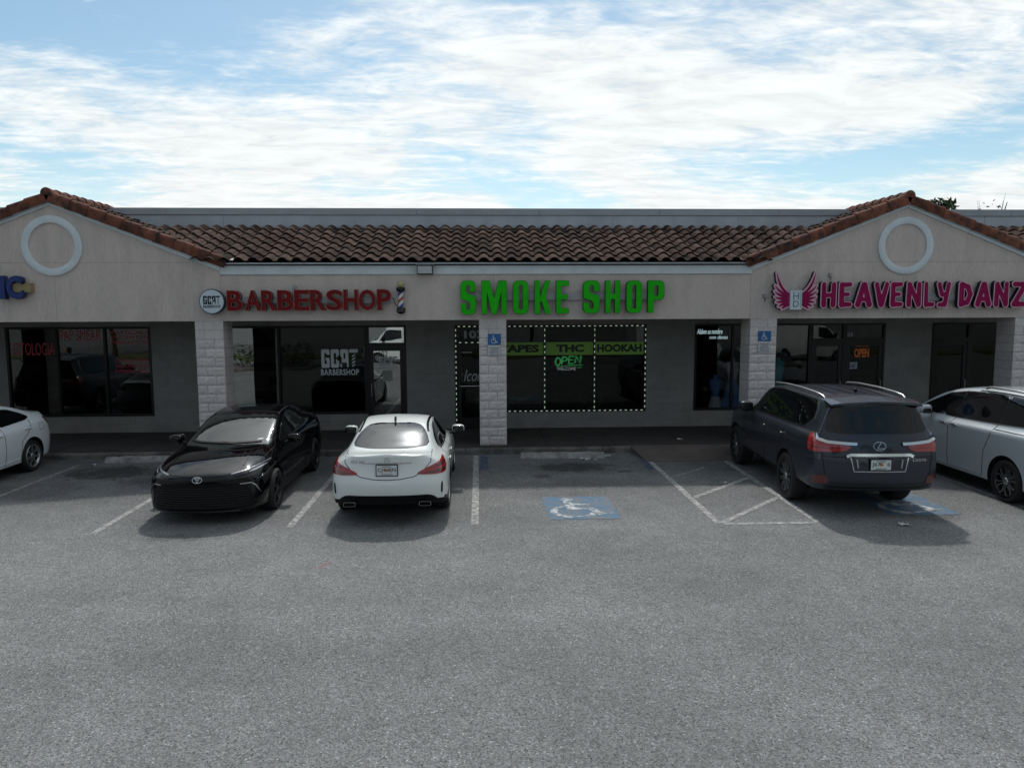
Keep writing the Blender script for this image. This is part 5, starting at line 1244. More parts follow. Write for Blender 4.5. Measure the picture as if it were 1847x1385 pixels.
# ---- white saloon cut by the left edge of the picture, tail to the kerb
def white_saloon():
    W = .90
    T = lambda x, zt, wr, zr, wg, zg, ws, zs, wm=W, zm=.53, wl=.86, zl=.24, zb=.19, d=(0, 0, 0): std(x, zt, wr, zr, wg, zg, ws, zs, wm, zm, wl, zl, zb, d)
    rows = [
        row((2.10, 0, .2), (2.17, 0, .19), (2.26, 0, .28), (2.29, 0, .48), (2.28, 0, .60), (2.26, 0, .70), (2.22, 0, .75), (2.17, 0, .785), (2.10, 0, .80)),
        row((2.03, 0, .2), (2.10, .46, .19), (2.18, .50, .28), (2.21, .50, .48), (2.20, .50, .60), (2.17, .48, .70), (2.13, .42, .76), (2.08, .24, .79), (2.02, 0, .815)),
        T(1.90, .845, .48, .83, .69, .78, .79, .68, .85, .48, .81, .26),
        T(1.62, .89, .52, .88, .74, .83, .845, .74, .89),
        T(1.35, .92, .54, .91, .76, .87, .86, .79),
        T(.92, .985, .60, .965, .775, .925, .865, .83, d=(.02, .12, .20)),
        T(.42, 1.215, .63, 1.17, .775, .945, .865, .855, d=(.02, .08, .11)),
        T(-.06, 1.395, .59, 1.355, .77, .965, .865, .87),
        T(-.60, 1.44, .58, 1.395, .765, .985, .87, .885),
        T(-1.05, 1.42, .57, 1.37, .76, 1.005, .875, .905),
        T(-1.48, 1.30, .58, 1.255, .75, 1.03, .885, .925, .91, d=(0, -.03, -.05)),
        T(-1.86, 1.135, .62, 1.12, .735, 1.065, .87, .95, .90, d=(0, -.03, -.05)),
        row((-2.10, 0, .28), (-2.10, .68, .27), (-2.12, .78, .30), (-2.18, .82, .58), (-2.13, .79, .88), (-2.12, .72, 1.03), (-2.14, .60, 1.10), (-2.18, .34, 1.12), (-2.20, 0, 1.125)),
        row((-2.20, 0, .30), (-2.22, .46, .28), (-2.29, .51, .32), (-2.34, .53, .60), (-2.29, .52, .84), (-2.25, .50, 1.0), (-2.27, .47, 1.10), (-2.26, .26, 1.12), (-2.26, 0, 1.128)),
        row((-2.22, 0, .30), (-2.24, 0, .28), (-2.31, 0, .32), (-2.36, 0, .60), (-2.31, 0, .84), (-2.27, 0, 1.0), (-2.29, 0, 1.10), (-2.28, 0, 1.12), (-2.28, 0, 1.128))]
    cr = [('l', 5, .35, 3, 11), ('l', 6, .3, 4, 11), ('l', 4, .3, 2, 12), ('l', 6, .7, 11, 14), ('l', 2, .5, 0, 14)]
    c = Car('white_saloon', 'white saloon at the left edge of the row with its tail to the kerb', rows, p_white2, (1.35, -1.35), .32, .372, (-9.845, -2.85), R(-90), cr)
    c.wheels((1.35, -1.35), .775, .32, .225, .215, spokes_simple(7, .05, .215, 24, 8), alloy)
    c.patch2('side_window', [(.60, .975), (.18, 1.18), (-.22, 1.315), (-.52, 1.335), (-.52, 1.0)], car_glass, chaikin=1)
    c.patch2('side_window', [(-.56, 1.0), (-.56, 1.337), (-1.02, 1.30), (-1.36, 1.185), (-1.55, 1.085), (-1.40, 1.04)], car_glass, chaikin=1)
    c.strip2('door_gap', [(-.54, .99), (-.52, .6), (-.48, .27)], .009, seam_m); c.strip2('door_gap', [(-1.46, 1.03), (-1.30, .85), (-1.02, .66), (-.95, .27)], .009, seam_m); c.strip2('door_gap', [(.75, .93), (.78, .55), (.74, .27)], .009, seam_m)
    c.handles([(-.38, .86), (-1.24, .885)], p_white2)
    c.strip2('fuel_flap', [(-1.62, .93), (-1.62, .80), (-1.78, .80), (-1.78, .93)], .007, seam_m, closed=True)
    c.strip2('sill_edge', [(.92, .33), (0, .31), (-.92, .34)], .012, p_white2, off=.012)
    c.strip2('side_crease', [(-1.2, .93), (-1.7, .965), (-2.02, .985)], .008, p_white2, off=.006)
    for sg in (1, -1):
        v = ('A', 180 - sg * 42); a = R(v[1]); pr = (-math.sin(a), math.cos(a)); pj = lambda x, y, z: (x * pr[0] + y * pr[1], z)
        c.patch('tail_light', [pj(-1.98, sg * .84, 1.02), pj(-1.96, sg * .86, .90), pj(-2.10, sg * .80, .875), pj(-2.27, sg * .48, .90), pj(-2.26, sg * .48, .99), pj(-2.10, sg * .76, 1.03)], v, dred_lens, off=.010, chaikin=1, sp=.04)
        c.patch('head_light', [(sg * .42, .66), (sg * .78, .69), (sg * .80, .77), (sg * .5, .74)], 'F', clear_lens, chaikin=1)
    c.strip('boot_lip', [(-.55, 1.115), (0, 1.13), (.55, 1.115)], .03, 'B', p_white2, off=.02)
    c.patch('windscreen', [(-.67, 1.01), (-.54, 1.34), (.54, 1.34), (.67, 1.01)], 'F', wind_glass, chaikin=1); c.patch('rear_window', [(-.58, 1.15), (-.50, 1.33), (.50, 1.33), (.58, 1.15)], 'B', car_glass, chaikin=1)
    c.patch('grille', [(-.6, .26), (-.45, .5), (.45, .5), (.6, .26)], 'F', trim_blk, chaikin=1)
    c.mirrors(.52, .88, .99, p_white2)
    return c
rear_coupe(); black_saloon(); suv = grey_suv(); silver_van(); white_saloon()
def copy_tree(o, parent=None):
    k = o.copy(); COL.objects.link(k); k.parent = parent
    for ch in o.children: copy_tree(ch, k)
    return k
k = copy_tree(suv.root); k.location = (-12.7, -3.3, 0); k.rotation_euler = (0, 0, R(-91)); k['label'] = 'dark off-roader beyond the left edge, mirrored in the left shop window'
# ------------------------------------------------------------------ shop signs
def flat(me, x, y, z, ry=0.): return me
def place(me, y): me.transform(Matrix.Translation((0, y, 0))); return me
green_m = M('green_letter', (.018, .50, .010), .5, spec=.12, col2=(.015, .43, .009), nscale=3)
green_ret = M('green_return', (.006, .075, .008), .6)
red_m = M('red_letter', (.19, .011, .013), .5, spec=.12, col2=(.15, .009, .012), nscale=4)
red_trim = M('red_letter_trim', (.36, .17, .14), .5)
dark_ret = M('dark_return', (.018, .010, .012), .6)
mag_m = M('magenta_letter', (.30, .010, .085), .5, spec=.12, col2=(.25, .008, .07), nscale=4)
pink_m = M('pink_border', (.64, .40, .48), .5)
navy_ret = M('navy_return', (.008, .010, .022), .6)
sign_white = M('sign_white', (.58, .68, .74), .5)
race_m = M('raceway_metal', (.36, .37, .38), .55)
blue_letter = M('blue_letter', (.010, .030, .16), .45); blue_ret = M('blue_return', (.012, .03, .12), .55)
ink_m = M('black_ink', (.012, .014, .02), .6)
lav_m = M('pale_blue_panel', (.45, .58, .66), .5)

def sign(name, label, cat='sign', loc=(0, 0, 0), group=None): 
    o = empty(name, loc); tag(o, label, cat, group); return o
def spart(root, me, name, mat, y=0.):
    me.transform(Matrix.Translation((-root.location.x, y - root.location.y, -root.location.z))); return link(name, me, mat, root)

# Impact-like capitals in a unit box
def impact(ch):
    q = G2(0, 1, 0, 2, .03); rr, W = q.rr, 1.0
    s = .36
    if ch == 'S':
        q.U(rr(0, 1, 0, 2, .34)); q.S(rr(.38, .62, 1.28, 1.72, .11)).S(rr(.5, 1.2, 1.20, 1.34, .02)); q.S(rr(.38, .62, .28, .72, .11)).S(rr(-.2, .5, .66, .80, .02))
        q.S(q.poly([(.60, 1.21), (1.2, 1.21), (1.2, 1.12), (.90, 1.10)])); q.S(q.poly([(.40, .79), (-.2, .79), (-.2, .88), (.10, .90)]))
    elif ch == 'O': q.U(rr(0, 1, 0, 2, .34)).S(rr(.38, .62, .26, 1.74, .11))
    elif ch == 'H': q.U(rr(0, .36, 0, 2)).U(rr(.64, 1, 0, 2)).U(rr(.2, .8, .86, 1.20))
    elif ch == 'E': q.U(rr(0, .40, 0, 2)).U(rr(0, 1, 1.66, 2)).U(rr(0, 1, 0, .36)).U(rr(0, .92, .86, 1.17))
    elif ch == 'P': q.U(rr(0, 1, .78, 2, .32)).U(rr(0, .5, .78, 2)).S(rr(.36, .62, 1.06, 1.70, .10)).U(rr(0, .36, 0, 2))
    elif ch == 'K': q.U(rr(0, .34, 0, 2)).U(q.poly([(.34, 1.05), (.66, 2), (1.0, 2), (.70, 1.10), (1.03, 0), (.67, 0), (.44, .78), (.34, .60)]))
    elif ch == 'M': q.U(rr(0, .22, 0, 2)).U(rr(.78, 1, 0, 2)).U(q.poly([(0, 2), (.33, 2), (.5, .95), (.67, 2), (1, 2), (1, 1.6), (.82, 1.6), (.60, 0), (.40, 0), (.18, 1.6), (0, 1.6)]))
    return q
root = sign('channel_letter_sign', 'bright green block letter sign reading SMOKE SHOP on the fascia', loc=(1.9, -.12, 3.45), group='signs over the shops')
spart(root, MB().box(-.33, 4.02, -.085, .0, 3.40, 3.575).mesh('raceway', .004), 'raceway', race_m)
for ch, x0, x1 in (('S', -.387, -.045), ('M', .075, .635), ('O', .77, 1.115), ('K', 1.246, 1.614), ('E', 1.725, 2.012), ('S', 2.327, 2.70), ('H', 2.821, 3.157), ('O', 3.291, 3.643), ('P', 3.774, 4.150)):
    q = impact(ch); z1 = 3.835 - .002 * (x0 + .4); z0 = 3.085 + (x0 + .4) * .006
    me = fit(q.mesh(.105), x0, x1, z0, z1); o = spart(root, me, 'letter', green_ret, -.195)
    me = fit(q.mesh(.006, -.012), x0 + .008, x1 - .008, z0 + .008, z1 - .008); spart(root, me, 'letter_face', green_m, -.2015).parent = o
    o.children[0].location = (0, 0, 0)

root = sign('channel_letter_sign', 'dark red block letter sign reading BARBERSHOP beside a barber pole', loc=(-3.65, -.12, 3.4), group='signs over the shops')
spart(root, MB().box(-5.30, -1.93, -.075, .0, 3.34, 3.49).mesh('raceway', .004), 'raceway', race_m)
bx = lambda p: -5.407 + (340 + p * .25988 - 411) * .011929
for ch, a, b in (('B', 262, 372), ('A', 383, 497), ('R', 499, 606), ('B', 610, 725), ('E', 727, 833), ('R', 838, 946), ('S', 950, 1064), ('H', 1070, 1172), ('O', 1178, 1296), ('P', 1305, 1404)):
    x0, x1 = bx(a), bx(b); z0, z1 = 3.19, 3.63 + (x0 + 5.4) * .006
    me = fit(text_mesh(ch, .10, .034), x0, x1, z0, z1); o = spart(root, me, 'letter', dark_ret, -.186)
    me = fit(text_mesh(ch, .006, .034), x0 - .004, x1 + .004, z0 - .004, z1 + .004); t = spart(root, me, 'letter_trim', red_trim, -.1925); t.parent = o
    me = fit(text_mesh(ch, .006, .020), x0 + .006, x1 - .006, z0 + .007, z1 - .007); t = spart(root, me, 'letter_face', red_m, -.199); t.parent = o

# bubble capitals
def bubble(ch):
    q = G2(-.05, 1.05, -.05, 1.55, .035); S = {'H': [((.18, .15), (.16, 1.35), .20, .17), ((.80, .15), (.82, 1.35), .20, .17), ((.2, .72), (.8, .72), .15, .15)],
        'E': [((.22, .18), (.20, 1.32), .21, .18), ((.22, 1.30), (.80, 1.34), .17, .14), ((.22, .76), (.68, .76), .14, .13), ((.22, .18), (.82, .18), .18, .15)],
        'A': [((.16, .16), (.46, 1.30), .20, .17), ((.84, .16), (.54, 1.30), .20, .17), ((.3, .46), (.7, .46), .14, .14)],
        'V': [((.16, 1.32), (.48, .22), .16, .21), ((.84, 1.32), (.52, .22), .16, .21)],
        'N': [((.18, .16), (.18, 1.34), .19, .16), ((.82, .16), (.82, 1.34), .19, .16), ((.2, 1.30), (.8, .2), .16, .17)],
        'L': [((.24, .18), (.20, 1.34), .20, .17), ((.24, .17), (.84, .17), .18, .15)],
        'Y': [((.16, 1.34), (.36, .78), .16, .17), ((.84, 1.34), (.60, .2), .16, .19), ((.36, .78), (.66, .74), .16, .16), ((.60, .2), (.2, .17), .17, .14)],
        'D': [((.22, .18), (.20, 1.32), .20, .18), ((.22, 1.32), (.62, 1.18), .18, .17), ((.62, 1.18), (.80, .76), .18, .18), ((.80, .76), (.62, .30), .18, .19), ((.62, .30), (.22, .18), .19, .18)],
        'Z': [((.2, 1.32), (.8, 1.32), .17, .16), ((.80, 1.30), (.22, .2), .16, .18), ((.22, .18), (.82, .18), .19, .16)]}[ch]
    for a, b, r0, r1 in S: q.SU(q.seg(a, b, r0 * .84, r1 * .84), .05)
    return q
hroot = sign('channel_letter_sign', 'magenta bubble letter sign with pink edges reading HEAVENLY DANZ on the gable', loc=(10., -.12, 3.45), group='signs over the shops')
spart(hroot, MB().box(7.75, 13.2, -.09, -.013, 3.36, 3.50).mesh('raceway', .004), 'raceway', race_m)
hx = lambda p: 7.679 + (1380 + p * .25284 - 1480) * .012847
for ch, a, b in (('H', 398, 514), ('E', 524, 628), ('A', 638, 772), ('V', 774, 887), ('E', 889, 990), ('N', 1003, 1121), ('L', 1128, 1218), ('Y', 1221, 1328), ('D', 1378, 1490), ('A', 1497, 1625), ('N', 1632, 1747), ('Z', 1760, 1882)):
    x0, x1 = hx(a), hx(b); z0, z1 = 3.19, 3.80; q = bubble(ch)
    me = fit(q.mesh(.11, .045), x0, x1, z0, z1); o = spart(hroot, me, 'letter', navy_ret, -.20)
    me = fit(q.mesh(.006, .045), x0, x1, z0, z1); t = spart(hroot, me, 'letter_border', pink_m, -.2065); t.parent = o
    w = x1 - x0; me = fit(q.mesh(.006, -.004), x0 + .024, x1 - .024, z0 + .024, z1 - .024); t = spart(hroot, me, 'letter_face', mag_m, -.213); t.parent = o

# winged plaque
wroot = sign('winged_plaque', 'pink winged plaque with the letters H and D beside the magenta lettering', loc=(7.10, -.12, 3.5), group='signs over the shops')
def wing_feathers(sg):
    # feathers as curved strokes fanning out from the plaque
    F = []
    tips = [(.95, 1.62), (1.02, 1.05), (1.04, .78), (1.02, .52), (.96, .28), (.84, .08), (.66, -.04)]
    for i, (tx, tz) in enumerate(tips):
        bx0, bz0 = .30, .66 - i * .085
        cx, cz = (.78 if i == 0 else (bx0 + tx) / 2 + .10), (.80 if i == 0 else bz0 - .02 + (tz - bz0) * .22)
        pts = []
        for t in np.linspace(0, 1, 9):
            pts.append((sg * ((1 - t) ** 2 * bx0 + 2 * t * (1 - t) * cx + t * t * tx), (1 - t) ** 2 * bz0 + 2 * t * (1 - t) * cz + t * t * tz))
        F.append(pts)
    return F
bq = G2(-1.15, 1.15, -.15, 1.75, .03); fq = G2(-1.15, 1.15, -.15, 1.75, .02)
for sg in (-1, 1):
    for pts in wing_feathers(sg):
        n = len(pts) - 1
        for i in range(n):
            t0, t1 = i / n, (i + 1) / n; w = lambda t: .045 + .055 * math.sin(PI * min(1, .15 + t * .85))
            bq.U(bq.seg(pts[i], pts[i + 1], w(t0) + .035, w(t1) + .035)); fq.U(fq.seg(pts[i], pts[i + 1], max(.008, w(t0) - .04), max(.008, w(t1) - .04)))
X0, X1, Z0, Z1 = 6.60, 7.635, 3.145, 4.02
sxp = (X1 - X0) / (2 * (1.04 + .10 + .03)); 
def wfit(me):
    lo, hi = bounds(wref); s0 = (X1 - X0) / (hi[0] - lo[0]); s1 = (Z1 - Z0) / (hi[2] - lo[2])
    me.transform(Matrix.Diagonal((s0, 1, s1, 1))); me.transform(Matrix.Translation((X0 - lo[0] * s0, 0, Z0 - lo[2] * s1))); return me
wref = bq.mesh(.10); keep = wref.copy()
spart(wroot, wfit(wref.copy()), 'wing', navy_ret, -.20); m2 = bq.mesh(.006); spart(wroot, wfit(m2), 'wing_border', pink_m, -.2065); spart(wroot, wfit(fq.mesh(.006)), 'feather', mag_m, -.213)
tq = spart(wroot, MB().box(6.985, 7.255, -.235, -.12, 3.165, 3.60).mesh('plaque', .006), 'plaque', sign_white)
def hollow(x0, x1, z0, z1, t):
    q = G2(x0, x1, z0, z1, .012); q.U(q.rr(x0, x1, z0, z1, .01)).S(q.rr(x0 + t, x1 - t, z0 + t, z1 - t, .01)); return q.mesh(.003)
spart(wroot, hollow(7.01, 7.23, 3.19, 3.575, .009), 'plaque_line', M('plaque_ink', (.10, .17, .21), .5), -.2385)
for ch, za, zb in (('H', 3.395, 3.545), ('D', 3.225, 3.365)): spart(wroot, fit(text_mesh(ch, .003, .0), 7.055, 7.185, za, zb), 'plaque_letter', MATS['plaque_ink'], -.2385)

# round sign
rr_ = sign('round_sign', 'round white sign with black GOAT BARBERSHOP logo left of the red letters', loc=(-5.772, -.08, 3.393), group='signs over the shops')
m = MB(); m.lathe([(.0, -.165), (.262, -.165), (.272, -.155), (.272, -.06), (0, -.06)], 56, 'y', (-5.772, 0, 3.393)); spart(rr_, m.mesh('cabinet', ang=40), 'cabinet', M('cabinet_edge', (.06, .085, .11), .5))
m = MB(); m.lathe([(.0, -.172), (.252, -.172), (.252, -.166), (0, -.166)], 56, 'y', (-5.772, 0, 3.393)); spart(rr_, m.mesh('face', ang=40), 'face', sign_white)
def goat_logo(root, cx, cz, w, mat, y, d=.003, name='logo'):
    """GOAT wordmark: blocky G, O with a horned head cut out, A, and a striped pole for T, over BARBERSHOP"""
    q = G2(0, 3.6, 0, 1.6, .04); rr = q.rr
    q.U(rr(0, .8, 0, 1.5, .12)).S(rr(.30, .52, .3, 1.2, .04)).S(rr(.45, .9, .82, 1.05)); q.U(rr(.42, .8, .58, .82))
    q.U(rr(.92, 1.72, 0, 1.5, .12)).S(rr(1.22, 1.44, .3, 1.2, .04)).S(q.ell(1.72, .80, .14, .24)).S(q.poly([(1.44, .85), (1.52, .62), (1.74, .5), (1.74, .85)]))
    q.U(np.maximum(rr(1.84, 2.64, 0, 1.5, .16), -rr(1.99, 2.49, -.2, .42))); q.S(rr(2.16, 2.34, .72, 1.2, .03)).S(q.poly([(1.74, 1.1), (2.0, .8), (1.95, .3), (1.74, .4)]))
    q.U(rr(2.72, 3.56, 1.22, 1.5, .02))
    for k in range(4): q.U(q.poly([(2.98, .95 - k * .26), (3.30, 1.12 - k * .26), (3.30, 1.0 - k * .26), (2.98, .83 - k * .26)]))
    me = fit(q.mesh(d), cx - w / 2, cx + w / 2, cz - w * .05, cz + w * .46); spart(root, me, name, mat, y)
    me = fit(text_mesh('BARBERSHOP', d, .02, spacing=1.1), cx - w * .52, cx + w * .52, cz - w * .26, cz - w * .09); spart(root, me, name + '_lettering', mat, y)
goat_logo(rr_, -5.772, 3.35, .36, ink_m, -.1755)

# barber pole
bp = sign('barber_pole', 'wall mounted barber pole with yellow globe beside the red letters', 'barber pole', (-1.695, -.12, 3.3))
def lz(prof, name, mat, c=(-1.695, -.13, 0), n=20): m = MB(); m.lathe(prof, n, 'z', c); return spart(bp, m.mesh(name, ang=40), name, mat)
lz([(.0, 3.695), (.045, 3.70), (.075, 3.745), (.075, 3.775), (.045, 3.815), (.0, 3.825)], 'globe', M('globe', (.46, .42, .20), .4))
lz([(.045, 3.70), (.10, 3.685), (.10, 3.64), (.085, 3.60), (.06, 3.585)], 'top_cap', gloss_blk); lz([(.06, 3.26), (.085, 3.245), (.10, 3.21), (.10, 3.15), (.06, 3.11)], 'bottom_cap', gloss_blk)
def pole_mat():
    m = bpy.data.materials.new('striped_cylinder'); m.use_nodes = True; nt = m.node_tree; n = nt.nodes; l = nt.links; b = n['Principled BSDF']
    tc = n.new('ShaderNodeTexCoord'); sp = n.new('ShaderNodeSeparateXYZ'); l.new(tc.outputs['Object'], sp.inputs[0])
    at = n.new('ShaderNodeMath'); at.operation = 'ARCTAN2'; ad = n.new('ShaderNodeMath'); ad.operation = 'ADD'; ad.inputs[1].default_value = .01; l.new(sp.outputs[1], ad.inputs[0]); l.new(ad.outputs[0], at.inputs[0]); l.new(sp.outputs[0], at.inputs[1])
    k = n.new('ShaderNodeMath'); k.operation = 'MULTIPLY_ADD'; l.new(sp.outputs[2], k.inputs[0]); k.inputs[1].default_value = -3.2; 
    d = n.new('ShaderNodeMath'); d.operation = 'DIVIDE'; l.new(at.outputs[0], d.inputs[0]); d.inputs[1].default_value = 2 * PI; l.new(d.outputs[0], k.inputs[2])
    fr = n.new('ShaderNodeMath'); fr.operation = 'FRACT'; l.new(k.outputs[0], fr.inputs[0])
    cr = n.new('ShaderNodeValToRGB'); cr.color_ramp.interpolation = 'CONSTANT'; e = cr.color_ramp.elements; e[0].position = 0; e[0].color = (.62, .64, .66, 1); e[1].position = .26; e[1].color = (.35, .03, .03, 1)
    x = e.new(.48); x.color = (.62, .64, .66, 1); x = e.new(.74); x.color = (.03, .05, .25, 1); l.new(fr.outputs[0], cr.inputs[0]); l.new(cr.outputs[0], b.inputs['Base Color']); b.inputs['Roughness'].default_value = .2
    return m
lz([(.06, 3.26), (.06, 3.59)], 'striped_cylinder', pole_mat())
spart(bp, MB().box(-1.725, -1.665, -.13, -.001, 3.17, 3.22).mesh('bracket', .004), 'bracket', gloss_blk); spart(bp, MB().box(-1.725, -1.665, -.13, -.001, 3.62, 3.67).mesh('bracket', .004), 'bracket', gloss_blk)
spart(bp, MB().tube([(-1.90, -.03, 3.47), (-1.86, -.05, 3.44), (-1.84, -.05, 3.34), (-1.79, -.05, 3.28), (-1.76, -.08, 3.24)], .008, 6).mesh('cable', ang=60), 'cable', gloss_blk)

# blue letters running out of the left edge
br_ = sign('channel_letter_sign', 'blue letters IC at the left edge of the gable wall', loc=(-9.95, -.12, 3.7), group='signs over the shops')
for ch, x0, x1 in (('I', -10.30, -10.085), ('C', -10.06, -9.72)):
    o = spart(br_, fit(text_mesh(ch, .13, .05), x0, x1, 3.46, 3.955), 'letter', blue_ret, -.21); t = spart(br_, fit(text_mesh(ch, .006, .05), x0 + .004, x1 - .004, 3.464, 3.951), 'letter_face', blue_letter, -.2165); t.parent = o
spart(br_, MB().box(-10.0, -9.58, -.15, -.013, 3.60, 3.80).mesh('raceway', .006), 'raceway', M('raceway_beige', (.30, .245, .13), .6))

# floodlight on the fascia trim
fl = sign('floodlight', 'small black floodlight on the white fascia trim', 'floodlight', (-1.155, -.1, 4.07))
spart(fl, MB().box(-1.33, -.98, -.22, -.14, 3.955, 4.175).mesh('housing', .012), 'housing', gloss_blk); spart(fl, MB().box(-1.31, -1.0, -.226, -.22, 3.985, 4.145).mesh('lens', .003), 'lens', M('flood_lens', (.45, .47, .48), .3))
spart(fl, MB().box(-1.36, -.95, -.235, -.10, 4.178, 4.19).mesh('hood', .003), 'hood', grey_m); spart(fl, MB().box(-1.19, -1.12, -.15, -.036, 4.03, 4.09).mesh('arm', .004), 'arm', gloss_blk)
# small junction boxes above the letters
for i, (x, z, lab) in enumerate(((-4.02, 3.70, 'small weathered junction box above the red letters'), (7.98, 3.95, 'small grey junction box above the magenta letters'), (6.48, 3.48, 'small grey junction box left of the winged plaque'))):
    o = sign('junction_box', lab, 'junction box', (x, -.02, z), 'junction boxes on the fascia'); spart(o, MB().box(x - .035, x + .035, -.06, -.013, z - .04, z + .04).mesh('box', .006), 'box', grey_m); spart(o, MB().tube([(x, -.035, z - .03), (x + .01, -.05, z - .08), (x, -.05, z - .13)], .008, 6).mesh('wire', ang=60), 'wire', gloss_blk)
o = sign('outlet_box', 'black rimmed outlet cover low on the wall left of the black saloon', 'outlet', (-7.05, WY, .66)); spart(o, hollow(-7.10, -7.0, .59, .73, .012), 'rim', ink_m, WY - .006); spart(o, MB().box(-7.09, -7.01, WY - .004, WY + .01, .60, .72).mesh('plate', .002), 'plate', cmu)

# accessible parking signs on the columns
ada_blue = M('ada_blue', (.018, .12, .33), .45)
def ada(x0, x1, z0, zm, z1, lab):
    o = sign('parking_sign', lab, 'sign', ((x0 + x1) / 2, -.03, z1), 'accessible parking signs on the columns'); y = -.030
    spart(o, MB().box(x0, x1, y, y + .012, zm + .004, z1).mesh('blue_plate', .003), 'blue_plate', ada_blue); spart(o, MB().box(x0 + .005, x1 - .005, y, y + .012, z0, zm - .004).mesh('white_plate', .003), 'white_plate', white_m)
    q = wheelchair(); cx = (x0 + x1) / 2; h = z1 - zm
    spart(o, fit(q.mesh(.002), cx - h * .30, cx + h * .30, zm + h * .14, z1 - h * .12), 'wheelchair_symbol', white_m, y - .0025)
    spart(o, hollow(x0 + .012, x1 - .012, z0 + .012, zm - .014, .005), 'plate_border', ink_m, y - .0035)
    for i, t in enumerate(('PARKING BY', 'DISABLED', 'PERMIT ONLY', '$250 FINE')):
        zz = zm - .035 - (zm - z0 - .04) * (i + .55) / 4.; w = (x1 - x0) * (.36 if len(t) > 8 else .28); spart(o, fit(text_mesh(t, .002, .02), cx - w, cx + w, zz - .011, zz + .012), 'lettering', ink_m, y - .0025)
ada(.213, .505, 2.165, 2.405, 2.655, 'blue and white accessible parking sign on the middle column')
ada(6.365, 6.66, 2.225, 2.45, 2.685, 'blue and white accessible parking sign on the column behind the grey off-roader')

# ------------------------------------------------------------------ window print
def decal(win, me, name, mat, y):
    me.transform(Matrix.Translation((0, y, 0))); me.transform(Matrix.Translation(-B0)); return link(name, me, mat, win)
YG = WY + .031        # just in front of the panes
w_print = M('white_vinyl', (.72, .76, .80), .5); r_print = M('red_vinyl', (.50, .05, .075), .5); k_print = M('grey_vinyl', (.42, .44, .46), .5)
g_band = M('green_vinyl', (.24, .46, .07), .5); gb_ink = M('green_vinyl_ink', (.006, .014, .006), .5)
def wx(px): return .729 + (px - 914) * (4.318 - .729) / (1165 - 914)
def words(win, t, x0, x1, z0, z1, mat, y=YG, off=.0, shear=0, name='window_lettering'): return decal(win, fit(text_mesh(t, .002, off, shear), x0, x1, z0, z1), name, mat, y)
words(win_left, 'CITOLOGIA', -11.58, -10.58, 2.10, 2.41, r_print); words(win_left, 'PAP SMEAR', -10.43, -9.43, 2.45, 2.73, r_print)
for t, z in (('PHYSICALS', 2.61), ('VACCINATION', 2.49), ('IMMIGRATION', 2.36)): words(win_left, t, -9.18, -8.28, z, z + .095, r_print)
for t, z in (('CONDUCTORES', 1.905), ('VACUNACION', 1.77), ('INMIGRACION', 1.64)): words(win_left, t, -9.12, -8.30, z, z + .095, r_print)
class _W: pass
def goat_decal(win, cx, cz, w, mat, y):
    r = _W(); r.location = Vector((0, 0, 0))
    a = len(bpy.data.objects)
    tmp = empty('tmp'); goat_logo(tmp, cx, cz, w, mat, y, .002, 'window_logo')
    for o in list(tmp.children): o.parent = win; o.data.transform(Matrix.Translation(-B0))
    bpy.data.objects.remove(tmp)
goat_decal(win_barber, -3.53, 1.78, .92, w_print, YG)
goat_decal(door_barber, -2.30, 1.80, .46, k_print, WY + .016)
words(door_barber, '102', -2.53, -2.31, 2.02, 2.15, gloss_blk, WY + .016, .01)
nt_ = decal(door_barber, MB().box(-2.45, -2.20, 0, .003, 1.38, 1.66).mesh('notice'), 'notice', M('notice_paper', (.30, .31, .30), .6), WY + .014)
for k in range(4): words(door_barber, 'HOURS OF WORK', -2.42, -2.23, 1.43 + k * .055, 1.45 + k * .055, ink_m, WY + .0115, .01)
words(tr_smoke, '103', -.36, .12, 2.46, 2.66, k_print, YG, .03)
words(door_smoke, 'Iconic', -.38, .30, 1.36, 1.66, k_print, WY + .016, .0, .35)
decal(door_smoke, MB().box(-.44, -.18, 0, .002, 2.09, 2.115).mesh('door_label'), 'door_label', k_print, WY + .016)
decal(door_smoke, MB().tube([(-.48, WY - .03, 1.24), (.34, WY - .03, 1.24)], .018, 8).mesh('push_bar', ang=60), 'push_bar', chrome, 0)
for i, (t, xa, xb, ta, tb) in enumerate((('VAPES', .46, 1.67, .50, 1.56), ('THC', 1.73, 2.96, 2.0, 2.72), ('HOOKAH', 3.02, 4.28, 3.06, 4.22))):
    decal(win_smoke, MB().box(xa, xb, 0, .002, 2.02, 2.35).mesh('green_band'), 'green_band', g_band, YG - .001)
    words(win_smoke, t, ta, tb, 2.09, 2.29, gb_ink, YG - .0035, .05)
words(tr_dance2, '104', 9.56 + .05, 9.80, 2.44, 2.56, k_print, YG, .02)
# poster hung in the dance studio door
po = decal(door_dance, MB().box(8.84, 9.44, 0, .004, .55, 2.16).mesh('door_poster'), 'door_poster', M('poster_lavender', (.17, .18, .26), .6), WY + .052)
def pdec(me, mat, y): me.transform(Matrix.Translation((0, y, 0))); me.transform(Matrix.Translation(-B0)); return link('poster_print', me, mat, door_dance)
pw = keep.copy(); fit(pw, 8.93, 9.35, 1.72, 2.02); pw.transform(Matrix.Diagonal((1, .02, 1, 1))); pdec(pw, M('poster_pink', (.20, .05, .09), .6), WY + .048)
for t, z, h in (('HEAVENLY', 1.52, .10), ('DANZ', 1.40, .06), ('DANCE STUDIO', .98, .05), ('MINISTRY & ARTS', .86, .06)): pdec(fit(text_mesh(t, .002, .01), 8.93, 9.35, z, z + h), M('poster_ink', (.05, .05, .09), .6), WY + .049)
decal(door_dance2, MB().box(9.70, 9.95, 0, .003, 1.60, 1.78).mesh('notice'), 'notice', M('notice_card', (.32, .35, .42), .6), WY + .015)
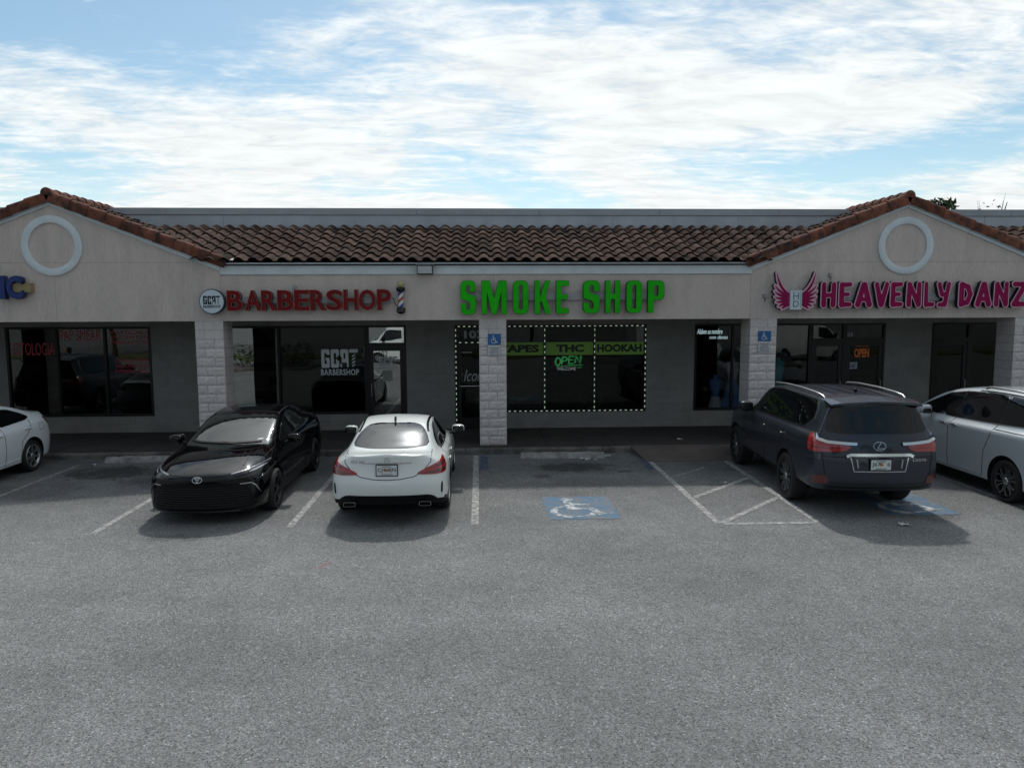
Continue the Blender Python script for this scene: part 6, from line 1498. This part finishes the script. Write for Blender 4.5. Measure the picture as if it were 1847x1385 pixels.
q = G2(0, 1, 0, .6, .03); q.U(q.seg((.1, .15), (.8, .45), .05)).U(q.seg((.5, .15), (.85, .15), .04)); decal(door_dance2, fit(q.mesh(.002), 9.74, 9.90, 1.64, 1.73), 'notice_print', ink_m, WY + .0125)

# ------------------------------------------------------------------ lit signs hung in the windows
def neon(name, col, s): return M(name, col, .4, emit=col, estr=s)
n_green, n_white, n_red, n_amber, n_cyan = neon('neon_green', (.10, .85, .25), 1.1), neon('neon_white', (.75, .85, .9), 1.1), neon('neon_red', (.9, .06, .05), .75), neon('neon_amber', (.85, .24, .08), .55), neon('neon_cyan', (.70, .95, 1.), .8)
acr = M('sign_backing', (.012, .014, .014), .3)
def tubes(root, strokes, r, name, mat, y, closed=False):
    m = MB()
    for s in strokes: m.tube([(x, y, z) for x, z in s], r, 6)
    return spart(root, m.mesh(name, ang=60), name, mat)
def letter_strokes(ch):
    c = lambda cx, cz, rx, rz, a0, a1, n=12: [(cx + rx * math.cos(R(a0 + (a1 - a0) * i / n)), cz + rz * math.sin(R(a0 + (a1 - a0) * i / n))) for i in range(n + 1)]
    return {'O': [c(.5, .5, .42, .5, 0, 360, 18)], 'P': [[(.08, 0), (.08, 1)], [(.08, 1), (.5, 1)] + c(.5, .74, .38, .26, 90, -90) + [(.08, .48)]], 'E': [[(.88, 1), (.1, 1), (.1, 0), (.88, 0)], [(.1, .52), (.75, .52)]], 'N': [[(.08, 0), (.08, 1), (.92, 0), (.92, 1)]]}[ch]
def neon_word(root, word, x0, x1, z0, z1, mat, y, r, slant=0., gap=.12, rise=0.):
    n = len(word); w = (x1 - x0) / (n + gap * (n - 1))
    for i, ch in enumerate(word):
        ox = x0 + i * w * (1 + gap); oz = rise * i
        tubes(root, [[(ox + px * w + slant * pz, z0 + oz + pz * (z1 - z0)) for px, pz in s] for s in letter_strokes(ch)], r, 'neon_letter', mat, y)
YN = WY + .10
og = sign('neon_sign', 'green neon OPEN sign with WELCOME under it behind the smoke shop glass', 'neon sign', (2.32, YN, 1.75), 'open signs in the windows')
spart(og, MB().box(1.93, 2.72, YN + .02, YN + .03, 1.60, 2.03).mesh('backing', .004), 'backing', acr)
neon_word(og, 'OPEN', 1.96, 2.64, 1.74, 1.95, n_green, YN, .011, .02, .10, .018); neon_word(og, 'OPEN', 1.985, 2.665, 1.765, 1.93, n_green, YN - .005, .006, .02, .10, .018)
tubes(og, [[(2.02, 1.715), (2.70, 1.755)]], .008, 'neon_line', n_green, YN); spart(og, fit(text_mesh('WELCOME', .01, .0), 2.03, 2.52, 1.615, 1.695), 'neon_letter', n_white, YN - .005); tubes(og, [[(2.55, 1.68), (2.68, 1.69)]], .006, 'neon_line', n_green, YN)
orr = sign('neon_sign', 'red lit OPEN sign in the pane over the barbershop door', 'neon sign', (-2.4, YN, 2.5), 'open signs in the windows')
spart(orr, MB().box(-2.70, -2.02, YN + .03, YN + .045, 2.40, 2.70).mesh('backing', .004), 'backing', acr)
neon_word(orr, 'OPEN', -2.66, -2.12, 2.48, 2.62, n_red, YN, .010, 0, .14)
m = [(-2.20 + .10 * math.cos(t), 2.55 + .12 * math.sin(t)) for t in np.linspace(-1.4, 1.6, 14)]; tubes(orr, [m], .010, 'lit_ring', M('ring_dim', (.25, .30, .36), .4), YN - .01); m = [(-2.30 + .06 * math.cos(t), 2.55 + .07 * math.sin(t)) for t in np.linspace(1.9, 4.3, 10)]; tubes(orr, [m], .011, 'lit_ring', n_white, YN - .02)
oa = sign('neon_sign', 'amber OPEN sign in the dance studio door glass', 'neon sign', (10.05, YN, 2.0), 'open signs in the windows')
spart(oa, MB().box(9.86, 10.34, YN + .02, YN + .035, 1.84, 2.28).mesh('backing', .004), 'backing', acr)
spart(oa, hollow(9.85, 10.35, 1.83, 2.29, .016), 'sign_frame', M('frame_dim', (.30, .32, .27), .5), YN + .012); spart(oa, fit(text_mesh('OPEN', .01, .03), 9.90, 10.30, 1.90, 2.13), 'neon_letter', n_amber, YN); spart(oa, fit(text_mesh('COME IN WE ARE', .01, .0), 9.93, 10.27, 2.18, 2.23), 'neon_letter', n_amber, YN)
od = sign('neon_sign', 'white script neon reading Alaben su nombre con danza in the narrow dance window', 'neon sign', (6.0, YN, 2.5), 'script signs in the windows')
spart(od, fit(text_mesh('Alaben su nombre', .01, .0, .3), 5.69, 6.36, 2.535, 2.67), 'neon_letter', n_cyan, YN); spart(od, fit(text_mesh('con danza', .01, .0, .3), 6.02, 6.50, 2.405, 2.50), 'neon_letter', n_cyan, YN); spart(od, MB().tube([(5.7, YN + .02, 2.52), (6.5, YN + .02, 2.52)], .004, 5).mesh('wire'), 'wire', gloss_blk)

# dashed light strips round the smoke shop openings
led_m = neon('led_segment', (.62, .78, .58), .55)
def led_run(root, pts, y, pitch=.134, seg=.052):
    m = MB(); base = MB()
    for (a, b) in zip(pts[:-1], pts[1:]):
        L = math.hypot(b[0] - a[0], b[1] - a[1]); n = int(L / pitch); dx, dz = (b[0] - a[0]) / L, (b[1] - a[1]) / L
        for i in range(n):
            t = (i + .5) * L / n; c = (a[0] + dx * t, a[1] + dz * t); hx_, hz_ = (seg / 2, .0075) if abs(dx) > .5 else (.0075, seg / 2)
            m.box(c[0] - hx_, c[0] + hx_, y, y + .008, c[1] - hz_, c[1] + hz_)
        w = .014; base.box(min(a[0], b[0]) - w, max(a[0], b[0]) + w, y + .009, y + .013, min(a[1], b[1]) - w, max(a[1], b[1]) + w)
    tag(spart(root, m.mesh('lit_segment'), 'lit_segment', led_m), kind='stuff'); spart(root, base.mesh('strip_base'), 'strip_base', ink_m)
YL = WY - .032
l1 = sign('light_strip', 'dashed white light strip outlining the three smoke shop windows', 'light strip', (2.4, YL, 1.6), 'light strips round the smoke shop')
led_run(l1, [(.45, 2.765), (4.30, 2.765)], YL); led_run(l1, [(4.31, 2.74), (4.31, .60)], YL - .001); led_run(l1, [(1.70, 2.74), (1.70, .60)], YL - .001); led_run(l1, [(2.99, 2.74), (2.99, .60)], YL - .001); led_run(l1, [(.45, .578), (4.30, .578)], YL)
l2 = sign('light_strip', 'dashed white light strip outlining the smoke shop door', 'light strip', (-.1, YL, 1.4), 'light strips round the smoke shop')
led_run(l2, [(-.56, 2.765), (.38, 2.765)], YL); led_run(l2, [(-.575, 2.74), (-.575, .30)], YL - .001); led_run(l2, [(-.54, 2.355), (.38, 2.355)], YL)

# dance dresses and a plinth behind the studio glass
def dress(x, y, skirt_m, top_m, lab, h=1.0):
    o = sign('display_dress', lab, 'dress', (x, y, ZS + .01), 'dresses on display in the dance studio'); rnd = random.Random(int(x * 10))
    m = MB(); vs = []; n = 40; rows = 9
    for j in range(rows):
        t = j / (rows - 1); zz = ZS + .12 + (1.05 * h) * (1 - t); r0 = .10 + .26 * t ** .8
        for i in range(n): a = 2 * PI * i / n; r = r0 * (1 + .12 * t * math.sin(a * 9 + 1.3) + .04 * t * math.sin(a * 17)); vs.append((x + r * math.cos(a), y + r * .8 * math.sin(a), zz))
    m.add(vs, [(j * n + i, j * n + (i + 1) % n, (j + 1) * n + (i + 1) % n, (j + 1) * n + i) for j in range(rows - 1) for i in range(n)]); spart(o, m.mesh('skirt', ang=70), 'skirt', skirt_m)
    m = MB(); z0 = ZS + .12 + 1.05 * h
    for dz, rx, ry in ((0, .105, .085), (.12, .12, .095), (.26, .165, .11), (.38, .155, .10), (.44, .19, .085), (.48, .12, .06), (.50, .055, .05), (.58, .05, .045)):
        m.v += [(x + rx * math.cos(2 * PI * i / 20), y + ry * math.sin(2 * PI * i / 20), z0 + dz) for i in range(20)]
    m.f = [(j * 20 + i, j * 20 + (i + 1) % 20, (j + 1) * 20 + (i + 1) % 20, (j + 1) * 20 + i) for j in range(7) for i in range(20)] + [tuple(range(140, 160))]; m.mi = [0] * len(m.f)
    spart(o, m.mesh('bodice', ang=70), 'bodice', top_m); mm = MB(); mm.lathe([(.16, ZS + .011), (.16, ZS + .03), (.02, ZS + .05), (.02, ZS + .6)], 16, 'z', (x, y, 0)); spart(o, mm.mesh('stand', ang=40), 'stand', gloss_blk)
blue_d = M('blue_satin', (.16, .34, .72), .4); pale_d = M('pale_satin', (.66, .72, .84), .45); teal_d = M('teal_satin', (.06, .52, .58), .4)
dress(6.78, 2.78, blue_d, pale_d, 'blue and white dance dress on a stand in the narrow window'); dress(6.38, 2.95, pale_d, blue_d, 'pale satin dance dress on a stand beside the blue one', .55); dress(8.02, 2.80, teal_d, teal_d, 'teal dance dress on a stand behind the studio window')
o = sign('display_plinth', 'round dark plinth standing inside the narrow dance window', 'plinth', (6.12, 3.0, ZS)); m = MB(); m.lathe([(.17, ZS + .008), (.17, ZS + .04), (.15, ZS + .06), (.15, .92), (.20, .94), (.20, .98), (0, .98)], 24, 'z', (6.12, 3.0, 0)); spart(o, m.mesh('column', ang=40), 'column', gloss_blk); m = MB(); m.lathe([(.0, .981), (.06, .985), (.08, 1.02), (.05, 1.08), (0, 1.09)], 16, 'z', (6.12, 3.0, 0)); spart(o, m.mesh('bowl', ang=40), 'bowl', grey_m)
# seats and counter just visible in the barbershop
o = sign('waiting_bench', 'low dark counter behind the barbershop window', 'counter', (-4.2, 4.2, ZS)); spart(o, MB().box(-5.2, -3.2, 4.0, 4.5, ZS + .01, 1.0).mesh('base', .01), 'base', M('counter_dark', (.03, .03, .035), .5)); spart(o, MB().box(-5.25, -3.15, 3.95, 4.55, 1.0, 1.05).mesh('top', .008), 'top', M('counter_top', (.12, .12, .12), .3))

# ------------------------------------------------------------------ wheel stops and litter
def wheel_stop(cx, cy, w, lab, rz=0):
    n = 14; m = MB(); pr = [(-.095, 0), (-.085, .035), (-.055, .115), (.045, .120), (.08, .04), (.09, 0)]; vs = []; rnd = random.Random(int(cx * 100))
    for i in range(n + 1):
        xx = -w / 2 + w * i / n; vs += [(xx + (.02 if i == 0 and b > .05 else -.02 if i == n and b > .05 else 0), a + rnd.uniform(-.006, .006), b + (rnd.uniform(-.010, .003) if b > .05 else 0)) for a, b in pr]
    k = len(pr); m.add(vs, [(i * k + j, i * k + (j + 1) % k, (i + 1) * k + (j + 1) % k, (i + 1) * k + j) for i in range(n) for j in range(k)] + [tuple(range(k)), tuple(n * k + j for j in range(k))])
    o = empty('wheel_stop', (cx, cy, .001), rz); tag(o, lab, 'wheel stop', 'concrete wheel stops'); link('concrete_bar', m.mesh('concrete_bar'), M('stop_concrete', (.36, .35, .34), .9, col2=(.18, .172, .167), nscale=6, bump=.4, bscale=50), o)
    for sx in (-w * .36, w * .36): mm = MB(); mm.lathe([(.0, .118), (.018, .122), (.018, .124), (0, .128)], 10, 'z', (sx, 0, 0)); link('steel_pin', mm.mesh('pin'), M('rusty_pin', (.10, .055, .035), .8), o)
wheel_stop(1.80, -.88, 1.83, 'low concrete wheel stop in the empty bay with the blue wheelchair mark', R(-1.5))
wheel_stop(-7.0, -.72, 1.85, 'pale concrete wheel stop behind the black saloon on its left', R(1.))
wheel_stop(-1.45, -.62, 1.80, 'concrete wheel stop in front of the white coupe')
wheel_stop(7.0, -.62, 1.80, 'concrete wheel stop in front of the grey off-roader')
lit_m = M('litter_paper', (.55, .54, .52), .8); lit_b = M('litter_leaf', (.20, .165, .09), .8); rnd = random.Random(11)
def litter(name, x, y, s, z, lab, mat=lit_m):
    m = MB(); n = 5; vs = [(s * (i / n - .5) * 1.6 + rnd.uniform(-.1, .1) * s, s * (j / n - .5) * .9 + rnd.uniform(-.1, .1) * s, s * rnd.uniform(.02, .30)) for j in range(n + 1) for i in range(n + 1)]
    m.add(vs, [(j * (n + 1) + i, j * (n + 1) + i + 1, (j + 1) * (n + 1) + i + 1, (j + 1) * (n + 1) + i) for j in range(n) for i in range(n) if rnd.random() > .12]); o = m.build(name, mat, loc=(x, y, z)); o.rotation_euler = (0, 0, rnd.uniform(0, 3)); tag(o, lab, 'litter', 'scraps of litter on the ground')
litter('paper_scrap', 2.25, -1.12, .13, .004, 'crumpled white paper scrap in front of the middle wheel stop'); litter('paper_scrap', 2.52, -.42 - .24, .10, .004, 'flat white paper scrap behind the right end of the middle wheel stop')
litter('leaf_scrap', 2.05, -.62, .15, .004, 'tan leaf scrap behind the middle wheel stop', lit_b); litter('paper_scrap', 2.78, -.80, .10, .004, 'small bent paper scrap right of the middle wheel stop'); litter('paper_scrap', 2.47, -1.16, .05, .004, 'tiny white scrap by the right end of the middle wheel stop')
litter('paper_scrap', 4.72, .38, .11, ZS + .002, 'white paper scrap lying on the walk right of the middle column'); litter('paper_scrap', 4.55, -3.55 + .18, .07, .004, 'tiny white scrap beside the hatched aisle'); litter('paper_scrap', 6.30, -6.15, .11, .004, 'grey paper scrap behind the grey off-roader'); litter('paper_scrap', 5.3, -.95, .08, .012, 'tiny scrap at the foot of the brown ramp'); litter('paper_scrap', -8.05, -1.02, .07, .004, 'tiny white scrap behind the white saloon')
# ------------------------------------------------------------------ planting behind the building and across the lot
bark = M('bark', (.075, .055, .04), .9, col2=(.04, .03, .024), nscale=8, bump=.4, bscale=30)
leaf_a = M('leaf_green', (.055, .085, .028), .7, rnd=.15, col2=(.03, .055, .018), nscale=6)
leaf_b = M('leaf_dark', (.035, .06, .022), .7, col2=(.02, .04, .014), nscale=6)
grass_m = M('grass', (.075, .105, .035), .9, col2=(.11, .12, .05), nscale=2.5, speck=(30, .2), bump=.4, bscale=40)
def leaves(m, c, rx, ry, rz, n, s, rnd, fill=.55):
    for _ in range(n):
        while True:
            p = Vector((rnd.uniform(-1, 1), rnd.uniform(-1, 1), rnd.uniform(-1, 1)))
            if fill < p.length < 1: break
        q = Vector((c[0] + p.x * rx, c[1] + p.y * ry, c[2] + p.z * rz)); a = Vector((rnd.gauss(0, 1), rnd.gauss(0, 1), rnd.gauss(0, .6))).normalized(); b = a.cross(Vector((rnd.gauss(0, 1), rnd.gauss(0, 1), rnd.gauss(0, 1)))).normalized()
        k = s * rnd.uniform(.6, 1.3); m.add([q - a * k, q + b * k * .42, q + a * k, q - b * k * .42], [(0, 1, 2, 3)])
def tree(x, y, h, spread, lab, seed, nb=9, nl=260, ls=.16, mat=leaf_a, bare=False, name='broadleaf_tree', trunk_r=.17):
    rnd = random.Random(seed); o = empty(name, (x, y, 0)); tag(o, lab, 'tree', 'trees around the plaza'); t = MB(); c = MB()
    hb = h * .42; t.tube([(0, 0, -.1), (.05, .02, hb * .5), (-.03, .05, hb), (.02, 0, h * .72)], [trunk_r, trunk_r * .8, trunk_r * .62, trunk_r * .3], 8)
    for i in range(nb):
        a = 2 * PI * i / nb + rnd.uniform(-.4, .4); z0 = hb * rnd.uniform(.8, 1.4); L = spread * rnd.uniform(.55, 1.0); e = (L * math.cos(a), L * math.sin(a), min(h * .98, z0 + h * rnd.uniform(.15, .5)))
        mid = (e[0] * .5, e[1] * .5, (z0 + e[2]) / 2 + .2); t.tube([(0, 0, z0), mid, e], [trunk_r * .4, trunk_r * .25, trunk_r * .08], 6)
        for k in range(3):
            d = (e[0] + rnd.uniform(-.7, .7) * spread * .35, e[1] + rnd.uniform(-.7, .7) * spread * .35, e[2] + rnd.uniform(-.1, .35) * spread); t.tube([mid, ((mid[0] + d[0]) / 2, (mid[1] + d[1]) / 2, (mid[2] + d[2]) / 2 + .1), d], [trunk_r * .16, trunk_r * .1, trunk_r * .03], 5)
            if not bare: leaves(c, d, spread * .34, spread * .34, spread * .24, nl // 3, ls, rnd, .2)
        if not bare: leaves(c, e, spread * .36, spread * .36, spread * .26, nl // 2, ls, rnd, .2)
    link('trunk', t.mesh('trunk', ang=60), bark, o)
    if not bare: link('crown', c.mesh('crown'), mat, o)
    else:
        leaves(c, (0, 0, h * .9), spread * .5, spread * .5, h * .12, 30, ls, rnd, .1); link('crown', c.mesh('crown'), mat, o)
# tops of trees that clear the parapet
tree(17.9, 13.0, 7.4, 1.25, 'small leafy treetop showing over the parapet right of the gable', 5, 9, 200, .13)
tree(22.3, 15.0, 7.9, 1.0, 'thin bare sapling tips over the parapet at the right edge', 8, 6, 0, .10, bare=True, name='bare_tree', trunk_r=.12)
tree(-17.9, 12.5, 6.9, 1.1, 'small leafy treetop behind the left gable at the picture edge', 9, 6, 120, .13)

# ---- the other side of the lot, mirrored in the shop windows
grass = MB(); rnd = random.Random(2)
g0 = MB().box(-60, 60, -30, -26.5, -.1, .12).build('grass_verge', grass_m); tag(g0, 'strip of grass across the lot', 'grass', kind='structure')
road = MB().box(-120, 120, -44, -33, -.1, .02).build('road', M('road_asphalt', (.13, .13, .13), .9, speck=(40, .15))); tag(road, 'asphalt road beyond the grass strip', 'road', kind='structure')
isl = MB().box(-14.5, -9.0, -21.5, -18.2, -.1, .13).build('planting_island', curb_m, bevel=.03); tag(isl, 'kerbed planting island across the lot', 'planting island', kind='structure')
def hedge(x0, x1, y, h, lab, seed):
    o = empty('hedge', ((x0 + x1) / 2, y, 0)); tag(o, lab, 'hedge', 'hedges across the lot'); m = MB(); rnd = random.Random(seed); w = (x1 - x0) / 2; n = int(w * 2 / .8)
    for i in range(n + 1): leaves(m, (-w + 2 * w * i / n, 0, h * .5), .6, .6, h * .52, 260, .075, rnd, .45)
    link('foliage', m.mesh('foliage'), leaf_b, o); t = MB()
    for i in range(n + 1): t.tube([(-w + 2 * w * i / n, 0, 0), (-w + 2 * w * i / n + .1, .05, h * .7)], [.03, .012], 5)
    link('stem', t.mesh('stem'), bark, o)
hedge(-14.0, -9.6, -19.8, 1.35, 'clipped hedge on the island across the lot, mirrored in the barbershop glass', 4)
tree(-12.2, -20.2, 5.2, 1.9, 'broadleaf tree on the island across the lot', 21, 8, 240, .15); tree(3.5, -28.2, 6.0, 2.4, 'broadleaf tree on the grass strip opposite the smoke shop', 22, 8, 240, .17); tree(14.5, -28.0, 6.0, 2.3, 'broadleaf tree on the grass strip opposite the dance studio', 23, 8, 240, .17); tree(-24, -28.3, 6.0, 2.3, 'broadleaf tree on the grass strip opposite the left shop', 24, 8, 240, .17)
def panel_van(lab, loc, heading):
    W = 1.02
    T = lambda x, zt, wr, zr, wg, zg, ws, zs: std(x, zt, wr, zr, wg, zg, ws, zs, W, .8, .98, .34, .26)
    rows = [row((2.55, 0, .3), (2.6, 0, .28), (2.72, 0, .36), (2.76, 0, .62), (2.74, 0, .85), (2.68, 0, 1.0), (2.62, 0, 1.08), (2.55, 0, 1.12), (2.5, 0, 1.14)),
            row((2.5, 0, .3), (2.5, .6, .28), (2.64, .66, .36), (2.68, .68, .62), (2.66, .66, .85), (2.60, .62, 1.0), (2.54, .56, 1.09), (2.46, .3, 1.14), (2.4, 0, 1.16)),
            T(2.25, 1.25, .66, 1.22, .86, 1.12, .94, 1.0), T(1.9, 1.38, .70, 1.34, .90, 1.26, .98, 1.1), T(1.55, 1.72, .76, 1.68, .92, 1.34, 1.0, 1.2), T(1.1, 2.12, .80, 2.06, .93, 1.4, 1.0, 1.25), T(.6, 2.28, .82, 2.22, .94, 1.42, 1.01, 1.28), T(-1.0, 2.32, .82, 2.26, .94, 1.45, 1.01, 1.3), T(-2.6, 2.30, .82, 2.24, .94, 1.45, 1.01, 1.3),
            row((-2.7, 0, .38), (-2.7, .84, .36), (-2.74, .93, .4), (-2.76, .95, .8), (-2.75, .94, 1.25), (-2.74, .90, 1.45), (-2.72, .80, 2.2), (-2.72, .45, 2.27), (-2.72, 0, 2.28)), row((-2.75, 0, .38), (-2.76, 0, .36), (-2.8, 0, .4), (-2.82, 0, .8), (-2.8, 0, 1.25), (-2.79, 0, 1.45), (-2.77, 0, 2.2), (-2.76, 0, 2.26), (-2.75, 0, 2.28))]
    c = Car('panel_van', lab, rows, p_white, (1.7, -1.6), .35, .42, loc, heading, [('l', 6, .4, 3, 9), ('l', 2, .5, 0, 10), ('r', 9, .6, 2, 8)], group='white vans across the lot', cat='van', wy=.86, levels=2)
    c.wheels((1.7, -1.6), .87, .35, .21, .22, spokes_simple(8, .05, .2, 14, 7), grey_m)
    c.patch('windscreen', [(-.80, 1.42), (-.74, 2.02), (.74, 2.02), (.80, 1.42)], 'F', car_glass); c.patch2('side_window', [(1.6, 1.40), (1.15, 1.95), (.45, 2.02), (.45, 1.42)], car_glass)
    for sg in (1, -1): c.patch('head_light', [(sg * .5, .92), (sg * .84, .98), (sg * .86, 1.10), (sg * .6, 1.06)], 'F', clear_lens); c.patch('tail_light', [(sg * .82, .85), (sg * .92, .85), (sg * .92, 1.5), (sg * .82, 1.5)], 'B', red_lens)
    c.patch('grille', [(-.5, .62), (-.5, .86), (.5, .86), (.5, .62)], 'F', trim_blk); c.mirrors(1.35, 1.0, 1.5, trim_blk, size=(.10, .12, .16)); c.strip2('door_gap', [(.40, 2.05), (.38, .45)], .012, seam_m); c.strip2('door_gap', [(-.9, 2.05), (-.9, .45)], .012, seam_m)
panel_van('white panel van across the lot, mirrored in the left part of the studio glass', (11.5, -21.3), R(-8)); panel_van('white panel van further right across the lot, mirrored in the studio door glass', (19.5, -22.2), R(-4)); panel_van('white panel van across the lot, mirrored in the barbershop door glass', (-4.2, -22.5), R(172))

# ---- a passer-by across the lot, seen only as a small reflection in the left shop window
def person(x, y, rz, lab):
    root = empty('person', (x, y, 0), rz); tag(root, lab, 'person')
    J = {'pel': (0, 0, .93, .150, .115), 'wst': (0, 0, 1.08, .130, .10), 'chs': (0, .01, 1.28, .165, .115), 'nck': (0, 0, 1.46, .055, .055), 'hd0': (0, .01, 1.53, .065, .075), 'hd1': (0, .015, 1.62, .082, .098), 'hd2': (0, .01, 1.71, .05, .06)}
    for s, n in ((1, 'l'), (-1, 'r')):
        J.update({n + 'hp': (s * .09, 0, .88, .088, .09), n + 'kn': (s * .10, .02 * s, .48, .056, .06), n + 'an': (s * .10, -.02 + .05 * s, .09, .038, .042), n + 'to': (s * .11, .12 + .05 * s, .04, .036, .028),
                  n + 'sh': (s * .185, 0, 1.40, .055, .058), n + 'el': (s * .235, -.02, 1.13, .040, .042), n + 'wr': (s * .225, .07, .90, .026, .030), n + 'pm': (s * .215, .085, .82, .020, .036), n + 'f1': (s * .212, .095, .745, .009, .012), n + 'f2': (s * .212, .118, .75, .009, .010), n + 'f3': (s * .212, .072, .752, .009, .010), n + 'th': (s * .195, .125, .80, .009, .010)})
    E = [('pel', 'wst'), ('wst', 'chs'), ('chs', 'nck'), ('nck', 'hd0'), ('hd0', 'hd1'), ('hd1', 'hd2')]
    for n in 'lr': E += [('pel', n + 'hp'), (n + 'hp', n + 'kn'), (n + 'kn', n + 'an'), (n + 'an', n + 'to'), ('chs', n + 'sh'), (n + 'sh', n + 'el'), (n + 'el', n + 'wr'), (n + 'wr', n + 'pm'), (n + 'pm', n + 'f1'), (n + 'pm', n + 'f2'), (n + 'pm', n + 'f3'), (n + 'pm', n + 'th')]
    ks = list(J); me = bpy.data.meshes.new('body'); me.from_pydata([J[k][:3] for k in ks], [(ks.index(a), ks.index(b)) for a, b in E], [])
    o = bpy.data.objects.new('tmp', me); COL.objects.link(o); md = o.modifiers.new('skin', 'SKIN'); md.use_smooth_shade = True
    for i, k in enumerate(ks): me.skin_vertices[0].data[i].radius = J[k][3:]; me.skin_vertices[0].data[i].use_root = (k == 'pel')
    sb = o.modifiers.new('s', 'SUBSURF'); sb.levels = sb.render_levels = 2
    fm = bpy.data.meshes.new_from_object(o.evaluated_get(bpy.context.evaluated_depsgraph_get())); bpy.data.objects.remove(o); fm.materials.clear()
    for m in (M('skin', (.35, .20, .14), .6), M('blue_shirt', (.03, .07, .32), .8), M('dark_jeans', (.03, .04, .07), .9), M('shoe', (.03, .03, .03), .6)): fm.materials.append(m)
    fm.polygons.foreach_set('material_index', [3 if p.center.z < .10 else 2 if p.center.z < .95 and abs(p.center.x) < .19 else 0 if p.center.z > 1.465 or (abs(p.center.x) > .195 and p.center.z < 1.16) else 1 for p in fm.polygons]); smooth(fm, 180)
    link('body', fm, None, root); h = MB(); h.lathe([(.0, 1.735), (.055, 1.72), (.092, 1.67), (.098, 1.60), (.085, 1.50), (.07, 1.42)], 16, 'z', (0, -.025, 0)); link('hair', h.mesh('hair', ang=70), M('dark_hair', (.015, .011, .009), .6), root)
person(-17.1, -10.2, R(35), 'person in a blue shirt and dark trousers mirrored in the left shop window')
